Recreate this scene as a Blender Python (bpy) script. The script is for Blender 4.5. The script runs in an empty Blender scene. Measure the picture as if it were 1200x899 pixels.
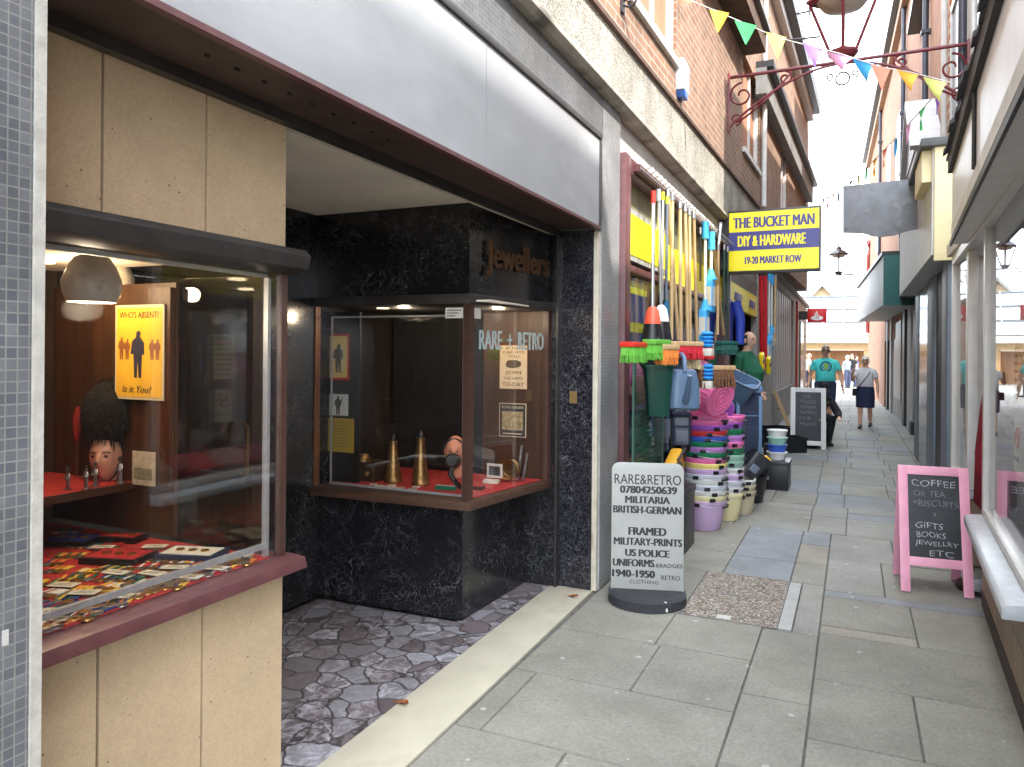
import bpy, bmesh, math, random
from mathutils import Vector, Matrix
random.seed(7)
R = math.radians
SC = bpy.context.scene
COL = SC.collection
PI = math.pi

# ------------------------------------------------------------------ camera, world, sun, exposure
CAM_H, FOC, YAW, ROLL, V0 = 1.55, 870.0, R(24.675), R(0.5), -35.99
cd = bpy.data.cameras.new('camera'); cam = bpy.data.objects.new('camera', cd); COL.objects.link(cam)
cd.sensor_fit = 'HORIZONTAL'; cd.sensor_width = 36; cd.lens = FOC / 1200 * 36
cd.shift_y = V0 / 1200; cd.clip_start = 0.05; cd.clip_end = 2000
cam.matrix_world = Matrix.Translation((0, 0, CAM_H)) @ Matrix.Rotation(YAW, 4, 'Z') @ Matrix.Rotation(R(90), 4, 'X') @ Matrix.Rotation(ROLL, 4, 'Z')
SC.camera = cam
EL, AZ = R(48.5), math.atan2(0.87, -0.49)
w = bpy.data.worlds.new('World'); SC.world = w; w.use_nodes = True
nt = w.node_tree; nt.nodes.clear()
out = nt.nodes.new('ShaderNodeOutputWorld'); bg = nt.nodes.new('ShaderNodeBackground')
sky = nt.nodes.new('ShaderNodeTexSky'); sky.sky_type = 'NISHITA'; sky.sun_disc = False
sky.sun_elevation = EL; sky.sun_rotation = AZ; sky.air_density = 1.0; sky.dust_density = 2.0; sky.ozone_density = 1.0
tc = nt.nodes.new('ShaderNodeTexCoord'); nz = nt.nodes.new('ShaderNodeTexNoise')
mp = nt.nodes.new('ShaderNodeMapping'); mp.inputs['Scale'].default_value = (1.6, 1.6, 3.2)
nz.inputs['Scale'].default_value = 2.2; nz.inputs['Detail'].default_value = 6; nz.inputs['Roughness'].default_value = .55
rp = nt.nodes.new('ShaderNodeValToRGB'); rp.color_ramp.elements[0].position = .36; rp.color_ramp.elements[1].position = .62
rp.color_ramp.elements[0].color = (.5, .5, .5, 1)
mx = nt.nodes.new('ShaderNodeMix'); mx.data_type = 'RGBA'
mx.inputs['B'].default_value = (9.6, 10.4, 11.2, 1)
nt.links.new(tc.outputs['Generated'], mp.inputs['Vector']); nt.links.new(mp.outputs[0], nz.inputs['Vector'])
nt.links.new(nz.outputs['Fac'], rp.inputs[0]); nt.links.new(rp.outputs[0], mx.inputs['Factor'])
nt.links.new(sky.outputs[0], mx.inputs['A']); nt.links.new(mx.outputs['Result'], bg.inputs['Color'])
bg.inputs['Strength'].default_value = 0.15
nt.links.new(bg.outputs[0], out.inputs[0])
sl = bpy.data.lights.new('sun', 'SUN'); sl.energy = 2.0; sl.angle = R(.6); sl.color = (1, .95, .87)
so = bpy.data.objects.new('sun', sl); COL.objects.link(so)
sd = Vector((math.sin(AZ) * math.cos(EL), math.cos(AZ) * math.cos(EL), math.sin(EL)))
so.rotation_euler = sd.to_track_quat('Z', 'Y').to_euler(); so.location = (20, -10, 30)
SC.view_settings.view_transform = 'Standard'; SC.view_settings.look = 'None'
SC.view_settings.exposure = 2.5; SC.view_settings.gamma = 1; SC.view_settings.use_curve_mapping = False
try:
    SC.cycles.max_bounces = 9; SC.cycles.diffuse_bounces = 4; SC.cycles.transparent_max_bounces = 24; SC.cycles.glossy_bounces = 4
    SC.cycles.caustics_reflective = False; SC.cycles.caustics_refractive = False; SC.cycles.sample_clamp_indirect = 6
    SC.cycles.use_denoising = True
except Exception: pass

# a point of the photograph (1200 px wide) seen on a real plane of the place
def ray(u, v):
    du, dv = u - 600, v - 449.5; c, s = math.cos(ROLL), math.sin(ROLL)
    a, b = du * c + dv * s, -du * s + dv * c
    f = Vector((-math.sin(YAW), math.cos(YAW), 0)); r = Vector((math.cos(YAW), math.sin(YAW), 0))
    d = f + r * (a / FOC); d.z = -(b - V0) / FOC
    return d
def on(u, v, x=None, y=None, z=None):
    d = ray(u, v); o = Vector((0, 0, CAM_H))
    t = x / d.x if x is not None else (y / d.y if y is not None else (z - CAM_H) / d.z)
    return o + d * t

# ------------------------------------------------------------------ materials
def s2l(c):
    return tuple((x / 12.92 if x <= .04045 else ((x + .055) / 1.055) ** 2.4) for x in [k / 255 for k in c])
_mats = {}
def base_mat(name):
    m = bpy.data.materials.new(name); m.use_nodes = True
    b = m.node_tree.nodes['Principled BSDF']
    return m, m.node_tree, b
def M(name, col, rough=.6, var=.12, scale=6.0, bump=0.0, metal=0.0, spec=.5, bscale=None, emit=None, stain=None):
    """Principled with mottled colour; col linear rgb"""
    if name in _mats: return _mats[name]
    m, t, b = base_mat(name)
    b.inputs['Roughness'].default_value = rough; b.inputs['Metallic'].default_value = metal
    b.inputs['Specular IOR Level'].default_value = spec
    tcn = t.nodes.new('ShaderNodeTexCoord'); n = t.nodes.new('ShaderNodeTexNoise')
    n.inputs['Scale'].default_value = scale; n.inputs['Detail'].default_value = 5; n.inputs['Roughness'].default_value = .62
    t.links.new(tcn.outputs['Object'], n.inputs['Vector'])
    r = t.nodes.new('ShaderNodeValToRGB'); r.color_ramp.elements[0].position = .3; r.color_ramp.elements[1].position = .7
    lo = [max(0, k * (1 - var * 1.3)) for k in col]; hi = [min(1, k * (1 + var)) for k in col]
    r.color_ramp.elements[0].color = (*lo, 1); r.color_ramp.elements[1].color = (*hi, 1)
    t.links.new(n.outputs['Fac'], r.inputs[0])
    last = r.outputs[0]
    if stain:
        n2 = t.nodes.new('ShaderNodeTexNoise'); n2.inputs['Scale'].default_value = stain[1]; n2.inputs['Detail'].default_value = 7
        mpn = t.nodes.new('ShaderNodeMapping'); mpn.inputs['Scale'].default_value = stain[3] if len(stain) > 3 else (1, 1, .35)
        t.links.new(tcn.outputs['Object'], mpn.inputs[0]); t.links.new(mpn.outputs[0], n2.inputs['Vector'])
        r2 = t.nodes.new('ShaderNodeValToRGB'); r2.color_ramp.elements[0].position = stain[2]; r2.color_ramp.elements[1].position = min(1, stain[2] + .16)
        mm = t.nodes.new('ShaderNodeMix'); mm.data_type = 'RGBA'; mm.inputs['B'].default_value = (*stain[0], 1)
        t.links.new(n2.outputs['Fac'], r2.inputs[0]); t.links.new(r2.outputs[0], mm.inputs['Factor']); t.links.new(last, mm.inputs['A']); last = mm.outputs['Result']
    t.links.new(last, b.inputs['Base Color'])
    if bump:
        n3 = t.nodes.new('ShaderNodeTexNoise'); n3.inputs['Scale'].default_value = bscale or scale * 6; n3.inputs['Detail'].default_value = 3
        t.links.new(tcn.outputs['Object'], n3.inputs['Vector'])
        bp = t.nodes.new('ShaderNodeBump'); bp.inputs['Strength'].default_value = bump; bp.inputs['Distance'].default_value = .01
        t.links.new(n3.outputs['Fac'], bp.inputs['Height']); t.links.new(bp.outputs[0], b.inputs['Normal'])
    if emit:
        b.inputs['Emission Color'].default_value = (*emit[0], 1); b.inputs['Emission Strength'].default_value = emit[1]
    _mats[name] = m
    return m
def P(name, rgb, **k): return M(name, s2l(rgb), **k)

def planar(t, axes):
    """object coordinates flattened onto two axes, e.g. 'yz'"""
    tcn = t.nodes.new('ShaderNodeTexCoord'); sx = t.nodes.new('ShaderNodeSeparateXYZ'); cb = t.nodes.new('ShaderNodeCombineXYZ')
    t.links.new(tcn.outputs['Object'], sx.inputs[0])
    t.links.new(sx.outputs['XYZ'.index(axes[0].upper())], cb.inputs[0]); t.links.new(sx.outputs['XYZ'.index(axes[1].upper())], cb.inputs[1])
    return tcn, cb.outputs[0]
def brick_mat(name, c1, c2, mortar, axes, bw=.225, bh=.075, ms=.011, rough=.85, offset=.5, bump=.35, stain=None, noise=.25):
    m, t, b = base_mat(name)
    tcn, vec = planar(t, axes)
    br = t.nodes.new('ShaderNodeTexBrick'); br.offset = offset
    br.inputs['Scale'].default_value = 1; br.inputs['Brick Width'].default_value = bw; br.inputs['Row Height'].default_value = bh
    br.inputs['Mortar Size'].default_value = ms; br.inputs['Mortar Smooth'].default_value = .15; br.inputs['Bias'].default_value = -.1
    br.inputs['Color1'].default_value = (*c1, 1); br.inputs['Color2'].default_value = (*c2, 1); br.inputs['Mortar'].default_value = (*mortar, 1)
    t.links.new(vec, br.inputs['Vector'])
    n = t.nodes.new('ShaderNodeTexNoise'); n.inputs['Scale'].default_value = 2.3; n.inputs['Detail'].default_value = 8; n.inputs['Roughness'].default_value = .7
    t.links.new(tcn.outputs['Object'], n.inputs['Vector'])
    mr = t.nodes.new('ShaderNodeMapRange'); mr.inputs['From Min'].default_value = .3; mr.inputs['From Max'].default_value = .7
    mr.inputs['To Min'].default_value = 1 - noise; mr.inputs['To Max'].default_value = 1 + noise
    t.links.new(n.outputs['Fac'], mr.inputs['Value'])
    mu = t.nodes.new('ShaderNodeMix'); mu.data_type = 'RGBA'; mu.blend_type = 'MULTIPLY'; mu.inputs['Factor'].default_value = 1
    t.links.new(br.outputs['Color'], mu.inputs['A']); t.links.new(mr.outputs[0], mu.inputs['B'])
    last = mu.outputs['Result']
    if stain:
        n2 = t.nodes.new('ShaderNodeTexNoise'); n2.inputs['Scale'].default_value = stain[1]; n2.inputs['Detail'].default_value = 6
        t.links.new(tcn.outputs['Object'], n2.inputs['Vector'])
        r2 = t.nodes.new('ShaderNodeValToRGB'); r2.color_ramp.elements[0].position = stain[2]; r2.color_ramp.elements[1].position = stain[2] + .2
        r2.color_ramp.elements[1].color = (.6, .6, .6, 1)
        mm = t.nodes.new('ShaderNodeMix'); mm.data_type = 'RGBA'; mm.inputs['B'].default_value = (*stain[0], 1)
        t.links.new(n2.outputs['Fac'], r2.inputs[0]); t.links.new(r2.outputs[0], mm.inputs['Factor']); t.links.new(last, mm.inputs['A']); last = mm.outputs['Result']
    t.links.new(last, b.inputs['Base Color'])
    b.inputs['Roughness'].default_value = rough
    bp = t.nodes.new('ShaderNodeBump'); bp.inputs['Strength'].default_value = bump; bp.inputs['Distance'].default_value = .008; bp.invert = True
    t.links.new(br.outputs['Fac'], bp.inputs['Height']); t.links.new(bp.outputs[0], b.inputs['Normal'])
    return m
def marble_mat(name, veins=.5, scale=1.0, base=(.010, .010, .012)):
    m, t, b = base_mat(name)
    tcn = t.nodes.new('ShaderNodeTexCoord')
    n = t.nodes.new('ShaderNodeTexNoise'); n.inputs['Scale'].default_value = 5 * scale; n.inputs['Detail'].default_value = 5
    t.links.new(tcn.outputs['Object'], n.inputs['Vector'])
    ad = t.nodes.new('ShaderNodeMix'); ad.data_type = 'RGBA'; ad.blend_type = 'ADD'; ad.inputs['Factor'].default_value = .5
    t.links.new(tcn.outputs['Object'], ad.inputs['A']); t.links.new(n.outputs['Color'], ad.inputs['B'])
    vals = []
    for sc_, th in ((6.5 * scale, .016), (15 * scale, .022)):
        v = t.nodes.new('ShaderNodeTexVoronoi'); v.feature = 'DISTANCE_TO_EDGE'; v.inputs['Scale'].default_value = sc_
        t.links.new(ad.outputs['Result'], v.inputs['Vector'])
        mr = t.nodes.new('ShaderNodeMapRange'); mr.inputs['From Min'].default_value = 0; mr.inputs['From Max'].default_value = th
        mr.inputs['To Min'].default_value = 1; mr.inputs['To Max'].default_value = 0
        t.links.new(v.outputs['Distance'], mr.inputs['Value']); vals.append(mr.outputs[0])
    n2 = t.nodes.new('ShaderNodeTexNoise'); n2.inputs['Scale'].default_value = 3.1 * scale; n2.inputs['Detail'].default_value = 6; n2.inputs['Roughness'].default_value = .7
    t.links.new(tcn.outputs['Object'], n2.inputs['Vector'])
    r2 = t.nodes.new('ShaderNodeMapRange'); r2.inputs['From Min'].default_value = .55 - veins * .3; r2.inputs['From Max'].default_value = .85 - veins * .25
    t.links.new(n2.outputs['Fac'], r2.inputs['Value'])
    mxv = t.nodes.new('ShaderNodeMath'); mxv.operation = 'MAXIMUM'; t.links.new(vals[0], mxv.inputs[0]); t.links.new(vals[1], mxv.inputs[1])
    mu = t.nodes.new('ShaderNodeMath'); mu.operation = 'MULTIPLY'; t.links.new(mxv.outputs[0], mu.inputs[0]); t.links.new(r2.outputs[0], mu.inputs[1])
    mm = t.nodes.new('ShaderNodeMix'); mm.data_type = 'RGBA'; mm.inputs['A'].default_value = (*base, 1); mm.inputs['B'].default_value = (.23, .23, .245, 1)
    nn = t.nodes.new('ShaderNodeTexNoise'); nn.inputs['Scale'].default_value = 12 * scale; nn.inputs['Detail'].default_value = 8; nn.inputs['Distortion'].default_value = 2.5
    t.links.new(tcn.outputs['Object'], nn.inputs['Vector'])
    wr = t.nodes.new('ShaderNodeMapRange'); wr.inputs['From Min'].default_value = .58; wr.inputs['From Max'].default_value = .85; wr.inputs['To Max'].default_value = .13; t.links.new(nn.outputs['Fac'], wr.inputs['Value'])
    ms2 = t.nodes.new('ShaderNodeMath'); ms2.operation = 'MAXIMUM'; t.links.new(mu.outputs[0], ms2.inputs[0]); t.links.new(wr.outputs[0], ms2.inputs[1])
    t.links.new(ms2.outputs[0], mm.inputs['Factor']); t.links.new(mm.outputs['Result'], b.inputs['Base Color'])
    b.inputs['Roughness'].default_value = .16
    return m
def glass_mat(name='window_glass', tint=(1, 1, 1), ior=1.5, rough=0.0):
    if name in _mats: return _mats[name]
    m = bpy.data.materials.new(name); m.use_nodes = True; t = m.node_tree; t.nodes.clear()
    o = t.nodes.new('ShaderNodeOutputMaterial'); tr = t.nodes.new('ShaderNodeBsdfTransparent'); gl = t.nodes.new('ShaderNodeBsdfGlossy')
    fr = t.nodes.new('ShaderNodeFresnel'); ge = t.nodes.new('ShaderNodeNewGeometry'); mi = t.nodes.new('ShaderNodeMapRange')
    mi.inputs['To Min'].default_value = ior; mi.inputs['To Max'].default_value = 1 / ior   # same reflectance from both sides of the pane
    t.links.new(ge.outputs['Backfacing'], mi.inputs['Value']); t.links.new(mi.outputs[0], fr.inputs['IOR']); mxn = t.nodes.new('ShaderNodeMixShader')
    tr.inputs['Color'].default_value = (*tint, 1); gl.inputs['Roughness'].default_value = rough
    t.links.new(fr.outputs[0], mxn.inputs[0]); t.links.new(tr.outputs[0], mxn.inputs[1]); t.links.new(gl.outputs[0], mxn.inputs[2])
    t.links.new(mxn.outputs[0], o.inputs[0]); _mats[name] = m
    return m
def emit_mat(name, col, s):
    if name in _mats: return _mats[name]
    m = bpy.data.materials.new(name); m.use_nodes = True; t = m.node_tree; t.nodes.clear()
    o = t.nodes.new('ShaderNodeOutputMaterial'); e = t.nodes.new('ShaderNodeEmission')
    e.inputs[0].default_value = (*col, 1); e.inputs[1].default_value = s; t.links.new(e.outputs[0], o.inputs[0]); _mats[name] = m
    return m
def wood_mat(name, c1, c2, axis='z', rough=.5, scale=9):
    m, t, b = base_mat(name)
    tcn = t.nodes.new('ShaderNodeTexCoord'); mpn = t.nodes.new('ShaderNodeMapping')
    s = [scale, scale, scale]; s['xyz'.index(axis)] = scale * .07; mpn.inputs['Scale'].default_value = s
    n = t.nodes.new('ShaderNodeTexNoise'); n.inputs['Scale'].default_value = 3; n.inputs['Detail'].default_value = 6; n.inputs['Distortion'].default_value = .6
    t.links.new(tcn.outputs['Object'], mpn.inputs[0]); t.links.new(mpn.outputs[0], n.inputs['Vector'])
    r = t.nodes.new('ShaderNodeValToRGB'); r.color_ramp.elements[0].position = .35; r.color_ramp.elements[1].position = .65
    r.color_ramp.elements[0].color = (*c1, 1); r.color_ramp.elements[1].color = (*c2, 1)
    t.links.new(n.outputs['Fac'], r.inputs[0]); t.links.new(r.outputs[0], b.inputs['Base Color']); b.inputs['Roughness'].default_value = rough
    return m

# ------------------------------------------------------------------ mesh helpers
class MB:
    def __init__(s): s.v = []; s.f = []; s.c = []; s.cur = None
    def add(s, vs, fs):
        o = len(s.v); s.v += [Vector(p) for p in vs]; s.f += [tuple(i + o for i in f) for f in fs]; s.c += [s.cur] * len(fs); return s
    def box(s, x0, x1, y0, y1, z0, z1):
        x0, x1 = min(x0, x1), max(x0, x1); y0, y1 = min(y0, y1), max(y0, y1); z0, z1 = min(z0, z1), max(z0, z1)
        return s.add([(x0, y0, z0), (x1, y0, z0), (x1, y1, z0), (x0, y1, z0), (x0, y0, z1), (x1, y0, z1), (x1, y1, z1), (x0, y1, z1)],
                     [(0, 3, 2, 1), (4, 5, 6, 7), (0, 1, 5, 4), (1, 2, 6, 5), (2, 3, 7, 6), (3, 0, 4, 7)])
    def boxm(s, mat, sx, sy, sz):
        b = MB().box(-sx / 2, sx / 2, -sy / 2, sy / 2, -sz / 2, sz / 2)
        return s.add([mat @ p for p in b.v], b.f)
    def slab(s, pts, vec):
        n = len(pts); vec = Vector(vec); a = [Vector(p) for p in pts]; b = [p + vec for p in a]
        return s.add(a + b, [tuple(range(n))[::-1], tuple(range(n, 2 * n))] + [(i, (i + 1) % n, n + (i + 1) % n, n + i) for i in range(n)])
    def prism(s, xy, z0, z1): return s.slab([(p[0], p[1], z0) for p in xy], (0, 0, z1 - z0))
    def tube(s, pts, r, n=8, closed=False, caps=True):
        pts = [Vector(p) for p in pts]; k = len(pts)
        rs = r if isinstance(r, (list, tuple)) else [r] * k
        rings = []; prev = None
        for i, p in enumerate(pts):
            if closed: tan = pts[(i + 1) % k] - pts[i - 1]
            else: tan = pts[min(i + 1, k - 1)] - pts[max(i - 1, 0)]
            tan.normalize()
            if prev is None:
                up = Vector((0, 0, 1)) if abs(tan.z) < .9 else Vector((1, 0, 0))
                a = tan.cross(up).normalized()
            else:
                a = (prev - tan * prev.dot(tan)).normalized()
            prev = a; b = tan.cross(a)
            rr = rs[i]; ra, rb = rr if isinstance(rr, (list, tuple)) else (rr, rr)
            rings.append([p + a * math.cos(2 * PI * j / n) * ra + b * math.sin(2 * PI * j / n) * rb for j in range(n)])
        vs = [q for rg in rings for q in rg]; fs = []
        for i in range(k if closed else k - 1):
            for j in range(n):
                i2 = (i + 1) % k
                fs.append((i * n + j, i * n + (j + 1) % n, i2 * n + (j + 1) % n, i2 * n + j))
        if caps and not closed: fs += [tuple(range(n))[::-1], tuple(range((k - 1) * n, k * n))]
        return s.add(vs, fs)
    def lathe(s, prof, c=(0, 0, 0), n=24, mat=None, caps=True, sq=0):
        """prof: list of (r, z)"""
        vs = []; fs = []; c = Vector(c)
        for (r, z) in prof:
            for j in range(n):
                a = 2 * PI * j / n; cx, cy = math.cos(a), math.sin(a)
                if sq:
                    q = (abs(cx) ** sq + abs(cy) ** sq) ** (-1 / sq); cx *= q; cy *= q
                p = Vector((r * cx, r * cy, z)); vs.append((mat @ p if mat else p) + c)
        k = len(prof)
        for i in range(k - 1):
            for j in range(n): fs.append((i * n + j, i * n + (j + 1) % n, (i + 1) * n + (j + 1) % n, (i + 1) * n + j))
        if caps: fs += [tuple(range(n))[::-1], tuple(range((k - 1) * n, k * n))]
        return s.add(vs, fs)
    def ball(s, c, r, n=16, m=10):
        rx, ry, rz = r if isinstance(r, (list, tuple)) else (r, r, r); c = Vector(c)
        vs = [c + Vector((0, 0, -rz))]; fs = []
        for i in range(1, m):
            t = -PI / 2 + PI * i / m
            for j in range(n):
                a = 2 * PI * j / n; vs.append(c + Vector((rx * math.cos(t) * math.cos(a), ry * math.cos(t) * math.sin(a), rz * math.sin(t))))
        vs.append(c + Vector((0, 0, rz)))
        for j in range(n): fs.append((0, 1 + (j + 1) % n, 1 + j))
        for i in range(m - 2):
            for j in range(n): fs.append((1 + i * n + j, 1 + i * n + (j + 1) % n, 1 + (i + 1) * n + (j + 1) % n, 1 + (i + 1) * n + j))
        o = 1 + (m - 2) * n
        for j in range(n): fs.append((o + j, o + (j + 1) % n, len(vs) - 1))
        return s.add(vs, fs)
    def mesh(s, name, off=Vector((0, 0, 0))):
        me = bpy.data.meshes.new(name); me.from_pydata([p - off for p in s.v], [], s.f); me.validate(clean_customdata=False)
        bm = bmesh.new(); bm.from_mesh(me); bmesh.ops.recalc_face_normals(bm, faces=bm.faces); bm.to_mesh(me); bm.free()
        return me
    def xf(s, mat): s.v = [mat @ p for p in s.v]; return s
    def build(s, name, mat, parent=None, smooth=None, bevel=0, label=None):
        off = Vector((0, 0, 0)); q = parent
        while q is not None: off = off + q.location; q = q.parent
        me = s.mesh(name, off)
        if bevel:
            bm = bmesh.new(); bm.from_mesh(me)
            es = [e for e in bm.edges if len(e.link_faces) == 2 and e.calc_face_angle(0) > .6]
            bmesh.ops.bevel(bm, geom=es, offset=bevel, segments=2, affect='EDGES', profile=.6, clamp_overlap=True)
            bm.to_mesh(me); bm.free()
        if smooth or bevel:
            me.polygons.foreach_set('use_smooth', [True] * len(me.polygons)); me.set_sharp_from_angle(angle=R(smooth if smooth else 38))
        me.materials.append(mat)
        o = bpy.data.objects.new(name, me); COL.objects.link(o)
        if parent: o.parent = parent
        if label: o['label'] = label
        return o
def thing(name, label, cat, loc=(0, 0, 0), group=None):
    o = bpy.data.objects.new(name, None); COL.objects.link(o); o.location = loc; o.empty_display_size = .1
    o['label'] = label; o['category'] = cat
    if group: o['group'] = group
    return o
def tag(o, label, cat, group=None):
    o['label'] = label; o['category'] = cat
    if group: o['group'] = group
    return o
def struct(o, kind='structure'): o['kind'] = kind; return o
def copy_tree(o, parent=None):
    c = o.copy(); COL.objects.link(c)
    if parent is not None: c.parent = parent
    for ch in list(o.children): copy_tree(ch, c)
    return c
def B(*a): return MB().box(*a)
def grow(objs):
    return objs
def shape_obj(mb, mods):
    """mesh data after modifiers such as a voxel remesh"""
    me = mb.mesh('tmp'); o = bpy.data.objects.new('tmp', me); COL.objects.link(o)
    for typ, kw in mods:
        md = o.modifiers.new(typ, typ)
        for k, v in kw.items(): setattr(md, k, v)
    dg = bpy.context.evaluated_depsgraph_get(); dg.update()
    res = bpy.data.meshes.new_from_object(o.evaluated_get(dg)); bpy.data.objects.remove(o); bpy.data.meshes.remove(me)
    return res
def merged(mb, name, mat, parent, voxel=.01, smooth_it=4):
    off = Vector((0, 0, 0)); q = parent
    while q is not None: off = off + q.location; q = q.parent
    mb.v = [p - off for p in mb.v]
    me = shape_obj(mb, [('REMESH', dict(mode='VOXEL', voxel_size=voxel)), ('SMOOTH', dict(factor=.5, iterations=smooth_it))])
    me.materials.clear(); me.materials.append(mat); me.polygons.foreach_set('use_smooth', [True] * len(me.polygons)); me.name = name
    o = bpy.data.objects.new(name, me); COL.objects.link(o)
    if parent: o.parent = parent
    return o

# lettering: real extruded letters laid on a surface. origin = centre of the line, right/up unit vectors
def letters(s, origin, right, up, h, width=None, bold=0.0, depth=.0015, shear=0.0, mb=None, jitter=0):
    mb = mb or MB()
    right, up = Vector(right).normalized(), Vector(up).normalized(); nrm = right.cross(up)
    def glyphs(txt):
        cu = bpy.data.curves.new('t', 'FONT'); cu.body = txt; cu.size = 1; cu.offset = min(bold, 0); cu.shear = shear; cu.extrude = .01; cu.resolution_u = 3
        cu.align_x = 'LEFT'
        o = bpy.data.objects.new('t', cu); COL.objects.link(o); dg = bpy.context.evaluated_depsgraph_get(); dg.update()
        me = bpy.data.meshes.new_from_object(o.evaluated_get(dg)); bpy.data.objects.remove(o); bpy.data.curves.remove(cu)
        vs = [v.co.copy() for v in me.vertices]; fs = [tuple(p.vertices) for p in me.polygons]; bpy.data.meshes.remove(me)
        return vs, fs
    vs, fs = glyphs(s)
    if not vs: return mb
    x0 = min(p.x for p in vs); x1 = max(p.x for p in vs); y0 = min(p.y for p in vs); y1 = max(p.y for p in vs)
    sy = h / (y1 - y0); sx = (width / (x1 - x0)) if width else sy
    o = Vector(origin)
    rnd = random.Random(len(s) * 31 + int(h * 9999))
    ph = rnd.random() * 6
    bolds = (0,) if bold <= .012 else ((-.5, 0, .5) if bold < .02 else (-1, -.5, 0, .5, 1))
    vs0 = vs
    for bi, bx_ in enumerate(bolds):
      outv = []
      for p in vs0:
        X = (p.x - (x0 + x1) / 2) * sx + bx_ * bold * 1.15 * sx; Y = (p.y - (y0 + y1) / 2) * sy
        if jitter: Y += jitter * h * math.sin(X / h * 1.7 + ph) ; X += jitter * h * .6 * math.sin(Y / h * 4 + X / h * 2 + ph)
        outv.append(o + right * X + up * Y + nrm * ((p.z + .01) / .02 * depth + .0006 + .00012 * bi))
      mb.add(outv, fs)
    return mb

# ================================================================== SETTING: ground
m, t, b = base_mat('slab_stone')
tcn = t.nodes.new('ShaderNodeTexCoord'); at_ = t.nodes.new('ShaderNodeAttribute'); at_.attribute_name = 'tone'
def ramp_noise(t, tcn, sc, lo, hi, p0, p1, det=6, rough=.65):
    n = t.nodes.new('ShaderNodeTexNoise'); n.inputs['Scale'].default_value = sc; n.inputs['Detail'].default_value = det; n.inputs['Roughness'].default_value = rough
    t.links.new(tcn.outputs['Object'], n.inputs['Vector'])
    r = t.nodes.new('ShaderNodeMapRange'); r.inputs['From Min'].default_value = p0; r.inputs['From Max'].default_value = p1
    r.inputs['To Min'].default_value = lo; r.inputs['To Max'].default_value = hi; t.links.new(n.outputs['Fac'], r.inputs['Value']); return n, r
def mixc(t, a, bcol, fac, blend='MIX'):
    mm = t.nodes.new('ShaderNodeMix'); mm.data_type = 'RGBA'; mm.blend_type = blend
    for sock, val in (('A', a), ('B', bcol), ('Factor', fac)):
        if isinstance(val, tuple): mm.inputs[sock].default_value = (*val, 1)
        elif isinstance(val, (int, float)): mm.inputs[sock].default_value = val
        else: t.links.new(val, mm.inputs[sock])
    return mm.outputs['Result']
_, big = ramp_noise(t, tcn, 1.3, .72, 1.24, .3, .7, 8, .72)
_, fine = ramp_noise(t, tcn, 55, .82, 1.16, .3, .7, 3)
c = mixc(t, at_.outputs['Color'], big.outputs[0], 1.0, 'MULTIPLY'); c = mixc(t, c, fine.outputs[0], 1.0, 'MULTIPLY')
# green grime
_, gr = ramp_noise(t, tcn, .9, 0, .5, .5, .75); c = mixc(t, c, (.15, .15, .105), gr.outputs[0])
# trodden pale chewing gum spots
vo = t.nodes.new('ShaderNodeTexVoronoi'); vo.voronoi_dimensions = '2D'; vo.inputs['Scale'].default_value = 3.3; t.links.new(tcn.outputs['Object'], vo.inputs['Vector'])
wn = t.nodes.new('ShaderNodeTexWhiteNoise'); t.links.new(vo.outputs['Position'], wn.inputs['Vector'])
thr = t.nodes.new('ShaderNodeMath'); thr.operation = 'MULTIPLY'; thr.inputs[1].default_value = .085; t.links.new(wn.outputs['Value'], thr.inputs[0])
thr2 = t.nodes.new('ShaderNodeMath'); thr2.operation = 'SUBTRACT'; thr2.inputs[1].default_value = .022; t.links.new(thr.outputs[0], thr2.inputs[0])
lt = t.nodes.new('ShaderNodeMath'); lt.operation = 'LESS_THAN'; t.links.new(vo.outputs['Distance'], lt.inputs[0]); t.links.new(thr2.outputs[0], lt.inputs[1])
sc_ = t.nodes.new('ShaderNodeMath'); sc_.operation = 'MULTIPLY'; sc_.inputs[1].default_value = .42; t.links.new(lt.outputs[0], sc_.inputs[0])
c = mixc(t, c, (.55, .54, .49), sc_.outputs[0])
t.links.new(c, b.inputs['Base Color']); b.inputs['Roughness'].default_value = .72; b.inputs['Specular IOR Level'].default_value = .35
nb = t.nodes.new('ShaderNodeTexNoise'); nb.inputs['Scale'].default_value = 60; nb.inputs['Detail'].default_value = 4; t.links.new(tcn.outputs['Object'], nb.inputs['Vector'])
bp = t.nodes.new('ShaderNodeBump'); bp.inputs['Strength'].default_value = .25; bp.inputs['Distance'].default_value = .006
t.links.new(nb.outputs['Fac'], bp.inputs['Height']); t.links.new(bp.outputs[0], b.inputs['Normal'])
SLAB = m

GREEN, GREY, BLUE, WARM = (.238, .226, .19), (.25, .242, .218), (.225, .234, .247), (.285, .255, .212)
slabs = []
def sl_(x0, x1, y0, y1, col=GREEN):
    q = random.uniform(.92, 1.08); slabs.append((x0, x1, y0, y1, tuple(k * q for k in col)))
for y0, y1 in ((-6, -4.9), (-4.9, -4.0), (-4.0, -3.0), (-3.0, -2.2), (-2.2, -1.3), (-1.3, -.4), (-.4, .5), (.5, 1.2), (1.2, 2.05)):
    k = random.uniform(-1.0, -.5); sl_(-1.5, k, y0, y1); sl_(k, -.1, y0, y1); sl_(-.1, .74, y0, y1)
sl_(-1.5, -1.0, 2.05, 2.72); sl_(-1.0, -.455, 2.05, 2.72)
sl_(-1.5, -1.38, 2.72, 3.33); sl_(-1.38, -.455, 2.72, 3.33)
sl_(-1.5, -.92, 3.33, 3.93); sl_(-.92, -.455, 3.33, 3.93); sl_(-1.5, -.95, 3.93, 4.45); sl_(-.95, -.455, 3.93, 4.45)
sl_(-.455, -.16, 2.05, 2.9); sl_(-.455, -.16, 2.9, 3.54); sl_(-.455, -.16, 3.54, 4.43)
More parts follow.
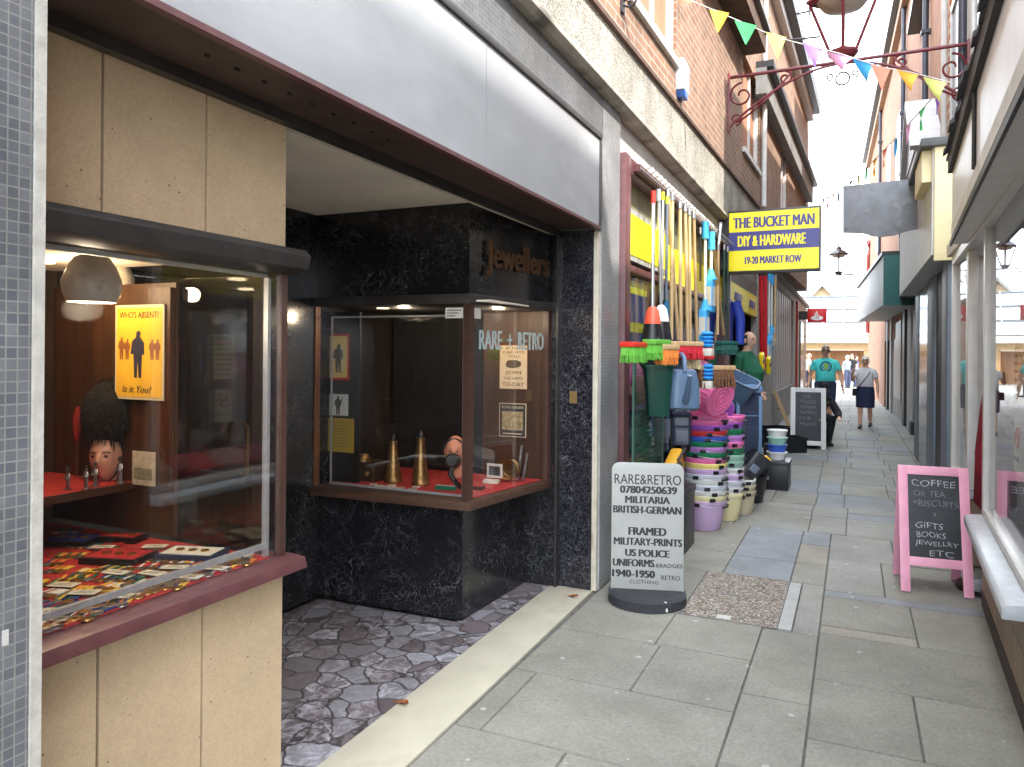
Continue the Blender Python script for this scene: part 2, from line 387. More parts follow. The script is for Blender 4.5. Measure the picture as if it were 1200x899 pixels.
sl_(-.16, .3, 2.05, 3.24); sl_(.3, .76, 2.05, 3.24); sl_(-.16, .26, 3.24, 3.85); sl_(.26, .76, 3.24, 3.85); sl_(-.16, .76, 3.85, 4.5)
sl_(-.16, .33, 4.5, 4.63, WARM); sl_(.33, .76, 4.5, 5.2); sl_(-.16, .33, 4.63, 5.2)
sl_(-.16, .76, 5.2, 5.33, BLUE); sl_(-1.5, -.93, 4.45, 5.42)
sl_(-.3, -.16, 4.43, 5.42, GREY); sl_(-.16, .2, 5.33, 6.2, GREY); sl_(.2, .76, 5.33, 6.2)
sl_(-1.5, -.83, 5.42, 6.0); sl_(-.83, -.38, 5.42, 5.95, BLUE); sl_(-.38, -.16, 5.42, 5.95, GREEN)
sl_(-1.5, -.83, 6.0, 7.02); sl_(-.83, -.38, 5.95, 7.02, BLUE); sl_(-.38, -.16, 5.95, 6.55, WARM); sl_(-.38, -.16, 6.55, 7.02, BLUE)
sl_(-.16, .3, 6.2, 7.02, GREY); sl_(.3, .78, 6.2, 7.02, GREEN)
y = 7.02
while y < 31:
    dy = random.uniform(.5, .85); xs = [-1.52, random.uniform(-1.0, -.75), -.36 + random.uniform(-.03, .03), random.uniform(-.12, .0), random.uniform(.35, .5), .85, 1.3]
    for a, bb in zip(xs, xs[1:]):
        if random.random() < .3 and bb - a > .3:
            k = y + dy * random.uniform(.35, .65); sl_(a, bb, y, k, random.choice((GREEN, GREY, BLUE))); sl_(a, bb, k, y + dy, random.choice((GREY, GREY, WARM)))
        else: sl_(a, bb, y, y + dy, random.choice((GREEN, GREY, GREY, GREY, BLUE)))
    y += dy
vs, fs, cs = [], [], []
J = .0019
for (x0, x1, y0, y1, col) in slabs:
    o = len(vs); z = random.uniform(-.0015, .0015); e = .004
    vs += [(x0 + J, y0 + J, -.012), (x1 - J, y0 + J, -.012), (x1 - J, y1 - J, -.012), (x0 + J, y1 - J, -.012),
           (x0 + J + e, y0 + J + e, z), (x1 - J - e, y0 + J + e, z), (x1 - J - e, y1 - J - e, z), (x0 + J + e, y1 - J - e, z)]
    fs += [(o + 4, o + 5, o + 6, o + 7), (o, o + 1, o + 5, o + 4), (o + 1, o + 2, o + 6, o + 5), (o + 2, o + 3, o + 7, o + 6), (o + 3, o, o + 4, o + 7)]
    cs += [col] * 5
me = bpy.data.meshes.new('pavement'); me.from_pydata(vs, [], fs)
ca = me.color_attributes.new('tone', 'FLOAT_COLOR', 'CORNER')
for p, col in zip(me.polygons, cs):
    for li in p.loop_indices: ca.data[li].color = (*col, 1)
me.materials.append(SLAB); o = bpy.data.objects.new('pavement', me); COL.objects.link(o); struct(o)
struct(B(-1.56, 1.9, -7, 31.5, -.03, -.0095).build('pavement_bed', M('joint_dirt', (.11, .104, .088), rough=.95, var=.3, scale=12)))
struct(MB().add([(-400, -400, -.035), (400, -400, -.035), (400, 400, -.035), (-400, 400, -.035)], [(0, 1, 2, 3)]).build('ground', M('square_paving', (.19, .182, .165), rough=.8, var=.12, scale=3)))

# ================================================================== LEFT: corner militaria shop
def tile_mat(name, c1, c2, grout, axes, sz=.0225, stain=None):
    return brick_mat(name, c1, c2, grout, axes, bw=sz, bh=sz, ms=.0016, rough=.35, offset=0, bump=.2, noise=.35, stain=stain)
TILE = tile_mat('grey_mosaic_tile', (.078, .083, .094), (.122, .128, .138), (.175, .172, .16), 'yz', stain=((.085, .075, .05), 1.6, .56))
TILEP = tile_mat('pale_mosaic_tile', (.17, .175, .18), (.22, .225, .23), (.30, .30, .29), 'yz')
MARB = marble_mat('black_marble', .4); MARB2 = marble_mat('black_white_vein_marble', .85, 1.5, (.01, .01, .016))
BRONZE = M('dark_bronze', (.028, .025, .024), rough=.4, var=.35, scale=9, spec=.6)
MAROON = M('maroon_paint', (.105, .038, .040), rough=.35, var=.22, scale=14, bump=.05)
BROWNM = M('brown_frame', (.06, .028, .02), rough=.4, var=.25, scale=20)
SOFF = M('brown_soffit', (.055, .032, .026), rough=.5, var=.3, scale=6)
CREAMT = M('cream_trim', (.55, .50, .40), rough=.6, var=.12, scale=15, stain=((.25, .17, .10), 9, .62))
m, t, b = base_mat('beige_terrazzo_panel')
tcn = t.nodes.new('ShaderNodeTexCoord')
_, g1 = ramp_noise(t, tcn, 1.7, .84, 1.12, .3, .7); _, g2 = ramp_noise(t, tcn, 160, .9, 1.07, .35, .65, 2)
c = mixc(t, (.47, .352, .222), g1.outputs[0], 1.0, 'MULTIPLY'); c = mixc(t, c, g2.outputs[0], 1.0, 'MULTIPLY')
for sc, th in ((38, .13), (15, .075)):
    vo = t.nodes.new('ShaderNodeTexVoronoi'); vo.inputs['Scale'].default_value = sc; t.links.new(tcn.outputs['Object'], vo.inputs['Vector'])
    wn = t.nodes.new('ShaderNodeTexWhiteNoise'); t.links.new(vo.outputs['Position'], wn.inputs['Vector'])
    mu = t.nodes.new('ShaderNodeMath'); mu.operation = 'MULTIPLY'; mu.inputs[1].default_value = th * 2.2; t.links.new(wn.outputs['Value'], mu.inputs[0])
    su = t.nodes.new('ShaderNodeMath'); su.operation = 'SUBTRACT'; su.inputs[1].default_value = th * 1.25; t.links.new(mu.outputs[0], su.inputs[0])
    lt = t.nodes.new('ShaderNodeMath'); lt.operation = 'LESS_THAN'; t.links.new(vo.outputs['Distance'], lt.inputs[0]); t.links.new(su.outputs[0], lt.inputs[1])
    c = mixc(t, c, (.09, .065, .045), lt.outputs[0])
t.links.new(c, b.inputs['Base Color']); b.inputs['Roughness'].default_value = .62
BEIGE = m
m, t, b = base_mat('crazy_paving')
tcn = t.nodes.new('ShaderNodeTexCoord')
nd = t.nodes.new('ShaderNodeTexNoise'); nd.inputs['Scale'].default_value = 7; nd.inputs['Detail'].default_value = 3; t.links.new(tcn.outputs['Object'], nd.inputs['Vector'])
wv = mixc(t, tcn.outputs['Object'], nd.outputs['Color'], .10, 'ADD')
v1 = t.nodes.new('ShaderNodeTexVoronoi'); v1.inputs['Scale'].default_value = 7; t.links.new(wv, v1.inputs['Vector'])
v2 = t.nodes.new('ShaderNodeTexVoronoi'); v2.feature = 'DISTANCE_TO_EDGE'; v2.inputs['Scale'].default_value = 7; t.links.new(wv, v2.inputs['Vector'])
sp = t.nodes.new('ShaderNodeSeparateColor'); t.links.new(v1.outputs['Color'], sp.inputs[0])
rr = t.nodes.new('ShaderNodeValToRGB'); cr = rr.color_ramp; cr.interpolation = 'LINEAR'
cr.elements[0].color = (.085, .068, .07, 1); cr.elements[1].color = (.24, .235, .255, 1)
e = cr.elements.new(.35); e.color = (.14, .112, .115, 1); e = cr.elements.new(.7); e.color = (.175, .16, .17, 1)
t.links.new(sp.outputs[0], rr.inputs[0])
nw = t.nodes.new('ShaderNodeTexNoise'); nw.inputs['Scale'].default_value = 14; nw.inputs['Detail'].default_value = 8; nw.inputs['Roughness'].default_value = .75; nw.inputs['Distortion'].default_value = 1.2
t.links.new(tcn.outputs['Object'], nw.inputs['Vector'])
rw = t.nodes.new('ShaderNodeMapRange'); rw.inputs['From Min'].default_value = .46; rw.inputs['From Max'].default_value = .66; t.links.new(nw.outputs['Fac'], rw.inputs['Value'])
mw = t.nodes.new('ShaderNodeMath'); mw.operation = 'MULTIPLY'; t.links.new(rw.outputs[0], mw.inputs[0]); t.links.new(sp.outputs[1], mw.inputs[1])
c = mixc(t, rr.outputs[0], (.58, .57, .62), mw.outputs[0])
ed = t.nodes.new('ShaderNodeMapRange'); ed.inputs['From Min'].default_value = .015; ed.inputs['From Max'].default_value = .05; t.links.new(v2.outputs['Distance'], ed.inputs['Value'])
c = mixc(t, (.06, .052, .052), c, ed.outputs[0])
t.links.new(c, b.inputs['Base Color']); b.inputs['Roughness'].default_value = .33
bp = t.nodes.new('ShaderNodeBump'); bp.inputs['Strength'].default_value = .3; bp.inputs['Distance'].default_value = .004
t.links.new(ed.outputs[0], bp.inputs['Height']); t.links.new(bp.outputs[0], b.inputs['Normal'])
CRAZY = m
GLASS = glass_mat()
FASC = M('pale_grey_sign_panel', (.31, .318, .328), rough=.26, var=.07, scale=1.6, spec=.4, bump=.5, bscale=1.1, stain=((.40, .408, .415), 1.5, .48, (1, .4, 1.2)))
CEIL = M('cream_ceiling', (.82, .75, .64), rough=.7, var=.08, scale=3, stain=((.3, .2, .12), 7, .68, (1, 1, 1)))
THRESH = M('cream_stone_step', (.46, .42, .325), rough=.6, var=.1, scale=3, bump=.1, stain=((.31, .26, .18), 2.2, .56, (1, 1, 1)))

shop = thing('shop_building', 'military memorabilia shop front with recessed lobby, beige panels, black marble and blank grey fascia', 'shop', (-1.5, 2.5, 0))
pier = B(-1.9, -1.5, -2.2, .952, 0, 3.225).build('pier', TILE, shop)
B(-1.806, -1.494, .953, .975, 0, 2.6).build('edge_trim', M('pale_stone_trim', (.36, .345, .31), rough=.6, var=.18, scale=20, bump=.15), pier)
B(-1.505, -1.498, .900, .912, .97, 1.0).build('sticker', M('white_paper', (.4, .39, .37), rough=.6, var=.04), pier)
pier2 = B(-1.82, -1.5, 4.66, 5.06, 0, 3.225).build('pier', TILEP, shop)
B(-1.545, -1.512, 4.632, 4.66, 0, 2.345).build('edge_trim', CREAMT, pier2)
B(-1.79, -1.5, 4.655, 4.661, 2.36, 3.22).build('return_panel', TILEP, pier2)
B(-1.82, -1.5, .975, 4.66, 2.97, 3.225).build('mosaic_frieze', TILE, shop)
# fascia
fb = B(-1.80, -1.512, .975, 4.60, 2.40, 2.97).build('fascia_box', SOFF, shop)
for a, bb in ((.98, 2.96), (2.966, 4.585)):
    B(-1.512, -1.498, a, bb, 2.372, 2.935).build('fascia_panel', FASC, fb)
MB().box(-1.512, -1.485, .976, 4.612, 2.937, 2.972).box(-1.512, -1.488, 4.587, 4.612, 2.35, 2.936).build('fascia_frame', BRONZE, fb, bevel=.003)
B(-1.512, -1.485, .976, 4.586, 2.352, 2.370).build('bottom_trim', MAROON, fb)
sf = B(-1.76, -1.513, .976, 4.60, 2.366, 2.398).build('soffit', SOFF, shop)
for k in range(9): B(-1.63, -1.622, 1.5 + k * .11, 1.514 + k * .11, 2.360, 2.3655).build('vent_hole', M('black_void', (.004, .004, .004), rough=.9, var=0), sf)
MB().box(-1.80, -1.762, .976, 4.60, 2.33, 2.42).build('shutter_track', BRONZE, shop)
B(-1.835, -1.803, .976, 4.60, 2.335, 2.40).build('head_trim', CREAMT, shop)
# beige front of the left display
PW = [(.976, 1.322), (1.330, 1.668), (1.676, 2.022)]
for (a, bb) in PW:
    B(-1.87, -1.803, a, bb, 1.905, 2.336).build('wall_panel', BEIGE, shop)
    B(-1.87, -1.803, a, bb, .0, .775).build('stall_riser_panel', BEIGE, shop)
B(-1.88, -1.812, .976, 2.018, 1.9, 2.336).build('backing_board', M('joint_brown', (.03, .018, .012), rough=.8), shop)
B(-1.88, -1.812, .976, 2.018, .0, .775).build('backing_board', _mats['joint_brown'], shop)
B(-3.05, -1.885, 1.965, 2.022, .0, .77).build('side_panel', BEIGE, shop)
win = thing('display_window', '', '', (-1.8, 1.5, .84)); del win['label']; del win['category']; win.parent = shop; win.location = win.location - shop.location
MB().slab([(-1.90, .976, 1.815), (-1.90, .976, 1.902), (-1.745, .976, 1.902), (-1.725, .976, 1.88), (-1.735, .976, 1.835), (-1.79, .976, 1.815)], (0, 1.09, 0)).build('head_beam', BRONZE, win, bevel=.004)
MB().slab([(-1.96, .976, .776), (-1.96, .976, .832), (-1.80, .976, .838), (-1.735, .976, .832), (-1.725, .976, .795), (-1.79, .976, .776)], (0, 1.085, 0)).build('sill', MAROON, win, bevel=.004)
B(-1.822, -1.796, 2.0, 2.03, .838, 1.815).build('end_post', BROWNM, win, bevel=.003)
DGL = glass_mat('display_glass', ior=1.72)
B(-1.812, -1.806, .976, 1.999, .838, 1.815).build('glass_pane', DGL, win)
B(-3.0, -1.85, 1.996, 2.002, .85, 1.815).build('side_glass', GLASS, win)
B(-1.843, -1.837, .98, 1.97, .886, 1.80).build('inner_glass_pane', GLASS, win)
ALU = M('worn_aluminium', (.55, .56, .57), rough=.4, metal=.6, var=.1, scale=30)
MB().box(-1.847, -1.833, .98, 1.97, .868, .886).box(-1.85, -1.83, 1.970, 1.984, .841, 1.80).box(-1.847, -1.833, .98, 1.97, 1.80, 1.813).build('glass_track', ALU, win)
RED = M('red_felt', (.42, .025, .022), rough=.95, var=.15, scale=60)
B(-2.98, -1.822, .3, 1.98, .80, .840).build('display_floor', RED, win)
DKWOOD = wood_mat('dark_brown_panelling', (.02, .011, .007), (.055, .026, .014), 'z')
REDWOOD = wood_mat('red_brown_board', (.045, .018, .008), (.085, .034, .014), 'z')
B(-2.99, -1.83, .3, 2.0, 1.87, 1.90).build('display_ceiling', CEIL, win)
B(-3.03, -2.99, .3, 2.0, .80, 1.88).build('back_panel', DKWOOD, win); B(-3.0, -1.88, .26, .299, 0, 1.9).build('end_panel', DKWOOD, win)
B(-2.2, -2.17, 1.22, 1.40, .841, 1.815).build('divider', M('black_board', (.006, .006, .007), rough=.5), win)
B(-2.99, -2.49, .4, 1.975, 1.02, 1.045).build('upper_shelf', RED, win)
B(-2.488, -2.482, .4, 1.975, 1.018, 1.047).build('shelf_edge', REDWOOD, win)
B(-2.97, -2.28, 1.978, 1.993, .86, 1.80).build('end_board', REDWOOD, win)
B(-2.40, -2.283, 1.955, 1.977, 1.046, 1.78).build('board_post', REDWOOD, win)
mbx = MB()
for k in range(5): mbx.lathe([(.035, 0), (.038, -.008), (.03, -.01)], (-2.12 - .18 * k, 1.1 + .21 * (k % 4), 1.87), 16)
dl = mbx.build('downlight', emit_mat('warm_bulb', (1, .78, .5), 3.0), win)
def lamp(name, loc, watts, col, parent=None, r=.03):
    l = bpy.data.lights.new(name, 'POINT'); l.energy = watts; l.color = col; l.shadow_soft_size = r
    o = bpy.data.objects.new(name, l); COL.objects.link(o); o.location = loc
    if parent:
        off = Vector((0, 0, 0)); q = parent
        while q is not None: off += q.location; q = q.parent
        o.parent = parent; o.location = Vector(loc) - off
    return o
lamp('downlight_bulb', (-2.12, 1.5, 1.76), .8, (1, .8, .55), win)
lamp('downlight_bulb', (-2.5, 1.75, 1.78), 1.1, (1, .74, .42), win)

# lobby: floor, ceiling, walls
flo = MB().prism([(-3.06, 2.02), (-1.80, 2.02), (-1.83, 4.655), (-2.03, 4.655), (-2.06, 3.75), (-3.03, 3.72)], -.02, .0).build('lobby_floor', CRAZY, shop)
MB().slab([(-1.795, .976, .003), (-1.49, .976, .003), (-1.535, 4.655, .003), (-1.825, 4.655, .003)], (0, 0, -.03)).build('threshold', THRESH, shop, bevel=.004)
B(-3.08, -1.837, 2.023, 4.65, 2.402, 2.43).build('lobby_ceiling', CEIL, shop)
B(-3.2, -3.06, 2.0, 3.75, 2.05, 2.40).build('lobby_wall', MARB, shop)
B(-3.2, -3.055, 3.28, 3.75, 0, 2.05).build('lobby_wall', MARB, shop)
dr = thing('door', '', '', (-3.07, 2.7, 0)); del dr['label']; del dr['category']; dr.parent = shop; dr.location = dr.location - shop.location
MB().box(-3.11, -3.06, 2.05, 2.14, 0, 2.05).box(-3.11, -3.06, 3.18, 3.27, 0, 2.05).box(-3.11, -3.06, 2.14, 3.18, 1.93, 2.05).box(-3.11, -3.06, 2.14, 3.18, 0, .25).box(-3.11, -3.06, 2.14, 3.18, .95, 1.02).build('door_frame', DKWOOD, dr)
B(-3.09, -3.083, 2.14, 3.18, .25, 1.93).build('door_glass', GLASS, dr)
MB().tube([(-3.05, 3.1, .85), (-3.02, 3.1, .87), (-3.02, 3.1, 1.13), (-3.05, 3.1, 1.15)], .012).build('door_handle', M('dull_brass', (.45, .3, .12), rough=.35, metal=1, var=.15), dr)
B(-4.5, -3.13, 1.9, 3.4, -.01, .0).build('interior_floor', DKWOOD, shop)
B(-4.52, -4.5, 1.5, 4.7, 0, 2.6).build('interior_wall', _mats['joint_brown'], shop); B(-4.5, -2.2, 4.66, 4.7, 0, 3.0).build('interior_wall', _mats['joint_brown'], shop)
# projecting marble case
MB().prism([(-3.055, 3.76), (-2.04, 3.78), (-2.0, 4.655), (-2.2, 4.655), (-2.2, 4.0), (-3.055, 4.0)], 0, .655).build('stall_riser', MARB, shop)
MB().prism([(-3.16, 3.72), (-1.985, 3.73), (-1.805, 4.655), (-2.2, 4.655), (-2.2, 4.0), (-3.16, 4.0)], 1.885, 2.402).build('marble_header', MARB, shop)
B(-3.2, -3.065, 3.755, 4.0, 0, 1.885).build('marble_side', MARB, shop)
B(-2.0, -1.79, 4.60, 4.657, 0, 2.4).build('marble_return', MARB, shop)
B(-1.788, -1.772, 4.585, 4.66, 0, 2.36).build('vertical_strip', BRONZE, shop)
B(-1.772, -1.546, 4.625, 4.658, 0, 2.36).build('marble_jamb', MARB2, shop)
mbx = MB().box(-1.70, -1.65, 4.618, 4.6235, 1.22, 1.30); mbx.build('name_plate', M('brass_plate', (.3, .2, .08), rough=.4, metal=.8), shop)
w2 = thing('projecting_display_window', '', '', (-2.5, 4.1, .68)); del w2['label']; del w2['category']; w2.parent = shop; w2.location = w2.location - shop.location
BR2 = wood_mat('brown_sill_wood', (.045, .022, .014), (.085, .042, .025), 'x')
MB().prism([(-3.08, 3.66), (-1.95, 3.685), (-1.81, 4.64), (-3.08, 4.64)], .657, .708).build('sill', BR2, w2, bevel=.006)
MB().prism([(-3.09, 3.685), (-1.965, 3.70), (-1.80, 4.64), (-3.09, 4.64)], 1.826, 1.883).build('head_beam', BRONZE, w2, bevel=.005)
B(-3.08, -3.045, 3.695, 3.74, .708, 1.826).build('end_post', M('orange_brown_frame', (.16, .06, .025), rough=.4, var=.2), w2)
MB().prism([(-2.005, 3.70), (-1.965, 3.70), (-1.958, 3.745), (-1.995, 3.745)], .708, 1.826).build('corner_post', BROWNM, w2)
MB().prism([(-1.875, 4.57), (-1.835, 4.57), (-1.82, 4.62), (-1.86, 4.62)], .708, 1.826).build('end_post', BROWNM, w2)
B(-3.045, -2.006, 3.716, 3.722, .708, 1.826).build('glass_pane', GLASS, w2)
MB().prism([(-1.984, 3.746), (-1.978, 3.746), (-1.852, 4.569), (-1.858, 4.569)], .708, 1.826).build('side_glass', GLASS, w2)
MB().box(-3.0, -2.06, 3.80, 3.806, .722, 1.76).build('inner_glass_pane', GLASS, w2)
MB().box(-3.0, -2.06, 3.798, 3.808, .709, .722).box(-3.01, -3.0, 3.798, 3.808, .709, 1.77).box(-2.06, -2.05, 3.798, 3.808, .709, 1.77).box(-3.0, -2.06, 3.798, 3.808, 1.76, 1.77).build('glass_track', ALU, w2)
B(-3.03, -2.02, 3.83, 4.55, .709, .716).build('display_floor', RED, w2)
MB().prism([(-2.02, 3.75), (-1.99, 3.75), (-1.87, 4.55), (-2.02, 4.55)], .709, .715).build('display_floor', RED, w2)
BLK = M('black_cloth', (.006, .006, .007), rough=.9, var=.2)
MB().box(-3.05, -2.32, 4.56, 4.58, .709, 1.82).box(-3.05, -2.84, 3.87, 3.885, .709, 1.8).build('backdrop', BLK, w2)
B(-2.32, -1.86, 4.572, 4.60, .709, 1.825).build('end_board', wood_mat('mid_brown_board', (.042, .019, .009), (.08, .035, .017), 'z'), w2)
B(-3.05, -1.86, 3.76, 4.60, 1.84, 1.85).build('display_ceiling', CEIL, w2)
MB().lathe([(.05, 0), (.055, -.012), (.04, -.014)], (-2.72, 3.95, 1.84), 16).lathe([(.05, 0), (.055, -.012), (.04, -.014)], (-2.05, 4.25, 1.84), 16).build('downlight', emit_mat('warm_bulb2', (1, .7, .3), 6), w2)
lamp('downlight_bulb', (-2.6, 4.0, 1.78), 1.3, (1, .8, .55), w2)
lamp('downlight_bulb', (-2.05, 4.25, 1.78), .8, (1, .8, .55), w2)
# lettering: old gilt name on the marble, painted name on the glass
gd = Vector((.126, .823, 0)).normalized()
GILT = M('worn_gilt', (.10, .042, .014), rough=.45, metal=.3, var=.4, scale=30)
mbx = MB(); letters('Jewellers', (-1.885, 4.20, 2.105), gd, (0, 0, 1), .21, .70, .03, .008, mb=mbx).build('name_lettering', GILT, shop)
PALE = M('pale_blue_paint', (.42, .52, .52), rough=.6, var=.15, scale=30)
mbx = MB(); letters('RARE  +  RETRO', (-1.9165, 4.19, 1.625), gd, (0, 0, 1), .115, .72, .025, .002, mb=mbx); mbx.build('window_lettering', PALE, shop)
PAPER = M('off_white_paper', (.62, .60, .52), rough=.7, var=.05)
INK = M('black_ink', (.012, .012, .014), rough=.6, var=0)
for (x, y) in ((-2.07, 3.7155), (-1.975, 3.80)):
    if y < 3.72: st = B(x - .06, x + .06, y - .001, y, 1.745, 1.805).build('price_sticker', PAPER, w2); mb2 = MB()
    else: st = MB().slab([(x + .0035, y - .045, 1.745), (x + .0035, y - .045, 1.805), (x + .014, y + .03, 1.805), (x + .014, y + .03, 1.745)], (.001, 0, 0)).build('price_sticker', PAPER, w2); continue
    for k in range(3): mb2.box(x - .05, x + .045 - .02 * k, y - .0022, y - .0012, 1.788 - .016 * k, 1.793 - .016 * k)
    mb2.build('writing', INK, st)

# ================================================================== LEFT: hardware shop front
FACEG = M('grey_render', (.30, .295, .28), rough=.8, var=.1, scale=3, stain=((.2, .19, .18), 2, .6))
WHITER = M('off_white_render', (.58, .56, .52), rough=.8, var=.1, scale=4, stain=((.42, .39, .34), 2.5, .6))
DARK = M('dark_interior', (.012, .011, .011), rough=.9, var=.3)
YEL = M('yellow_sign', s2l((245, 225, 20)), rough=.35, var=.05, scale=3)
NAVY = M('navy_sign', s2l((45, 42, 120)), rough=.35, var=.06)
hw = thing('hardware_shop', 'hardware shop front with maroon window frame, yellow fascia and goods hung outside its open doorway', 'shop', (-1.5, 9, 0))
fr = MB().box(-1.62, -1.46, 5.07, 5.21, 0, 2.97).box(-1.60, -1.47, 5.21, 10.1, 2.86, 2.97).box(-1.60, -1.47, 9.98, 10.1, 0, 2.86).box(-1.58, -1.49, 5.21, 9.98, .38, .46).box(-1.58, -1.50, 5.21, 9.98, 2.16, 2.21).build('window_frame', MAROON, hw, bevel=.004)
B(-1.60, -1.50, 5.21, 9.98, 0, .38).build('stall_riser', M('dark_green_tile', (.03, .035, .035), rough=.3), hw)
B(-1.555, -1.548, 5.21, 9.98, .46, 2.16).build('glass_pane', GLASS, hw)
B(-1.575, -1.565, 5.21, 9.98, 2.21, 2.86).build('transom_panel', M('ribbed_yellowed_glass', (.20, .18, .09), rough=.3, var=.3, scale=2, stain=((.06, .05, .04), 5, .55, (1, 4, .3))), hw)
lb = B(-1.56, -1.49, 5.22, 6.5, 2.24, 2.62).build('light_box', ALU, hw)
B(-1.492, -1.484, 5.28, 6.44, 2.28, 2.58).build('face', YEL, lb)
B(-1.60, -1.56, 6.5, 9.98, 2.22, 2.56).build('light_box', YEL, hw)
B(-1.80, -1.54, 5.06, 10.1, 2.97, 3.225).build('upper_render', WHITER, hw)
B(-1.80, -1.52, 10.1, 13.3, 2.75, 3.225).build('upper_render', FACEG, hw)
ps = B(-1.575, -1.568, 5.25, 6.1, 1.56, 2.12).build('window_poster', M('lime_yellow_poster', s2l((225, 230, 60)), rough=.5), hw)
MB().box(-1.567, -1.564, 5.27, 6.08, 1.80, 2.02).box(-1.567, -1.564, 5.45, 6.0, 1.62, 1.72).build('stripe', M('blue_print', s2l((60, 90, 150)), rough=.5), ps)
# goods standing inside the window, seen dimly
mbx = MB(); rnd = random.Random(3)
inner = []
for k in range(3):
    sh_ = B(-2.1, -1.62, 5.3, 9.9, .62 + .48 * k, .64 + .48 * k).build('shelf', DKWOOD, hw)
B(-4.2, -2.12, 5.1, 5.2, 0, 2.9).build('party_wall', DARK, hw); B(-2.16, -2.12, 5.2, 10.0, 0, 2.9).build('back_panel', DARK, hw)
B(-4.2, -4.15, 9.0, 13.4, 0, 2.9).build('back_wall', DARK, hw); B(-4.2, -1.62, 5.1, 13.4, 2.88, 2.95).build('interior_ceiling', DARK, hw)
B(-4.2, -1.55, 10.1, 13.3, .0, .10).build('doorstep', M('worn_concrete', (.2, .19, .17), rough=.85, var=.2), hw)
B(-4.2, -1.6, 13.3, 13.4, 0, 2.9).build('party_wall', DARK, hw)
yf = B(-1.58, -1.50, 10.1, 13.3, 2.20, 2.54).build('fascia', YEL, hw)
B(-1.56, -1.51, 10.1, 13.3, 2.54, 2.75).build('shutter_box', M('dirty_grey_metal', (.12, .115, .11), rough=.5, var=.35, scale=5), hw)
for y0 in (10.6, 12.2):
    MB().slab([(-1.499, y0, 2.31), (-1.499, y0 + .75, 2.31), (-1.499, y0 + .83, 2.43), (-1.499, y0 + .08, 2.43)], (.004, 0, 0)).build('logo', NAVY, yf, bevel=.001)
# shelves and stock deep in the doorway
for k in range(5):
    MB().box(-4.1, -3.8, 10.3, 13.2, .3 + .45 * k, .33 + .45 * k).build('shelf', DKWOOD, hw)
# pier, shutter bay and far bay of the grey building beyond
gb = thing('grey_shop_unit', 'pale grey stone shop unit with tall grey vertical slat shutters beyond the hardware shop', 'shop', (-1.5, 20, 0))
GST = M('pale_grey_stone', (.40, .39, .36), rough=.75, var=.12, scale=4, stain=((.24, .23, .21), 2.5, .6))
MB().box(-1.85, -1.5, 13.31, 16.1, 0, 3.2).build('pier', GST, gb)
B(-1.85, -1.5, 16.1, 21.8, 3.05, 3.2).build('lintel', GST, gb); B(-1.85, -1.5, 21.8, 28, 0, 3.2).build('pier', GST, gb)
B(-1.80, -1.5, 16.1, 21.8, 0, .75).build('stall_riser', FACEG, gb)
SHUT = M('grey_shutter_slat', (.30, .32, .34), rough=.45, var=.1)
for k in range(9):
    B(-1.70, -1.55, 16.2 + k * .62, 16.2 + k * .62 + .42, .75, 3.05).build('shutter_slat', SHUT, gb)
B(-1.80, -1.72, 16.1, 21.8, .75, 3.05).build('back_panel', M('dark_grey_paint', (.08, .085, .09), rough=.5), gb)
B(-1.50, -1.44, 22.7, 22.95, 0, 3.1).build('red_strip', M('red_painted_strip', s2l((150, 35, 38)), rough=.45), gb)
B(-1.5, -1.46, 24.4, 25.8, .5, 2.6).build('dark_window', M('dark_window', (.05, .055, .06), rough=.15), gb)
B(-1.86, -1.40, 13.35, 28.0, 3.2, 3.3).build('cornice', FACEG, gb)

# ================================================================== LEFT: upper brick floors over both shops
BRK = brick_mat('tan_brick', (.27, .145, .09), (.19, .095, .062), (.27, .23, .18), 'yz', stain=((.16, .095, .065), .8, .55))
BRKD = brick_mat('red_brown_brick', (.30, .13, .085), (.22, .095, .07), (.33, .28, .23), 'yz')
m, t, b = base_mat('pebbledash')
tcn = t.nodes.new('ShaderNodeTexCoord'); _, g1 = ramp_noise(t, tcn, 2.2, .62, 1.1, .35, .65, 8); _, g2 = ramp_noise(t, tcn, 75, .45, 1.35, .38, .62, 2)
c = mixc(t, (.36, .335, .285), g1.outputs[0], 1.0, 'MULTIPLY'); c = mixc(t, c, g2.outputs[0], 1.0, 'MULTIPLY'); t.links.new(c, b.inputs['Base Color']); b.inputs['Roughness'].default_value = .9
nb = t.nodes.new('ShaderNodeTexNoise'); nb.inputs['Scale'].default_value = 75; t.links.new(tcn.outputs['Object'], nb.inputs['Vector'])
bp = t.nodes.new('ShaderNodeBump'); bp.inputs['Strength'].default_value = .6; bp.inputs['Distance'].default_value = .01; t.links.new(nb.outputs['Fac'], bp.inputs['Height']); t.links.new(bp.outputs[0], b.inputs['Normal'])
PEB = m
CONC = M('weathered_concrete', (.34, .31, .26), rough=.9, var=.2, scale=5, bump=.2, stain=((.12, .11, .09), 3, .52))
LEAD = M('grey_lead', (.20, .20, .19), rough=.6, var=.2, scale=4); BLKP = M('black_gutter', (.015, .015, .016), rough=.4, var=.3)
ub = thing('brick_building', 'tan brick upper storeys with pebbledash band and tall narrow windows above the left shops', 'building', (-1.5, 8, 3.2))
al = R(1.6)
def UX(y): return -1.5 + math.tan(al) * (y - 8)
def ubox(y0, y1, z0, z1, d0, d1):
    """slab following the slightly turned upper facade; d = distance in front (+) or behind (-) of it"""
    return MB().slab([(UX(y0) + d0, y0, z0), (UX(y1) + d0, y1, z0), (UX(y1) + d0, y1, z1), (UX(y0) + d0, y0, z1)], (d1 - d0, 0, 0))
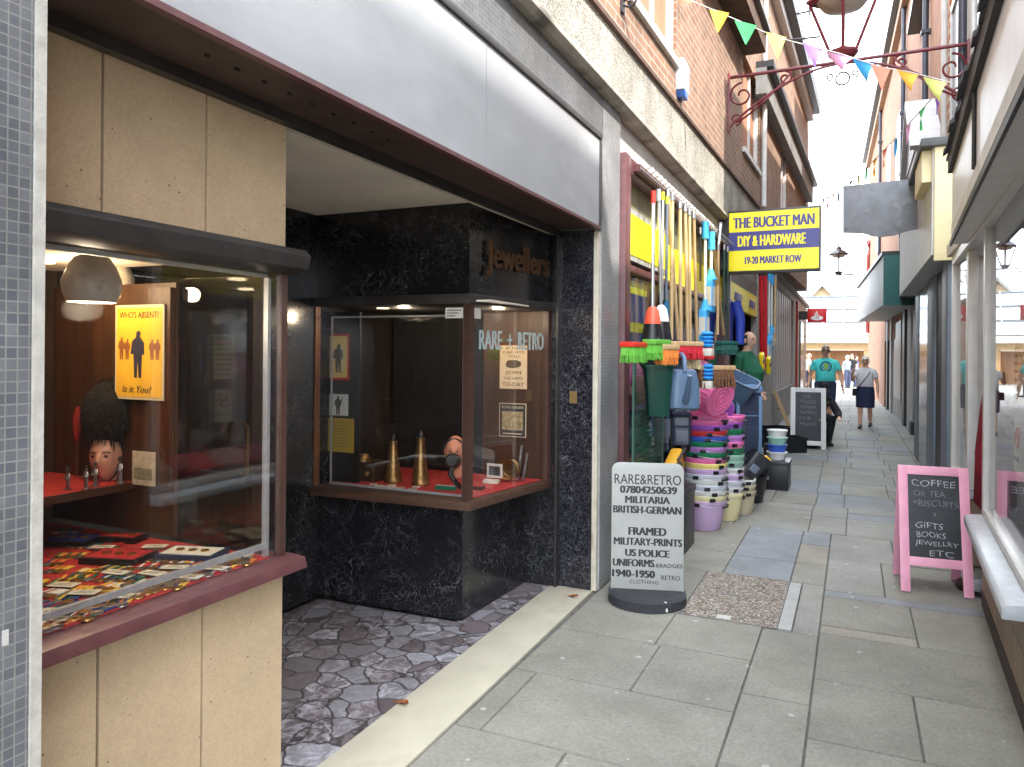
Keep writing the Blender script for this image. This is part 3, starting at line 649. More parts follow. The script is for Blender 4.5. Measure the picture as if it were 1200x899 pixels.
MB().slab([(-1.9, -2.2, 3.228), (-1.9, -2.2, 3.31), (-1.475, -2.2, 3.31), (-1.425, -2.2, 3.285), (-1.425, -2.2, 3.255), (-1.46, -2.2, 3.228)], (0, 15.1, 0)).build('cornice', CONC, ub, bevel=.006)
ubox(-2.2, 13.0, 3.30, 3.865, -.4, .0).build('pebbledash_band', PEB, ub)
ubox(-2.2, 12.95, 3.865, 3.90, -.4, .03).build('drip_course', M('brown_drip', (.10, .05, .035), rough=.7, var=.3), ub)
W1, W2 = (5.45, 6.95), (10.72, 12.35)
def wall_strip(y0, y1, z0, z1, mat): ubox(y0, y1, z0, z1, -.35, .0).build('wall', mat, ub)
wall_strip(-2.2, W1[0], 3.9, 8.0, BRK); wall_strip(W1[0], W1[1], 3.9, 4.22, BRK); wall_strip(W1[0], W1[1], 5.6, 8.0, BRK)
wall_strip(W1[1], W2[0], 3.9, 8.0, BRK); wall_strip(W2[0], W2[1], 3.9, 4.38, BRK); wall_strip(W2[0], W2[1], 5.78, 8.0, BRK)
wall_strip(W2[1], 15.2, 3.9, 8.0, BRK); wall_strip(16.4, 21, 3.3, 8.0, BRK); wall_strip(15.2, 16.4, 3.3, 4.1, BRK); wall_strip(15.2, 16.4, 5.6, 8.0, BRK); wall_strip(13.0, 15.2, 3.3, 3.9, BRK)
WHF = M('white_frame_paint', (.62, .62, .60), rough=.45, var=.08, scale=9); BOARD = M('salmon_blind', (.36, .17, .10), rough=.7, var=.2, scale=3)
for (y0, y1, z0, z1) in ((W1[0], W1[1], 4.22, 5.6), (W2[0], W2[1], 4.38, 5.78), (15.2, 16.4, 4.1, 5.6)):
    f = ubox(y0, y1, z0, z0 + .07, -.2, .04)
    for q in (ubox(y0, y0 + .07, z0 + .07, z1, -.2, -.03), ubox(y1 - .07, y1, z0 + .07, z1, -.2, -.03), ubox((y0 + y1) / 2 + .12, (y0 + y1) / 2 + .17, z0 + .07, z1, -.19, -.05)): f.add(q.v, q.f)
    fo = f.build('window', WHF, ub)
    ubox(y0 + .07, y1 - .07, z0 + .07, z1, -.10, -.08).build('board', BOARD, fo)
hood = ubox(-2.2, 10.75, 5.72, 5.98, 0, .30).build('roof_hood', M('brown_hood', (.10, .06, .04), rough=.8, var=.3), ub)
ubox(-2.2, 10.8, 5.98, 6.05, 0, .36).build('hood_capping', LEAD, ub)
ubox(11.9, 20.9, 5.55, 5.95, .001, .16).build('lead_ledge', LEAD, ub); ubox(11.9, 20.95, 5.95, 6.05, .001, .26).build('gutter', BLKP, ub)
ubox(-2.2, 21.1, 7.9, 8.08, .001, .30).build('eaves', BLKP, ub); ubox(-2.2, 21.05, 7.72, 7.9, .001, .14).build('eaves_board', WHF, ub)
MB().slab([(UX(-2.2) + .3, -2.2, 8.08), (UX(21.1) + .3, 21.1, 8.08), (-5, 21.1, 10.5), (-5, -2.2, 10.5)], (0, 0, .1)).build('roof', M('slate_roof', (.09, .09, .10), rough=.7, var=.25), ub)
for yy in (12.45,):
    MB().tube([(UX(yy) + .06, yy, 3.92), (UX(yy) + .06, yy, 7.7)], .04, 10).build('drainpipe', WHF, ub, smooth=50)
B(-6.1, -6.0, -2.2, 28, 0, 8).build('rear_wall', BRKD, ub); B(-6.0, -1.9, -2.2, -2.1, 0, 8).build('end_wall', BRKD, ub); B(-6.0, -1.86, 27.9, 28, 0, 3.3).build('end_wall', BRKD, ub)
B(-6.0, -1.9, -2.1, 28, 3.1, 3.2).build('floor', DARK, ub)
MB().box(-1.9, -1.15, 21.0, 21.8, 3.3, 8.4).build('end_wall', M('grey_roughcast', (.3, .3, .29), rough=.9, var=.2), ub)
# wall-mounted alarm box
ab = thing('alarm_box', 'white and blue burglar alarm box on the tan brick wall under the first window', 'alarm', (UX(7.05), 7.05, 4.14))
MB().slab([(UX(7) - .005, 6.95, 4.03), (UX(7) - .005, 7.17, 4.03), (UX(7) - .005, 7.2, 4.31), (UX(7) - .005, 6.92, 4.31)], (.085, 0, 0)).build('case', M('white_plastic', (.72, .73, .74), rough=.35, var=.03), ab, bevel=.012)
MB().slab([(UX(7) - .004, 7.0, 3.97), (UX(7) - .004, 7.13, 3.97), (UX(7) - .004, 7.16, 4.028), (UX(7) - .004, 6.96, 4.028)], (.08, 0, 0)).build('strobe', M('blue_lens', s2l((60, 110, 190)), rough=.2), ab, bevel=.008)

# ================================================================== RIGHT: near white shop
WPANEL = M('white_weathered_board', (.84, .85, .86), rough=.35, var=.07, scale=3, stain=((.66, .66, .65), 1.7, .6, (1, .5, 1.6)))
WPAINT = M('white_gloss_paint', (.66, .65, .62), rough=.3, var=.06, scale=8, stain=((.45, .42, .37), 8, .66))
SILLP = M('grey_white_sill', (.50, .53, .56), rough=.35, var=.12, scale=12)
ns = thing('white_shop', 'white painted gift shop with big windows, tiled stall riser and weathered white boarding above', 'shop', (.74, 5, 0))
m_ = brick_mat('beige_brown_tile', (.29, .21, .145), (.23, .165, .115), (.10, .08, .06), 'yz', bw=.155, bh=.305, ms=.006, rough=.5, offset=0)
B(.742, 1.0, 1.0, 5.44, 0, .49).build('stall_riser', m_, ns); B(.744, 1.0, 6.42, 7.5, 0, .49).build('stall_riser', m_, ns)
B(.738, .75, 1.0, 5.44, .0, .10).build('brick_plinth', M('dark_brick_plinth', (.06, .045, .04), rough=.8, var=.3), ns)
MB().slab([(.64, 3.52, .50), (.64, 3.52, .545), (.66, 3.52, .56), (.86, 3.52, .575), (.86, 3.52, .50)], (0, 1.93, 0)).build('sill', SILLP, ns, bevel=.006)
MB().slab([(.68, 6.40, .50), (.68, 6.40, .545), (.86, 6.40, .565), (.86, 6.40, .50)], (0, 1.1, 0)).build('sill', SILLP, ns, bevel=.006)
fm = MB()
for (a, bb) in ((5.36, 5.44), (6.42, 6.54), (7.38, 7.46)): fm.box(.735, .80, a, bb, .565, 2.34)
fm.box(.735, .80, 3.52, 3.58, .576, 2.34); fm.box(.735, .80, 3.58, 5.36, .576, .62); fm.box(.735, .80, 6.54, 7.38, .568, .61)
fm.box(.735, .80, 3.52, 7.46, 2.34, 2.42)
fm.build('window_frame', WPAINT, ns, bevel=.004)
B(.765, .771, 3.58, 5.36, .62, 2.34).build('window_glass', GLASS, ns); B(.765, .771, 6.54, 7.38, .61, 2.34).build('window_glass', GLASS, ns)
B(.74, .85, 2.2, 3.5, .0, 2.34).build('side_door', M('dark_plum_door', (.035, .028, .03), rough=.35), ns)
B(.74, 1.0, 1.0, 2.2, .49, 2.34).build('front_wall', WPAINT, ns)
MB().box(.60, 1.0, 1.0, 6.2, 2.42, 2.50).box(.70, 1.0, 6.2, 7.5, 2.42, 2.52).build('soffit', M('cream_soffit', (.66, .64, .59), rough=.6, var=.1), ns)
def EZ(y): return 2.98
MB().slab([(.605, 1.0, 2.385), (.605, 6.2, 2.385), (.605, 6.2, EZ(6.2)), (.605, 1.0, EZ(1.0))], (.09, 0, 0)).build('fascia_boarding', WPANEL, ns)
B(.590, .6045, 1.0, 6.22, 2.35, 2.384).build('edge_bead', M('black_cable', (.015, .015, .015), rough=.5), ns); B(.606, .80, 1.0, 6.2, 2.362, 2.383).build('fascia_underside', WPAINT, ns)
B(.606, .694, 6.201, 6.225, 2.42, EZ(6.2)).build('fascia_end', M('tan_board', (.40, .33, .24), rough=.7, var=.2), ns)
mbx = MB(); rnd = random.Random(5); yy = 1.0
while yy < 6.2:
    dy = rnd.uniform(.12, .2); k = rnd.uniform(-.015, .02); z0 = EZ(yy) + rnd.uniform(-.006, .006)
    mbx.slab([(.55 + k, yy, z0), (.55 + k, yy + dy - .006, EZ(yy + dy)), (2.3, yy + dy - .006, 4.2), (2.3, yy, 4.2)], (0, 0, .028)); yy += dy
mbx.build('slate_roof', M('dark_slate', (.035, .032, .033), rough=.7, var=.35, scale=9), ns)
MB().slab([(.575, 1.0, EZ(1) - .10), (.575, 6.22, EZ(6.2) - .10), (.575, 6.22, EZ(6.2) - .004), (.575, 1.0, EZ(1) - .004)], (.029, 0, 0)).build('eave_board', M('dark_eave_board', (.03, .026, .025), rough=.7), ns)
MB().tube([(.595, 4.35, 2.5), (.595, 4.35, 2.9)], .010, 8).tube([(.595, 4.39, 2.5), (.595, 4.39, 2.9)], .008, 8).build('conduit', _mats['black_cable'], ns)
B(4.2, 9, -2.5, 1.4, 0, 10.2).build('added_sun_blocker', BRKD, ns); B(4.2, 9, 1.405, 4.9, 0, 9.55).build('added_sun_blocker', BRKD, ns); B(4.2, 9, 4.905, 7.4, 0, 10.5).build('added_sun_blocker', BRKD, ns)  # unseen blocks added to block the sun; stepped tops shape light on the left wall
B(.8, 4.2, 1.0, 1.1, 0, 3.3).build('party_wall', WPAINT, ns); B(.8, 2.3, 7.5, 7.56, 0, 2.42).build('party_wall', WPAINT, ns)
B(1.0, 2.3, 1.1, 7.5, .0, .02).build('interior_floor', M('brown_floor', (.10, .07, .05), rough=.6), ns)
B(2.25, 2.29, 1.1, 7.5, 0, 2.5).build('interior_wall', M('interior_grey', (.20, .19, .18), rough=.8, var=.3, scale=2), ns)
B(.86, 1.5, 3.55, 5.38, .50, .54).build('window_bed', M('pale_window_bed', (.4, .38, .36), rough=.7), ns)
B(1.45, 1.49, 5.44, 6.3, .02, 2.34).build('door', DKWOOD, ns)
MB().box(.90, 1.0, 7.58, 7.70, .0, 2.45).build('end_post', P('cream_post', (228, 215, 170), rough=.5, var=.05), ns); B(.86, 1.02, 7.57, 7.72, 0, .52).build('post_foot', _mats['cream_post'], ns, bevel=.01)
for o in ns.children:                      # the near facade stands slightly turned towards the street
    if o.name.split('.')[0] in ('added_sun_blocker', 'interior_floor', 'interior_wall', 'end_post', 'post_foot'): continue
    for v in o.data.vertices:
        v.co.x += .049 * (min(v.co.y + 5, 6.2) - 5.4)
NSX = lambda x, y: x + .049 * (min(y, 6.2) - 5.4)
pr_ = thing('closed_parasol', 'closed burgundy parasol leaning inside the white shop doorway', 'parasol', (.86, 5.80, .0))
BUR = P('burgundy_cloth', (125, 18, 40), rough=.85, var=.15, scale=14)
MB().lathe([(.22, 0), (.22, .03), (.05, .06), (.03, .3)], (.86, 5.80, .003), 20).build('base', BLKP, pr_); MB().tube([(.86, 5.80, .05), (.86, 5.80, 1.75)], .016, 10).build('pole', ALU, pr_)
L = MB(); n_ = 24
for i_, (r_c, z_) in enumerate(((.045, .50), (.10, .58), (.105, .9), (.08, 1.2), (.055, 1.42), (.03, 1.56), (.018, 1.6))):
    L.v += [Vector((.86 + r_c * (1 + .22 * math.cos(6 * a + z_ * 3)) * math.cos(a), 5.80 + r_c * (1 + .22 * math.cos(6 * a + z_ * 3)) * math.sin(a), z_)) for a in [2 * PI * k / n_ for k in range(n_)]]
for i_ in range(6):
    for k in range(n_): L.f.append((i_ * n_ + k, i_ * n_ + (k + 1) % n_, (i_ + 1) * n_ + (k + 1) % n_, (i_ + 1) * n_ + k)); L.c.append(None)
L.build('canopy', BUR, pr_, smooth=70); MB().lathe([(.03, 0), (.05, .02), (.05, .10), (.02, .11)], (.86, 5.80, .41), 14).build('rib_ends', BLKP, pr_)
# ================================================================== RIGHT: cream shop next door
CREAM = M('cream_paint', s2l((228, 215, 170)), rough=.5, var=.05, scale=5, stain=(s2l((190, 172, 125)), 2.5, .62))
cs_ = thing('cream_shop', 'shop with deep cream fascia box, lead capping and blue grey door posts', 'shop', (.95, 10, 0))
B(.66, 1.15, 7.95, 13.2, 2.50, 3.50).build('fascia_box', M('white_side_board', (.62, .62, .60), rough=.5, var=.08, stain=((.45, .44, .42), 3, .6)), cs_)
MB().box(.675, 1.06, 7.90, 7.948, 2.44, 3.50).build('end_panel', CREAM, cs_, bevel=.006)
B(.58, .672, 8.02, 8.9, 3.20, 3.50).build('corbel', CREAM, cs_)
B(.56, 1.2, 7.86, 13.2, 3.502, 3.58).build('lead_capping', M('dark_lead', (.09, .095, .10), rough=.6, var=.25), cs_, bevel=.01)
BLG = M('blue_grey_paint', s2l((120, 132, 150)), rough=.45, var=.1, scale=7)
B(.80, .98, 8.0, 8.5, 0, 2.48).build('door_post', BLG, cs_, bevel=.006)
B(.86, .98, 8.5, 9.7, 0, 2.48).build('dark_door', M('dark_brown_door', (.03, .022, .02), rough=.5, var=.2), cs_)
B(.84, .98, 9.7, 10.6, 0, 2.48).build('door_post', BLG, cs_, bevel=.006); B(.88, 1.0, 10.6, 12.3, 0, 2.48).build('window_wall', M('grey_dark_window', (.05, .055, .06), rough=.15), cs_)
B(.88, 1.0, 12.3, 13.2, 0, 2.48).build('door_post', BLG, cs_, bevel=.006)
MB().slab([(.80, 8.52, .0), (.97, 8.52, .0), (.97, 8.52, .22)], (0, .5, 0)).build('yellow_ramp', M('mustard_kerb', s2l((200, 160, 70)), rough=.7), cs_)
B(.97, 3, 7.58, 13.2, 0, 3.3).build('body', DARK, cs_)
# ================================================================== RIGHT: dark shopfront, then green-ended canopy shop
ds = thing('dark_shopfront', 'narrow shopfront with navy black pilasters and white panels between cream and green shops', 'shop', (1.2, 15, 0))
NVB = M('navy_black_paint', s2l((38, 42, 52)), rough=.4, var=.2); PALEW = M('pale_panel', (.55, .55, .53), rough=.5, var=.08)
B(1.22, 3, 13.2, 17.0, 0, 3.4).build('body', PALEW, ds)
for (a, bb) in ((13.2, 13.7), (15.0, 15.5), (16.6, 17.0)):
    p_ = B(1.10, 1.219, a, bb, 0, 2.7).build('pilaster', NVB, ds); B(1.04, 1.219, a - .05, bb + .05, 0, .25).build('plinth', NVB, p_)
for (a, bb) in ((13.7, 15.0), (15.5, 16.6)):
    B(1.16, 1.219, a, bb, 0, .75).build('stall_riser', NVB, ds); wf = B(1.13, 1.219, a, bb, .75, .82).build('window', PALEW, ds)
    B(1.20, 1.215, a, bb, .82, 2.1).build('pane', M('reflective_dark_pane', (.10, .11, .12), rough=.08), wf)
MB().slab([(1.2, 13.2, 3.4), (.85, 13.2, 2.85), (.85, 13.2, 2.72), (1.2, 13.2, 2.72)], (0, 3.75, 0)).build('hood', M('dark_grey_hood', (.10, .10, .11), rough=.6, var=.2), ds)
gs = thing('canopy_shop', 'shop under a long white fascia canopy with a teal green end panel', 'shop', (1.1, 21, 0))
TEAL = M('teal_panel', s2l((20, 98, 92)), rough=.4, var=.1, scale=3); CONCW = M('pale_fascia', (.58, .58, .56), rough=.55, var=.1, scale=2, stain=((.42, .42, .40), 2, .58, (1, 1, .3)))
MB().prism([(.56, 17.02), (1.3, 17.02), (1.0, 25.2), (.12, 25.2)], 2.60, 3.62).build('fascia_box', CONCW, gs)
B(.55, 1.12, 16.96, 17.018, 2.585, 3.66).build('end_panel', TEAL, gs)
MB().prism([(.52, 16.95), (1.3, 16.95), (1.0, 25.25), (.07, 25.25)], 3.622, 3.69).build('capping', BLKP, gs)
MB().prism([(1.13, 17.03), (2.4, 17.03), (2.2, 25.0), (.93, 25.0)], 0, 2.598).build('wall', GST, gs)
for k, (a, bb) in enumerate(((17.2, 17.9), (18.6, 19.1), (22.6, 23.0), (24.0, 24.4))):
    xa, xb = 1.13 - .0251 * (a - 17), 1.13 - .0251 * (bb - 17)
    MB().prism([(xa - .06, a), (xb - .06, bb), (xb + .002, bb), (xa + .002, a)], 0, 2.59).build('pilaster' if k % 2 == 0 else 'dark_pilaster', PALEW if k % 2 == 0 else NVB, gs)
MB().prism([(1.0, 19.4), (.99, 22.2), (1.0 + .05, 22.2), (1.06, 19.4)], .5, 2.4).build('shop_window', M('grey_shutter', (.42, .41, .39), rough=.4, var=.08), gs)

# ================================================================== RIGHT: upper storeys
OBR = brick_mat('orange_brick', (.36, .14, .06), (.27, .10, .048), (.32, .22, .15), 'yz', stain=((.38, .18, .09), .7, .5))
ru = thing('orange_brick_building', 'tall orange brick building with dark gutters and drainpipes above the right shops', 'building', (1.2, 20, 3.6))
B(1.15, 4, 11.8, 16.5, 3.6, 7.9).build('wall', OBR, ru)
def RX(y): return 1.15 - .0315 * (y - 16.5)
MB().prism([(RX(16.5), 16.5), (5, 16.5), (5, 35), (RX(35), 35)], 2.0, 9.8).build('wall', OBR, ru); MB().prism([(RX(25.3), 25.3), (5, 25.3), (5, 34.9), (RX(34.9), 34.9)], -.03, 1.998).build('wall', OBR, ru)
B(.92, 1.4, 8, 16.6, 7.9, 8.05).build('gutter', BLKP, ru)
MB().prism([(RX(16.5) - .28, 16.5), (RX(16.5) + .3, 16.5), (RX(35) + .3, 35.2), (RX(35) - .28, 35.2)], 9.8, 9.98).build('gutter', BLKP, ru)
MB().prism([(RX(16.5) - .14, 16.5), (RX(16.5) + .3, 16.5), (RX(35) + .3, 35.1), (RX(35) - .14, 35.1)], 9.55, 9.8).build('corbel_course', M('stone_corbel', (.45, .30, .2), rough=.8, var=.15), ru)
MB().slab([(RX(16.5) - .25, 16.4, 9.98), (RX(35) - .25, 35.2, 9.98), (5, 35.2, 12.5), (5, 16.4, 12.5)], (0, 0, .1)).build('roof', M('slate_roof_right', (.1, .1, .11), rough=.7), ru)
DPIPE = M('dark_drainpipe', (.05, .055, .075), rough=.4, var=.2)
for (x, y, z0, z1) in ((1.07, 14.3, 3.6, 7.9), (RX(19.2) - .07, 19.2, 3.7, 9.6), (RX(27) - .07, 27, 3.7, 9.6)):
    p_ = MB().tube([(x, y, z0), (x, y, z1)], .05, 10); 
    for k in range(4): p_.box(x - .07, x + .08, y - .065, y + .065, z0 + .6 + k * 1.4, z0 + .66 + k * 1.4)
    p_.build('drainpipe', DPIPE, ru)
MB().tube([(RX(34) - .06, 34, 2.5), (RX(34) - .06, 34, 5.6), (RX(34) + .02, 34, 6.0), (RX(34) - .06, 33.6, 6.2)], .09, 10).build('red_pipe', M('red_pipe', s2l((150, 60, 55)), rough=.5), ru)
for (y0, y1, z0, z1) in ((20.5, 21.6, 5.2, 7.6), (23.5, 24.6, 5.2, 7.6), (28.5, 29.6, 5.2, 7.6)):
    MB().prism([(RX(y0) - .02, y0), (RX(y0) + .05, y0), (RX(y1) + .05, y1), (RX(y1) - .02, y1)], z0, z1).build('window', M('dark_sash', (.10, .10, .10), rough=.15), ru)
wu = thing('white_upper_house', 'tall white plastered house front with pipes above the cream shop', 'house', (1.15, 10, 3.6))
PLA = M('off_white_plaster', (.56, .54, .49), rough=.8, var=.08, scale=2, stain=((.36, .34, .30), 1.6, .55, (1, 1, .25)))
B(1.15, 4, 7.9, 11.78, 3.3, 7.88).build('wall', PLA, wu)
for (y0, y1) in ((8.4, 9.1), (10.4, 11.1)):
    q = MB().box(1.12, 1.149, y0 - .08, y0, 4.2, 6.0).box(1.12, 1.149, y1, y1 + .08, 4.2, 6.0).box(1.12, 1.149, y0 - .08, y1 + .08, 6.0, 6.1).box(1.08, 1.149, y0 - .12, y1 + .12, 4.1, 4.2).build('window', WHF, wu)
    B(1.14, 1.149, y0, y1, 4.2, 6.0).build('pane', _mats['reflective_dark_pane'], q)
for yy in (9.7, 11.5): MB().tube([(1.09, yy, 3.5), (1.09, yy, 7.9)], .045, 10).build('drainpipe', PALEW if yy > 10 else DPIPE, wu, smooth=50)
B(1.12, 1.149, 11.3, 11.78, 3.6, 7.88).build('quoin_strip', brick_mat('toothed_brick', (.42, .17, .08), (.36, .14, .07), (.5, .42, .34), 'yz', bh=.15, bw=.46, ms=.03), wu)
# white gabled oriel
og = thing('oriel_window', 'white gabled oriel bay window projecting from the orange brick wall', 'window', (1.0, 14, 3.6))
WB = M('white_bay_paint', (.68, .69, .70), rough=.45, var=.05)
MB().slab([(.82, 12.3, 3.7), (1.148, 12.3, 3.7), (1.148, 12.3, 4.6), (.82, 12.3, 4.6)], (0, 2.2, 0)).build('bay', WB, og)
MB().slab([(.80, 12.28, 4.6), (.80, 14.52, 4.6), (.80, 13.4, 5.45)], (.348, 0, 0)).build('gable', WB, og)
MB().slab([(.72, 12.15, 4.53), (.72, 13.4, 5.5), (.72, 13.4, 5.62), (.72, 12.05, 4.57)], (.42, 0, 0)).slab([(.72, 14.65, 4.53), (.72, 14.75, 4.57), (.72, 13.4, 5.62), (.72, 13.4, 5.5)], (.42, 0, 0)).build('bargeboard', M('grey_white_board', (.5, .5, .5), rough=.5), og)
for k in range(3): MB().box(.812, .819, 12.42 + k * .68, 13.0 + k * .68, 3.75, 4.45).build('pane', _mats['reflective_dark_pane'], og)
for k in range(1): MB().box(.9, 1.1, 12.29, 12.298, 3.75, 4.45).build('pane', _mats['reflective_dark_pane'], og)

# ================================================================== FAR END: the square and market hall
mh = thing('market_hall', 'low market hall with white banded glass canopy over orange timber shutters', 'hall', (-.5, 52, 0))
WGL = M('white_canopy_panel', (.36, .40, .43), rough=.3, var=.05, scale=1.5)
MB().slab([(-16, 50, 2.75), (16, 50, 2.75), (16, 53, 5.4), (-16, 53, 5.4)], (0, .1, .08)).build('canopy', WGL, mh)
mbx = MB()
for k in range(4):
    z = 2.72 + k * .88; y = 50 + (z - 2.75) * 1.13
    mbx.box(-16, 16, y - .07, y + .02, z, z + .10)
mbx.build('canopy_band', M('grey_band', (.12, .13, .14), rough=.5), mh)
mbx = MB()
for k in range(26): 
    x = -15 + k * 1.2; mbx.slab([(x, 49.97, 2.75), (x + .05, 49.97, 2.75), (x + .05, 52.97, 5.4), (x, 52.97, 5.4)], (0, 0, .09))
mbx.build('glazing_bars', M('pale_grey_bar', (.45, .48, .5), rough=.5), mh)
B(-16, 16, 49.9, 50.1, 2.35, 2.75).build('eaves_board', WB, mh)
OW = wood_mat('orange_timber', (.22, .095, .032), (.31, .145, .048), 'z'); OWL = wood_mat('pale_orange_timber', (.30, .18, .075), (.36, .23, .10), 'x')
B(-16, 16, 50.3, 50.5, 1.9, 2.35).build('timber_beam', OWL, mh); B(-16, 16, 51.4, 51.6, 0, 1.9).build('timber_wall', OW, mh)
for k in range(14):
    x = -15.5 + k * 2.3; B(x, x + .35, 50.35, 50.6, 0, 1.9).build('timber_post', OWL, mh)
mbx = MB()
for k in range(90): mbx.box(-16 + k * .355, -16 + k * .355 + .04, 51.34, 51.4, .1, 1.9)
mbx.build('timber_slats', OW, mh)
gh = thing('gabled_roof', 'distant gabled roof peeking above the white market canopy', 'roof', (-3.0, 70, 5))
ga = on(964, 336, y=70); gb_ = on(948, 352, y=70); gw = ga.x - gb_.x; gz = gb_.z
MB().slab([(ga.x - gw, 70, gz), (ga.x + gw, 70, gz), (ga.x, 70, ga.z)], (0, .3, 0)).build('gable', M('ochre_gable', (.42, .30, .17), rough=.7, var=.15), gh)
MB().slab([(ga.x - gw * 1.2, 69.6, gz - .05), (ga.x, 69.6, ga.z + .35), (ga.x, 69.6, ga.z + .02), (ga.x - gw, 69.6, gz - .05)], (0, 9, 0)).slab([(ga.x + gw * 1.2, 69.6, gz - .05), (ga.x + gw, 69.6, gz - .05), (ga.x, 69.6, ga.z + .02), (ga.x, 69.6, ga.z + .35)], (0, 9, 0)).build('roof_slope', LEAD, gh)

# ================================================================== DISPLAY: things in the left window
X, Y, Z = Vector((1, 0, 0)), Vector((0, 1, 0)), Vector((0, 0, 1))
BRASS = M('old_brass', (.30, .17, .065), rough=.42, metal=.9, var=.3, scale=30)
SILV = M('pewter', (.35, .34, .33), rough=.35, metal=.9, var=.3, scale=40)
def sheet(name, label, cat, o, right, up, wd, ht, mat, th=.004, border=None, group=None, bw=.008):
    """a flat printed sheet or board standing on its own; o = centre"""
    t_ = thing(name, label, cat, o, group); right, up = Vector(right).normalized(), Vector(up).normalized(); n = right.cross(up)
    o = Vector(o)
    def rect(cx, cy, w_, h_, z0, z1, nm, m_, par=t_):
        a = [o + right * (cx + sx * w_ / 2) + up * (cy + sy * h_ / 2) + n * z0 for sx, sy in ((-1, -1), (1, -1), (1, 1), (-1, 1))]
        return MB().slab(a, n * (z1 - z0)).build(nm, m_, par)
    if border:
        rect(0, 0, wd, ht, 0, th, 'border', border); rect(0, 0, wd - 2 * bw, ht - 2 * bw, th + .0003, th + .0012, 'face', mat)
    else: rect(0, 0, wd, ht, 0, th, 'face', mat)
    t_['_o'] = 0; del t_['_o']
    return t_, (lambda s_, cx, cy, h_, w_=None, m_=INK, bold=.0, shear=0, nm='lettering': letters(s_, o + right * cx + up * cy + n * (th + .0012), right, up, h_, w_, bold, .0008, shear).build(nm, m_, t_)), \
        (lambda cx, cy, w_, h_, m_, nm='panel': rect(cx, cy, w_, h_, th + .0013, th + .002, nm, m_)), (lambda mbx, nm, m_: mbx.build(nm, m_, t_)), o + n * (th + .0013), right, up, n
def silhouette(o, right, up, n, h):
    """a plain standing figure as a flat printed shape"""
    pts = [(-.10, 0), (-.02, 0), (.0, .40), (.03, 0), (.11, 0), (.13, .50), (.20, .48), (.19, .74), (.09, .84), (.07, .86), (.09, .95), (.03, 1.0), (-.05, .96), (-.05, .86), (-.17, .78), (-.22, .50), (-.13, .50)]
    return MB().slab([o + right * (x * h) + up * (y * h) for x, y in pts], n * .0007)

p1, p2 = on(135, 358, y=1.945), on(191, 470, y=1.945)
YP = M('amber_poster_print', s2l((245, 190, 60)), rough=.45, var=.12, scale=6)
ph = (p1.z - p2.z); pw_ = p2.x - p1.x
st, tx, rc, ad, so_, r_, u_, n_ = sheet('recruiting_poster', 'framed amber poster asking who is absent hanging above the fur hat', 'poster', ((p1.x + p2.x) / 2, 1.952, (p1.z + p2.z) / 2), X, Z, pw_, ph, YP, border=M('cream_border', (.68, .58, .38), rough=.5), bw=.010)
tx("WHO'S ABSENT?", 0, ph * .395, ph * .07, pw_ * .80, M('brown_ink', (.05, .03, .02), rough=.6), .01)
tx("Is it You?", -pw_ * .03, -ph * .39, ph * .07, pw_ * .6, _mats['brown_ink'], .013, .3)
for k, (dx, hh, mm_) in enumerate(((-.36, .24, 'rust'), (-.24, .22, 'rust'), (.27, .22, 'rust'), (.38, .22, 'rust'), (-.02, .50, 'navy'))):
    mt = M('rust_ink', (.30, .10, .03), rough=.6) if mm_ == 'rust' else M('navy_ink', (.03, .03, .06), rough=.6)
    silhouette(so_ + r_ * (dx * pw_) + u_ * ((-.08 if mm_ == 'rust' else -.27) * ph), r_, u_, n_, hh * ph).build('figure', mt, st)
# pendant globe
gp = on(108, 331, x=-2.12); gr = .083
t_ = thing('pendant_lamp', 'white globe pendant lamp glowing from its open base in the left window', 'lamp', (gp.x, gp.y, 1.86))
MB().lathe([(.03, gr * 1.0), (.05, gr * .9), (gr * .82, gr * .55), (gr, gr * .05), (gr * .97, -gr * .35), (gr * .82, -gr * .72), (gr * .80, -gr * .74), (gr * .9, -gr * .3), (gr * .93, 0), (gr * .7, gr * .6), (.02, gr * .9)], gp, 28, caps=False).build('globe', M('dusty_opal_glass', (.62, .56, .48), rough=.3, var=.12, scale=12, stain=((.20, .15, .11), 16, .56, (1, 1, 1))), t_, smooth=60)
MB().lathe([(gr * .80, 0), (gr * .4, -.004), (0.001, -.005)], gp - Z * gr * .71, 24).build('lit_opening', emit_mat('lamp_glow', (1, .86, .62), 2.2), t_)
MB().lathe([(.03, 0), (.03, .05), (.012, .06)], gp + Z * gr * .93, 14).build('cap', BRONZE, t_)
lamp('bulb', tuple(gp - Z * (gr * .95)), 1.1, (1, .82, .58), t_, .04)
gq = on(140, 322, x=-2.62)
t_ = thing('ceiling_spotlight', 'small white ceiling spotlight behind the globe lamp', 'lamp', (gq.x, gq.y, 1.868))
MB().lathe([(.04, .07), (.055, .03), (.05, -.05), (.04, -.05)], (gq.x, gq.y, 1.80), 16).build('shade', M('cream_enamel', (.6, .55, .46), rough=.35, var=.05), t_, smooth=50)
MB().lathe([(.042, 0), (.001, -.002)], (gq.x, gq.y, 1.7495), 16).build('bulb_face', emit_mat('warm_bulb', (1, .78, .5), 3.0), t_)
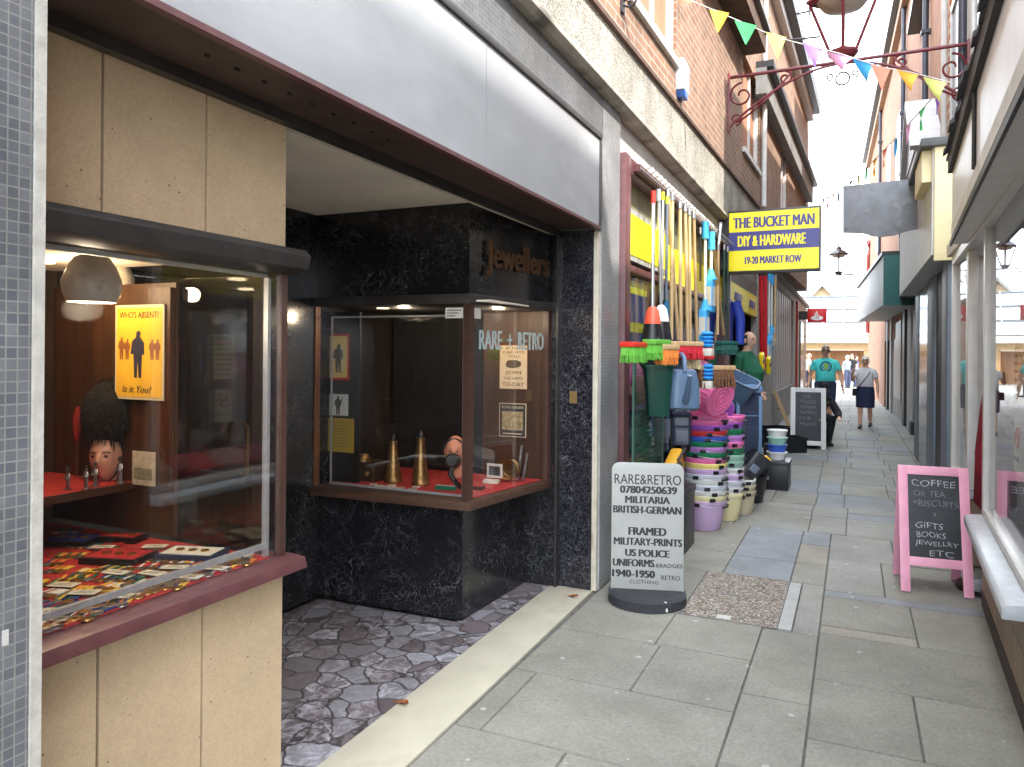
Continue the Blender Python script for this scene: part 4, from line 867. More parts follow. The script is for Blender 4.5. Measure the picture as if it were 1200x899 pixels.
# mannequin heads
SKINM = M('mannequin_plastic', s2l((222, 165, 138)), rough=.4, var=.06, scale=8)
def head_mb(mb, M4, s=1.0, neck=True, neck_len=.10):
    """face looks along local -Y; z up; origin at head centre; about .23 high"""
    n, m = 28, 22; vs = []; fs = []
    for i in range(m + 1):
        t = -PI / 2 + PI * i / m
        for j in range(n):
            a = 2 * PI * j / n; x = math.cos(t) * math.cos(a); y = math.cos(t) * math.sin(a); z = math.sin(t)
            px, py, pz = x * .076, y * .096, z * .118
            f = max(0, -y)                                   # front
            if z < 0: px *= 1 - .30 * (-z) ** 1.3 * (.5 + .5 * f); py *= 1 - .12 * (-z)
            if z < -.2 and y > 0: py *= .86
            if f > .3:
                g = lambda cx, cz, rx, rz: math.exp(-((x - cx) / rx) ** 2 - ((z - cz) / rz) ** 2)
                py -= .022 * g(0, -.16, .13, .20) + .010 * g(0, .0, .10, .2)       # nose
                py += .009 * (g(.36, .06, .2, .13) + g(-.36, .06, .2, .13))        # eye sockets
                py -= .005 * (g(.36, .24, .26, .08) + g(-.36, .24, .26, .08))      # brow
                py -= .006 * g(0, -.50, .26, .055) + .006 * g(0, -.60, .22, .05); py += .005 * g(0, -.55, .3, .03)   # lips
                py -= .008 * g(0, -.82, .3, .14)                                   # chin
            vs.append(M4 @ (Vector((px, py, pz)) * s))
    for i in range(m):
        for j in range(n): fs.append((i * n + j, i * n + (j + 1) % n, (i + 1) * n + (j + 1) % n, (i + 1) * n + j))
    mb.add(vs, fs)
    for sx in (-1, 1):                                       # ears
        b_ = MB().ball((sx * .078, .012, -.008), (.012, .022, .034), 8, 6); mb.add([M4 @ (p * s) for p in b_.v], b_.f)
    if neck:
        b_ = MB().tube([(0, .022, -.06), (0, .026, -.11), (0, .03, -.11 - neck_len)], [.052, .05, .062], 14); mb.add([M4 @ (p * s) for p in b_.v], b_.f)
    return mb
def place(o, yaw, tilt=0): return Matrix.Translation(o) @ Matrix.Rotation(yaw, 4, 'Z') @ Matrix.Rotation(tilt, 4, 'X')
hp = on(127, 534, x=-2.62); s_ = .80
t_ = thing('display_mannequin', 'mannequin head wearing a tall black fur guardsman hat on the red shelf', 'mannequin', (hp.x, hp.y, 1.046))
hm = place(hp, R(28)); hb = head_mb(MB(), hm, s_, True, .06)
merged(hb, 'head', SKINM, t_, .004, 3)
for k, sx in enumerate((-1, 1)):
    MB().ball(hm @ (Vector((sx * .031, -.086, .008)) * s_), (.010 * s_, .007 * s_, .006 * s_), 10, 6).build('eye', M('painted_eye', (.03, .02, .018), rough=.3), t_)
    MB().tube([hm @ (Vector((sx * (.016 + .012 * q), -.094 + .004 * q, .026 + .003 * math.sin(q * 1.2))) * s_) for q in range(4)], .0022, 6).build('eyebrow', _mats['painted_eye'], t_)
MB().ball(hm @ (Vector((0, -.093, -.064)) * s_), (.020 * s_, .007 * s_, .006 * s_), 10, 6).build('mouth', M('painted_lips', (.30, .08, .06), rough=.4), t_)
fur = M('black_fur', (.013, .012, .012), rough=1.0, var=.4, scale=60)
fb_ = MB().ball(hm @ Vector((0, .022, .158)), (.106, .104, .132), 26, 18)
rnd = random.Random(4)
ht_ = MB(); ht_.add(fb_.v, fb_.f)
cen = hm @ Vector((0, .022, .15))
for p in fb_.v * 7:
    d = (p - cen).normalized(); q = p + Vector((rnd.uniform(-.012, .012), rnd.uniform(-.012, .012), rnd.uniform(-.012, .012)))
    a = d.cross(Z).normalized() * .0018 if abs(d.z) < .98 else X * .0018
    e_ = q + d * rnd.uniform(.012, .03) - Z * .016 + Vector((rnd.uniform(-.006, .006), rnd.uniform(-.006, .006), 0))
    ht_.add([q - a, q + a, e_], [(0, 1, 2)])
ho = ht_.build('fur_hat', fur, t_)
st_ = MB().tube([hm @ (Vector((math.cos(a) * .068, -.02 - .055 * max(0, math.sin(a)) * .6, -.02 - .105 * math.sin(a))) * s_) for a in [PI * k / 12 for k in range(13)]], .0035, 6).build('chin_strap', M('dark_chain', (.05, .04, .03), rough=.4, metal=.5), t_)
# small metal soldiers
def soldier(p, h, label, kind):
    t_ = thing('toy_soldier', label, 'figurine', p, 'pewter soldiers on the red shelf')
    m_ = MB().lathe([(.2 * h, 0), (.2 * h, .05 * h), (.05 * h, .06 * h)], p, 12)
    for dx in (-1, 1): m_.tube([Vector(p) + Vector((dx * .06 * h, 0, .05 * h)), Vector(p) + Vector((dx * .05 * h, 0, .45 * h))], [.045 * h, .06 * h], 8)
    m_.tube([Vector(p) + Z * .42 * h, Vector(p) + Z * .6 * h, Vector(p) + Z * .78 * h], [.09 * h, .11 * h, .08 * h], 10).ball(Vector(p) + Z * .88 * h, .07 * h, 10, 8)
    m_.tube([Vector(p) + Vector((.1 * h, 0, .74 * h)), Vector(p) + Vector((.17 * h, -.05 * h, .58 * h)), Vector(p) + Vector((.08 * h, -.15 * h, .55 * h))], .035 * h, 6)
    m_.tube([Vector(p) + Vector((-.1 * h, 0, .74 * h)), Vector(p) + Vector((-.16 * h, -.05 * h, .55 * h)), Vector(p) + Vector((-.05 * h, -.15 * h, .5 * h))], .035 * h, 6)
    if kind: m_.tube([Vector(p) + Vector((.1 * h, -.16 * h, .3 * h)), Vector(p) + Vector((.06 * h, -.12 * h, 1.15 * h))], .02 * h, 6)
    m_.build('body', SILV, t_, smooth=50)
    MB().lathe([(.085 * h, 0), (.08 * h, .1 * h), (.05 * h, .16 * h), (.001, .17 * h)], Vector(p) + Z * .9 * h, 12).build('hat', BRONZE, t_)
for (u, v, h, lab, k) in ((141, 566, .095, 'pewter soldier standing nearest the mannequin chin', 0), (112, 570, .085, 'pewter soldier with rifle at the middle of the red shelf', 1), (101, 573, .08, 'pewter soldier crouched left of the rifleman', 0), (80, 574, .075, 'smallest pewter soldier at the left end of the shelf', 1)):
    q = on(u, v, z=1.046); soldier((max(q.x, -2.9) if q.x < -2.5 else -2.51, q.y, 1.046), h, lab, k)
q = on(91, 496, x=-2.8)
t_ = thing('red_plume', 'red feather plume standing behind the fur hat', 'plume', (q.x, q.y, 1.046))
MB().tube([(q.x, q.y, 1.047), (q.x, q.y, q.z - .06)], .006, 8).build('stem', BRASS, t_)
MB().tube([(q.x, q.y, q.z - .07), (q.x, q.y, q.z - .03), (q.x, q.y, q.z + .03), (q.x, q.y, q.z + .065)], [.008, .017, .016, .006], 14).build('feathers', M('red_feather', s2l((150, 35, 30)), rough=.9, var=.25, scale=90), t_, smooth=60)
q1, q2 = on(154, 505, y=1.92), on(180, 547, y=1.92)
st, tx, rc, ad, so_, r_, u_, n_ = sheet('picture_card', 'pale landscape picture card leaning beside the mannequin head', 'card', ((q1.x + q2.x) / 2, 1.93, 1.048 + (q1.z - q2.z) / 2), X, Z, q2.x - q1.x, q1.z - q2.z, M('faded_print', (.55, .46, .32), rough=.6, var=.25, scale=40))
rc(0, -.02, (q2.x - q1.x) * .8, (q1.z - q2.z) * .35, M('faded_green_print', (.25, .24, .14), rough=.7, var=.4, scale=60), 'scene')
# medals and cards on the red floor
FZ = .8405
CARD = M('cream_card', (.66, .61, .48), rough=.7, var=.06); GOLD = M('medal_gold', (.50, .28, .09), rough=.3, metal=.9, var=.3, scale=60)
RIB = [M('ribbon_' + n_, s2l(c_), rough=.8, var=.06) for n_, c_ in (('blue', (40, 60, 130)), ('yellow', (225, 180, 60)), ('white', (225, 220, 210)), ('red', (170, 30, 35)), ('green', (40, 90, 60)), ('orange', (215, 120, 50)))]
names = ['blue', 'yellow', 'white', 'red', 'green', 'orange']
def flat(p, yaw, w_, d_, z0, z1, name, mat, par): return MB().boxm(Matrix.Translation((p[0], p[1], (z0 + z1) / 2)) @ Matrix.Rotation(yaw, 4, 'Z'), w_, d_, z1 - z0).build(name, mat, par)
where = lambda p: ('near the front sill' if p.x > -1.93 else 'in the middle of the tray' if p.x > -2.2 else 'at the back of the tray')
cards = [(75, 689), (99, 698), (139, 702), (136, 674), (179, 675), (222, 679), (255, 669), (182, 643), (231, 647), (120, 644), (66, 720), (205, 668), (285, 652)]
rnd = random.Random(12)
for k, (u, v) in enumerate(cards):
    p = on(u, v, z=FZ); yaw = rnd.uniform(-.25, .25) + .35
    p.x = min(p.x, -1.86); p.y = min(max(p.y, 1.0), 1.93)
    t_ = thing('price_card', 'cream handwritten price card, number %d of the cards from the left pillar' % (sorted(c_[0] for c_ in cards).index(u) + 1), 'card', (p.x, p.y, FZ), 'price cards among the medals')
    p2_ = (p.x, p.y); flat(p2_, yaw, .082, .042, FZ + .009, FZ + .0105, 'card', CARD, t_); flat(p2_, yaw, .06, .02, FZ, FZ + .009, 'stand', M('card_stand', (.3, .28, .22), rough=.8), t_)
    for q in range(2): flat((p.x + .008 * (q - .5) * math.sin(yaw) * -1, p.y + .012 * (q - .5) * math.cos(yaw)), yaw, .055 - .015 * q, .003, FZ + .0106, FZ + .0109, 'writing', INK, t_)
groups = [(102, 671), (132, 668), (175, 665), (177, 691), (282, 660), (60, 712), (88, 722), (84, 652), (112, 631), (132, 640), (80, 623), (148, 632), (130, 688), (52, 735), (206, 690), (160, 684), (118, 708), (196, 656), (236, 664), (100, 640), (270, 655), (62, 696), (150, 650), (215, 652), (70, 668), (92, 678), (110, 693), (115, 655), (125, 718), (142, 679), (147, 697), (154, 712), (164, 672), (171, 700), (188, 684), (193, 668), (199, 676), (210, 660), (225, 672), (229, 684), (243, 673), (249, 655), (260, 666), (275, 668), (290, 662), (78, 703), (95, 710), (55, 684), (64, 660), (73, 734), (106, 728), (183, 694)]
for k, (u, v) in enumerate(groups):
    p = on(u, v, z=FZ); p.x = min(p.x, -1.875); p.y = min(max(p.y, 1.0), 1.93); nn = 2 + k % 3; yaw = .4 + rnd.uniform(-.3, .3)
    cols = [rnd.randrange(6) for _ in range(3)]
    if cols[0] == cols[1]: cols[1] = (cols[1] + 1) % 6
    t_ = thing('medal_group', '%d medals on %s and %s ribbon, medal row %d counted from the left pillar' % (nn, names[cols[0]], names[cols[1]], sorted(g_[0] for g_ in groups).index(u) + 1), 'medals', (p.x, p.y, FZ), 'medals laid out on red felt')
    Mx = Matrix.Translation((p.x, p.y, FZ)) @ Matrix.Rotation(yaw, 4, 'Z')
    for j in range(nn):
        ox = (j - (nn - 1) / 2) * .034
        for q in range(3):
            c_ = Mx @ Vector((ox + (q - 1) * .0095, .012, 0)); MB().boxm(Matrix.Translation(c_ + Z * .003) @ Matrix.Rotation(yaw, 4, 'Z'), .0093, .042, .004).build('ribbon', RIB[cols[(q + (j % 2) * (q == 1)) % 3]], t_)
        c_ = Mx @ Vector((ox, -.026, 0)); MB().lathe([(.0165, 0), (.0175, .002), (.0165, .005), (.011, .0062), (.009, .0055)], c_, 16).build('medal', GOLD if (k + j) % 3 else SILV, t_, smooth=40)
for (u, v, w_, d_, lab, mt, lin) in ((140, 657, .20, .13, 'open black medal case lined in red in the middle', 'black_leather', 3), (86, 637, .16, .11, 'dark blue flat case at the back left of the tray', 'black_leather', 0), (226, 653, .20, .12, 'dark blue booklet with pale page edges on the red felt', 'navy_leather', 2), (165, 628, .16, .08, 'red lined shallow case along the rear edge', 'black_leather', 3)):
    p = on(u, v, z=FZ); p.y = min(p.y, 1.9); p.x = max(min(p.x, -1.98), -2.85); mt_ = M(mt, (.012, .012, .016) if mt[0] == 'b' else (.03, .045, .09), rough=.45, var=.2)
    t_ = thing('medal_case', lab, 'case', (p.x, p.y, FZ)); yaw = .3
    flat((p.x, p.y), yaw, w_, d_, FZ, FZ + .022, 'tray', mt_, t_); flat((p.x, p.y), yaw, w_ - .02, d_ - .02, FZ + .0222, FZ + .0235, 'lining', RIB[lin] if lin != 2 else CARD, t_)
    for j in range(3):
        c_ = Matrix.Translation((p.x, p.y, FZ + .0237)) @ Matrix.Rotation(yaw, 4, 'Z') @ Vector(((j - 1) * .045, 0, 0)); MB().lathe([(.014, 0), (.014, .004), (.008, .005)], c_, 14).build('medal', GOLD, t_)

gx = NSX(.776, 4.2)
st, tx, rc, *_r = sheet('opening_times_notice', 'cream opening times notice taped inside the right hand shop window', 'notice', (gx, 4.2, 1.50), -Y, Z, .20, .34, CARD)
tx('OPENING TIMES', 0, .14, .022, .16, INK, .01)
for k, d_ in enumerate(('MONDAY', 'TUESDAY', 'WEDNESDAY', 'THURSDAY', 'FRIDAY', 'SATURDAY', 'SUNDAY')): tx(d_, -.045, .095 - .038 * k, .014, .075); rc(.045, .095 - .038 * k, .07, .006, INK, 'writing')
st, tx, rc, *_r = sheet('no_smoking_notice', 'cream no smoking notice below the opening times in the right hand window', 'notice', (gx, 4.2, 1.13), -Y, Z, .16, .25, CARD)
tx('NO SMOKING', 0, -.065, .018, .13, INK, .01); o4, r4, u4 = _r[1], _r[2], _r[3]
MB().tube([o4 + r4 * (.045 * math.cos(a)) + u4 * (.04 + .045 * math.sin(a)) for a in [2 * PI * k / 24 for k in range(24)]], .004, 6, closed=True).tube([o4 + r4 * -.03 + u4 * .07, o4 + r4 * .03 + u4 * .01], .004, 6).build('prohibition_ring', P('sign_red_ink', (180, 30, 30), rough=.5), st)
MB().slab([o4 + r4 * a + u4 * b for a, b in ((-.028, .036), (.022, .036), (.022, .046), (-.028, .046))], (-.001, 0, 0)).build('cigarette', INK, st)
rnd = random.Random(31)
for k, (y_, cl_, lab) in enumerate(((3.85, (215, 215, 220), 'crumpled white carrier bag at the near end of the right hand window'), (4.25, (215, 90, 130), 'folded pink cloth lying in the right hand window'), (4.65, (200, 205, 210), 'pale crumpled bag beside the pink cloth in the right hand window'), (5.05, (110, 70, 130), 'purple folded cloth in the right hand window'))):
    t_ = thing('cloth_bundle', lab, 'bag', (1.1, y_, .545)); L = MB().ball((1.1, y_, .64), (.15, .17, .095), 22, 14)
    for p in L.v:
        q = p - Vector((1.1, y_, .64)); p += q * (.28 * math.sin(q.x * 40 + k) * math.sin(q.y * 33 + 2 * k) * math.cos(q.z * 45))
    L.build('bundle', P('cloth_bundle_%d' % k, cl_, rough=.7, var=.15, scale=12), t_, smooth=80); MB().tube([(1.0, y_ - .07, .70), (.98, y_ - .03, .82), (.98, y_ + .03, .82), (1.0, y_ + .07, .70)], .008, 6).build('strap', P('cloth_bundle_%d' % k, cl_), t_)
for k, (x, y_, hh, cl_, lab) in enumerate(((1.9, 3.9, 1.5, (80, 40, 110), 'purple coat on a stand deep inside the white shop'), (2.0, 4.6, 1.45, (150, 60, 70), 'dull red coat on a stand deep inside the white shop'))):
    t_ = thing('coat_stand', lab, 'clothes stand', (x, y_, .02)); MB().tube([(x, y_, .02), (x, y_, hh)], .015, 8).lathe([(.18, .02), (.18, .04), (.02, .06)], (x, y_, 0), 16).build('stand', BLKP, t_)
    MB().tube([(x, y_, hh - .05), (x, y_, hh - .12), (x, y_, hh - .5), (x, y_, hh - .9)], [.08, (.16, .22), (.15, .2), (.2, .24)], 18).build('coat', P('coat_cloth_%d' % k, cl_, rough=.85, var=.2), t_, smooth=70)

# ================================================================== DISPLAY: things in the marble window
def frame_of(u0, v0, u1, v1, y): a, b_ = on(u0, v0, y=y), on(u1, v1, y=y); return ((a.x + b_.x) / 2, y, (a.z + b_.z) / 2), b_.x - a.x, a.z - b_.z
o_, w_, h_ = frame_of(385, 391, 410, 446, 3.862); st, tx, rc, ad, so_, r_, u_, n_ = sheet('red_bordered_poster', 'small yellow poster with red border above the rifleman print', 'poster', o_, X, Z, w_, h_, M('straw_print', s2l((225, 190, 110)), rough=.5, var=.1), border=M('poster_red', s2l((170, 35, 30)), rough=.5), bw=.016)
silhouette(so_ - u_ * h_ * .34, r_, u_, n_, h_ * .62).build('figure', M('dark_olive_ink', (.06, .045, .02), rough=.7), st); rc(w_ * .18, -h_ * .05, w_ * .2, h_ * .5, M('pale_straw', (.7, .6, .3), rough=.6), 'patch')
o_, w_, h_ = frame_of(384, 460, 410, 489, 3.862); st, tx, rc, ad, so_, r_, u_, n_ = sheet('rifleman_print', 'small white print of a standing rifleman with dark border', 'poster', o_, X, Z, w_, h_, M('white_print', (.62, .6, .55), rough=.5), border=INK, bw=.008)
silhouette(so_ - u_ * h_ * .42, r_, u_, n_, h_ * .8).build('figure', _mats['dark_olive_ink'], st); MB().slab([so_ + r_ * a + u_ * b_ for a, b_ in ((.005, -.02), (.012, -.025), (.04, .05), (.034, .052))], n_ * .0009).build('rifle', INK, st)
o_, w_, h_ = frame_of(379, 489, 415, 531, 3.85); st, tx, rc, ad, so_, r_, u_, n_ = sheet('certificate', 'yellowed printed certificate board in the lower left of the marble window', 'certificate', o_, X, Z, w_, h_, M('yellowed_paper', s2l((170, 140, 50)), rough=.6, var=.12, scale=9))
for k in range(9): rc(0, h_ * (.38 - .09 * k), w_ * (.8 - .12 * (k % 3)), .0035, M('faded_ink', (.16, .12, .05), rough=.8), 'line')
yb = 4.569
o_, w_, h_ = frame_of(586, 404, 619, 457, yb); o_ = (o_[0], yb - .002, o_[2])
DKR = M('dark_red_ink', s2l((120, 45, 30)), rough=.6); CRP = M('cream_poster', s2l((222, 200, 165)), rough=.55, var=.05)
st, tx, rc, ad, so_, r_, u_, n_ = sheet('cap_poster', 'cream recruiting poster about a cap fitting, upper one on the brown board', 'poster', o_, X, Z, w_, h_, CRP, border=DKR, bw=.005)
# the sheet faces -y
for s2, cy, hh, ww, mm_ in (('IF THE', .42, .055, .5, INK), ('CAP FITS', .33, .06, .75, DKR), ('YOU', .235, .06, .4, DKR), ('JOIN', -.13, .09, .55, DKR), ('THE ARMY', -.25, .055, .7, DKR), ('TO-DAY', -.385, .09, .75, DKR)):
    tx(s2, 0, h_ * cy, h_ * hh, w_ * ww, mm_, .015)
MB().slab([so_ + r_ * (w_ * a) + u_ * (h_ * b_) for a, b_ in ((-.28, .06), (-.24, .0), (-.05, -.03), (.2, .0), (.27, .05), (.26, .12), (.1, .16), (-.2, .15))], n_ * .0008).build('cap_picture', M('khaki_print', (.10, .07, .035), rough=.7), st)
o_, w_, h_ = frame_of(586, 472, 617, 513, yb); o_ = (o_[0], yb - .002, o_[2])
st, tx, rc, ad, so_, r_, u_, n_ = sheet('parade_poster', 'dark poster with parade picture below the cap poster', 'poster', o_, X, Z, w_, h_, M('dark_print', (.04, .04, .045), rough=.5), border=CRP, bw=.005)
tx('ROYAL FUSILIERS', 0, h_ * .38, h_ * .07, w_ * .8, CRP, .01); rc(0, -h_ * .02, w_ * .78, h_ * .55, M('sepia_print', s2l((170, 150, 110)), rough=.6, var=.5, scale=50), 'picture'); rc(0, -h_ * .4, w_ * .7, .006, CRP, 'caption')
for k, (u, vb, vt, lab) in enumerate(((461, 573, 517, 'shorter tapered brass shell case left of its taller twin'), (493, 572, 513, 'taller tapered brass shell case in the middle of the marble window'))):
    p = on(u, 565, y=4.0); z1 = on(u, vt, y=4.0).z; z0 = .717
    t_ = thing('brass_shell', lab, 'shell case', (p.x, 4.0, z0)); H_ = z1 - z0; rb = .058
    MB().lathe([(rb, 0), (rb * 1.02, .01), (rb * .9, .02), (rb * .86, H_ * .2), (rb * .62, H_ * .55), (rb * .45, H_ * .85), (rb * .42, H_ * .93), (rb * .5, H_ * .94), (rb * .5, H_), (rb * .36, H_)], (p.x, 4.0, z0), 24).build('case', BRASS, t_, smooth=40)
    MB().lathe([(rb * .3, 0), (rb * .3, .02), (.002, .05)], (p.x, 4.0, z1), 14).build('tip', BRONZE, t_)
    MB().tube([(p.x + math.cos(a) * rb * .885, 4.0 + math.sin(a) * rb * .885, z0 + H_ * .16) for a in [2 * PI * q / 20 for q in range(20)]], .004, 6, closed=True).build('band', BRASS, t_)
hp = on(534, 542, y=3.95); t_ = thing('display_mannequin', 'bald mannequin head with black breathing mask and headset in the marble window corner', 'mannequin', (hp.x, hp.y, .717)); s_ = .80
hp.z = .95; hm = place(hp, R(20)); merged(head_mb(MB(), hm, s_, True, .09), 'head', M('mannequin_pink', s2l((230, 150, 115)), rough=.4), t_, .005, 3)
for sx in (-1, 1): MB().ball(hm @ (Vector((sx * .031, -.086, .008)) * s_), (.011 * s_, .007 * s_, .006 * s_), 10, 6).build('eye', _mats['painted_eye'], t_)
BK = M('black_rubber', (.015, .015, .016), rough=.5, var=.2)
MB().lathe([(.045, -.03), (.05, 0), (.036, .04), (.03, .05)], hm @ Vector((0, -.095, -.045)), 16, mat=Matrix.Rotation(R(20), 4, 'Z') @ Matrix.Rotation(R(80), 4, 'X')).build('mask', BK, t_, smooth=50)
MB().tube([hm @ Vector((0, -.11, -.06)), hm @ Vector((-.01, -.13, -.12)), hm @ Vector((.03, -.11, -.18)), hm @ Vector((.06, -.08, -.21))], .016, 10).build('hose', BK, t_, smooth=60)
MB().tube([hm @ (Vector((math.cos(a) * .082, -.05, math.sin(a) * .1 + .0)) * s_) for a in [PI * (.05 + .9 * q / 12) for q in range(13)]], .005, 6).build('headband', BK, t_)
q = on(598, 545, y=4.35); t_ = thing('brass_horn', 'coiled brass horn standing on end at the right of the marble window', 'horn', (q.x, 4.35, .717))
MB().tube([(q.x + .055 * math.cos(a), 4.35 + .01 * a * .2, .80 + .055 * math.sin(a)) for a in [.2 * k for k in range(64)]], .009, 8).build('coil', BRASS, t_, smooth=60)
MB().lathe([(.07, 0), (.05, .02), (.02, .06), (.01, .09)], (q.x - .02, 4.34, .80), 18, mat=Matrix.Rotation(R(-90), 4, 'X'), caps=False).build('bell', BRASS, t_, smooth=60)
MB().tube([(q.x + .03, 4.4, .72), (q.x + .06, 4.4, .95)], .012, 8).tube([(q.x + .06, 4.42, .72), (q.x + .09, 4.42, .90)], .01, 8).build('valves', SILV, t_, smooth=60)
q = on(425, 545, y=3.98); t_ = thing('wireless_set', 'old dark field wireless box with brass fittings below the certificate', 'radio', (q.x, 3.98, .717))
B(q.x - .16, q.x + .13, 3.93, 4.10, .717, .84).build('box', M('dark_wood_box', (.03, .018, .01), rough=.5, var=.3), t_, bevel=.005)
MB().lathe([(.05, 0), (.05, .02), (.035, .03), (.03, .045), (.001, .05)], (q.x + .01, 3.98, .841), 18).build('dome', BRASS, t_, smooth=40)
for k in range(3): MB().lathe([(.016, 0), (.016, .02), (.01, .025)], (q.x - .1 + .09 * k, 3.928, .77), 14, mat=Matrix.Rotation(R(90), 4, 'X')).build('dial', BRASS, t_)
for k, (u, v) in enumerate(((438, 568), (449, 571), (460, 569), (462, 574), (470, 572), (480, 575), (449, 574), (436, 572), (472, 577), (488, 571))):
    q = on(u, v, z=.7175); q.y = max(q.y, 3.84)
    t_ = thing('badge_card', 'small badge on a white card, number %d from left on the marble window floor' % (sorted([438, 449.1, 460, 462, 470, 480, 449, 436, 472, 488]).index(449.1 if (u, v) == (449, 571) else u) + 1), 'badge', (q.x, q.y, .7165), 'badge cards on red cloth')
    flat((q.x, q.y), .1, .042, .03, .7168, .722, 'card', CARD, t_); MB().lathe([(.009, 0), (.009, .003), (.005, .004)], (q.x, q.y, .7222), 10).build('badge', GOLD, t_)
for (u, v, w_, d_, hh, lab, mt) in ((523, 574, .13, .03, .025, 'narrow green box at the front of the marble window', M('green_box', s2l((30, 110, 80)), rough=.4)), (556, 573, .12, .06, .02, 'brown wooden tray inside the side pane', BR2), (576, 566, .10, .05, .02, 'pale folded cloth beside the brown tray', CARD)):
    q = on(u, v, z=.7175); q.y = max(q.y, 3.86); t_ = thing('small_box', lab, 'box', (q.x, q.y, .7165)); flat((q.x, q.y), .15 if q.x < -2.05 else 1.4, w_, d_, .717, .717 + hh, 'base', mt, t_); flat((q.x, q.y), .15 if q.x < -2.05 else 1.4, w_ * .9, d_ * .8, .7172 + hh, .7185 + hh, 'lid', PAPER if mt is not BR2 else RED, t_)
q = on(579, 553, z=.717); st, *_r = sheet('white_framed_picture', 'tiny white framed picture propped on the window floor beside the horn', 'picture', (-2.09, 4.3, .79), X, Z, .11, .09, M('black_print', (.05, .05, .05), rough=.5), border=PAPER, bw=.015)

# ================================================================== PAVEMENT SIGNS AND COVER
m, t, b = base_mat('pea_gravel_aggregate')
tcn = t.nodes.new('ShaderNodeTexCoord'); vo = t.nodes.new('ShaderNodeTexVoronoi'); vo.inputs['Scale'].default_value = 85; t.links.new(tcn.outputs['Object'], vo.inputs['Vector'])
sp = t.nodes.new('ShaderNodeSeparateColor'); t.links.new(vo.outputs['Color'], sp.inputs[0]); rr = t.nodes.new('ShaderNodeValToRGB'); cr = rr.color_ramp
cr.elements[0].color = (.12, .09, .065, 1); cr.elements[1].color = (.55, .50, .43, 1); e = cr.elements.new(.45); e.color = (.30, .23, .165, 1); e = cr.elements.new(.7); e.color = (.36, .33, .29, 1)
t.links.new(sp.outputs[0], rr.inputs[0]); mr = t.nodes.new('ShaderNodeMapRange'); mr.inputs['From Min'].default_value = .25; mr.inputs['From Max'].default_value = .75; mr.inputs['To Min'].default_value = 1; mr.inputs['To Max'].default_value = .45
t.links.new(vo.outputs['Distance'], mr.inputs['Value']); t.links.new(mixc(t, rr.outputs[0], mr.outputs[0], 1.0, 'MULTIPLY'), b.inputs['Base Color']); b.inputs['Roughness'].default_value = .8
bp = t.nodes.new('ShaderNodeBump'); bp.inputs['Strength'].default_value = .5; bp.inputs['Distance'].default_value = .005; bp.invert = True; t.links.new(vo.outputs['Distance'], bp.inputs['Height']); t.links.new(bp.outputs[0], b.inputs['Normal'])
AGG = m
ac = thing('access_cover', 'square pebble filled access cover set into the paving beside the metal sign', 'access cover', (-.65, 4.93, -.01))
B(-.925, -.385, 4.455, 5.415, -.012, .001).build('aggregate', AGG, ac)
MB().box(-.93, -.925, 4.45, 5.42, -.012, .003).box(-.385, -.38, 4.45, 5.42, -.012, .003).box(-.925, -.385, 4.45, 4.455, -.012, .003).box(-.925, -.385, 5.415, 5.42, -.012, .003).build('frame', M('dull_steel_edge', (.22, .21, .2), rough=.5, metal=.6), ac)
B(-.376, -.305, 4.46, 5.4, -.012, .002).build('mortar_strip', M('pale_mortar', (.36, .36, .34), rough=.85), ac)
B(-.80, -.52, 4.945, 4.965, .0015, .0035).build('bar', M('grey_bar', (.18, .17, .17), rough=.6), ac)
B(-.72, -.64, 4.47, 4.53, .0015, .006).build('lifting_plate', M('pale_plate', (.5, .5, .46), rough=.5), ac)

a_, b_ = on(712, 690, z=.06), on(803, 692, z=.06)
sgn_r = Vector((.955, .297, 0)).normalized(); sgn_n = sgn_r.cross(Z); sc_o = Vector((-1.165, 4.60, 0))
sg = thing('pavement_sign', 'grey metal pavement sign advertising militaria and military prints on a heavy black rubber base', 'sign', tuple(sc_o))
SGM = M('brushed_grey_sign', (.40, .40, .38), rough=.42, var=.10, scale=2.5, spec=.5, stain=((.30, .295, .26), 2, .58, (1, 1, 1)))
lean = (Z + sgn_n * -.06).normalized()
def sp_(x, z, d=0): return sc_o + sgn_r * x + lean * z + (sgn_r.cross(lean)) * d
hw_, zt, cr_ = .225, .86, .05
pts = [(-hw_, .05), (hw_, .05)] + [(hw_ - cr_ + cr_ * math.cos(a), zt - cr_ + cr_ * math.sin(a)) for a in [PI / 2 * k / 6 for k in range(7)]] + [(-hw_ + cr_ - cr_ * math.sin(a), zt - cr_ + cr_ * math.cos(a)) for a in [PI / 2 * k / 6 for k in range(7)]]
MB().slab([sp_(x, z, -.006) for x, z in pts], (sgn_r.cross(lean)) * .012).build('panel', SGM, sg, bevel=.002)
lm = M('black_vinyl', (.014, .014, .016), rough=.4, var=0)
for s2, cx, zc, hh, ww, bo in (('RARE&RETRO', .0, .755, .062, .415, .014), ('07804250639', .005, .69, .046, .35, .055), ('MILITARIA', .0, .627, .044, .275, .05), ('BRITISH-GERMAN', -.002, .565, .046, .42, .055),
        ('FRAMED', .0, .43, .048, .23, .055), ('MILITARY-PRINTS', .003, .365, .046, .42, .05), ('US POLICE', .0, .295, .044, .27, .055), ('UNIFORMS', -.085, .232, .045, .255, .055), ('&BADGES', .135, .222, .024, .165, .015), ('1940-1950', -.085, .165, .045, .26, .055), ('RETRO', .145, .148, .028, .115, .015), ('CLOTHING', -.02, .115, .022, .18, .01)):
    letters(s2, sp_(cx, zc, .0062), sgn_r, lean, hh, ww, bo, .0008).build('lettering', lm, sg)
bs = []
for k in range(25):
    a = PI * k / 24; bs.append((.24 * math.cos(a), -.225 * math.sin(a)))
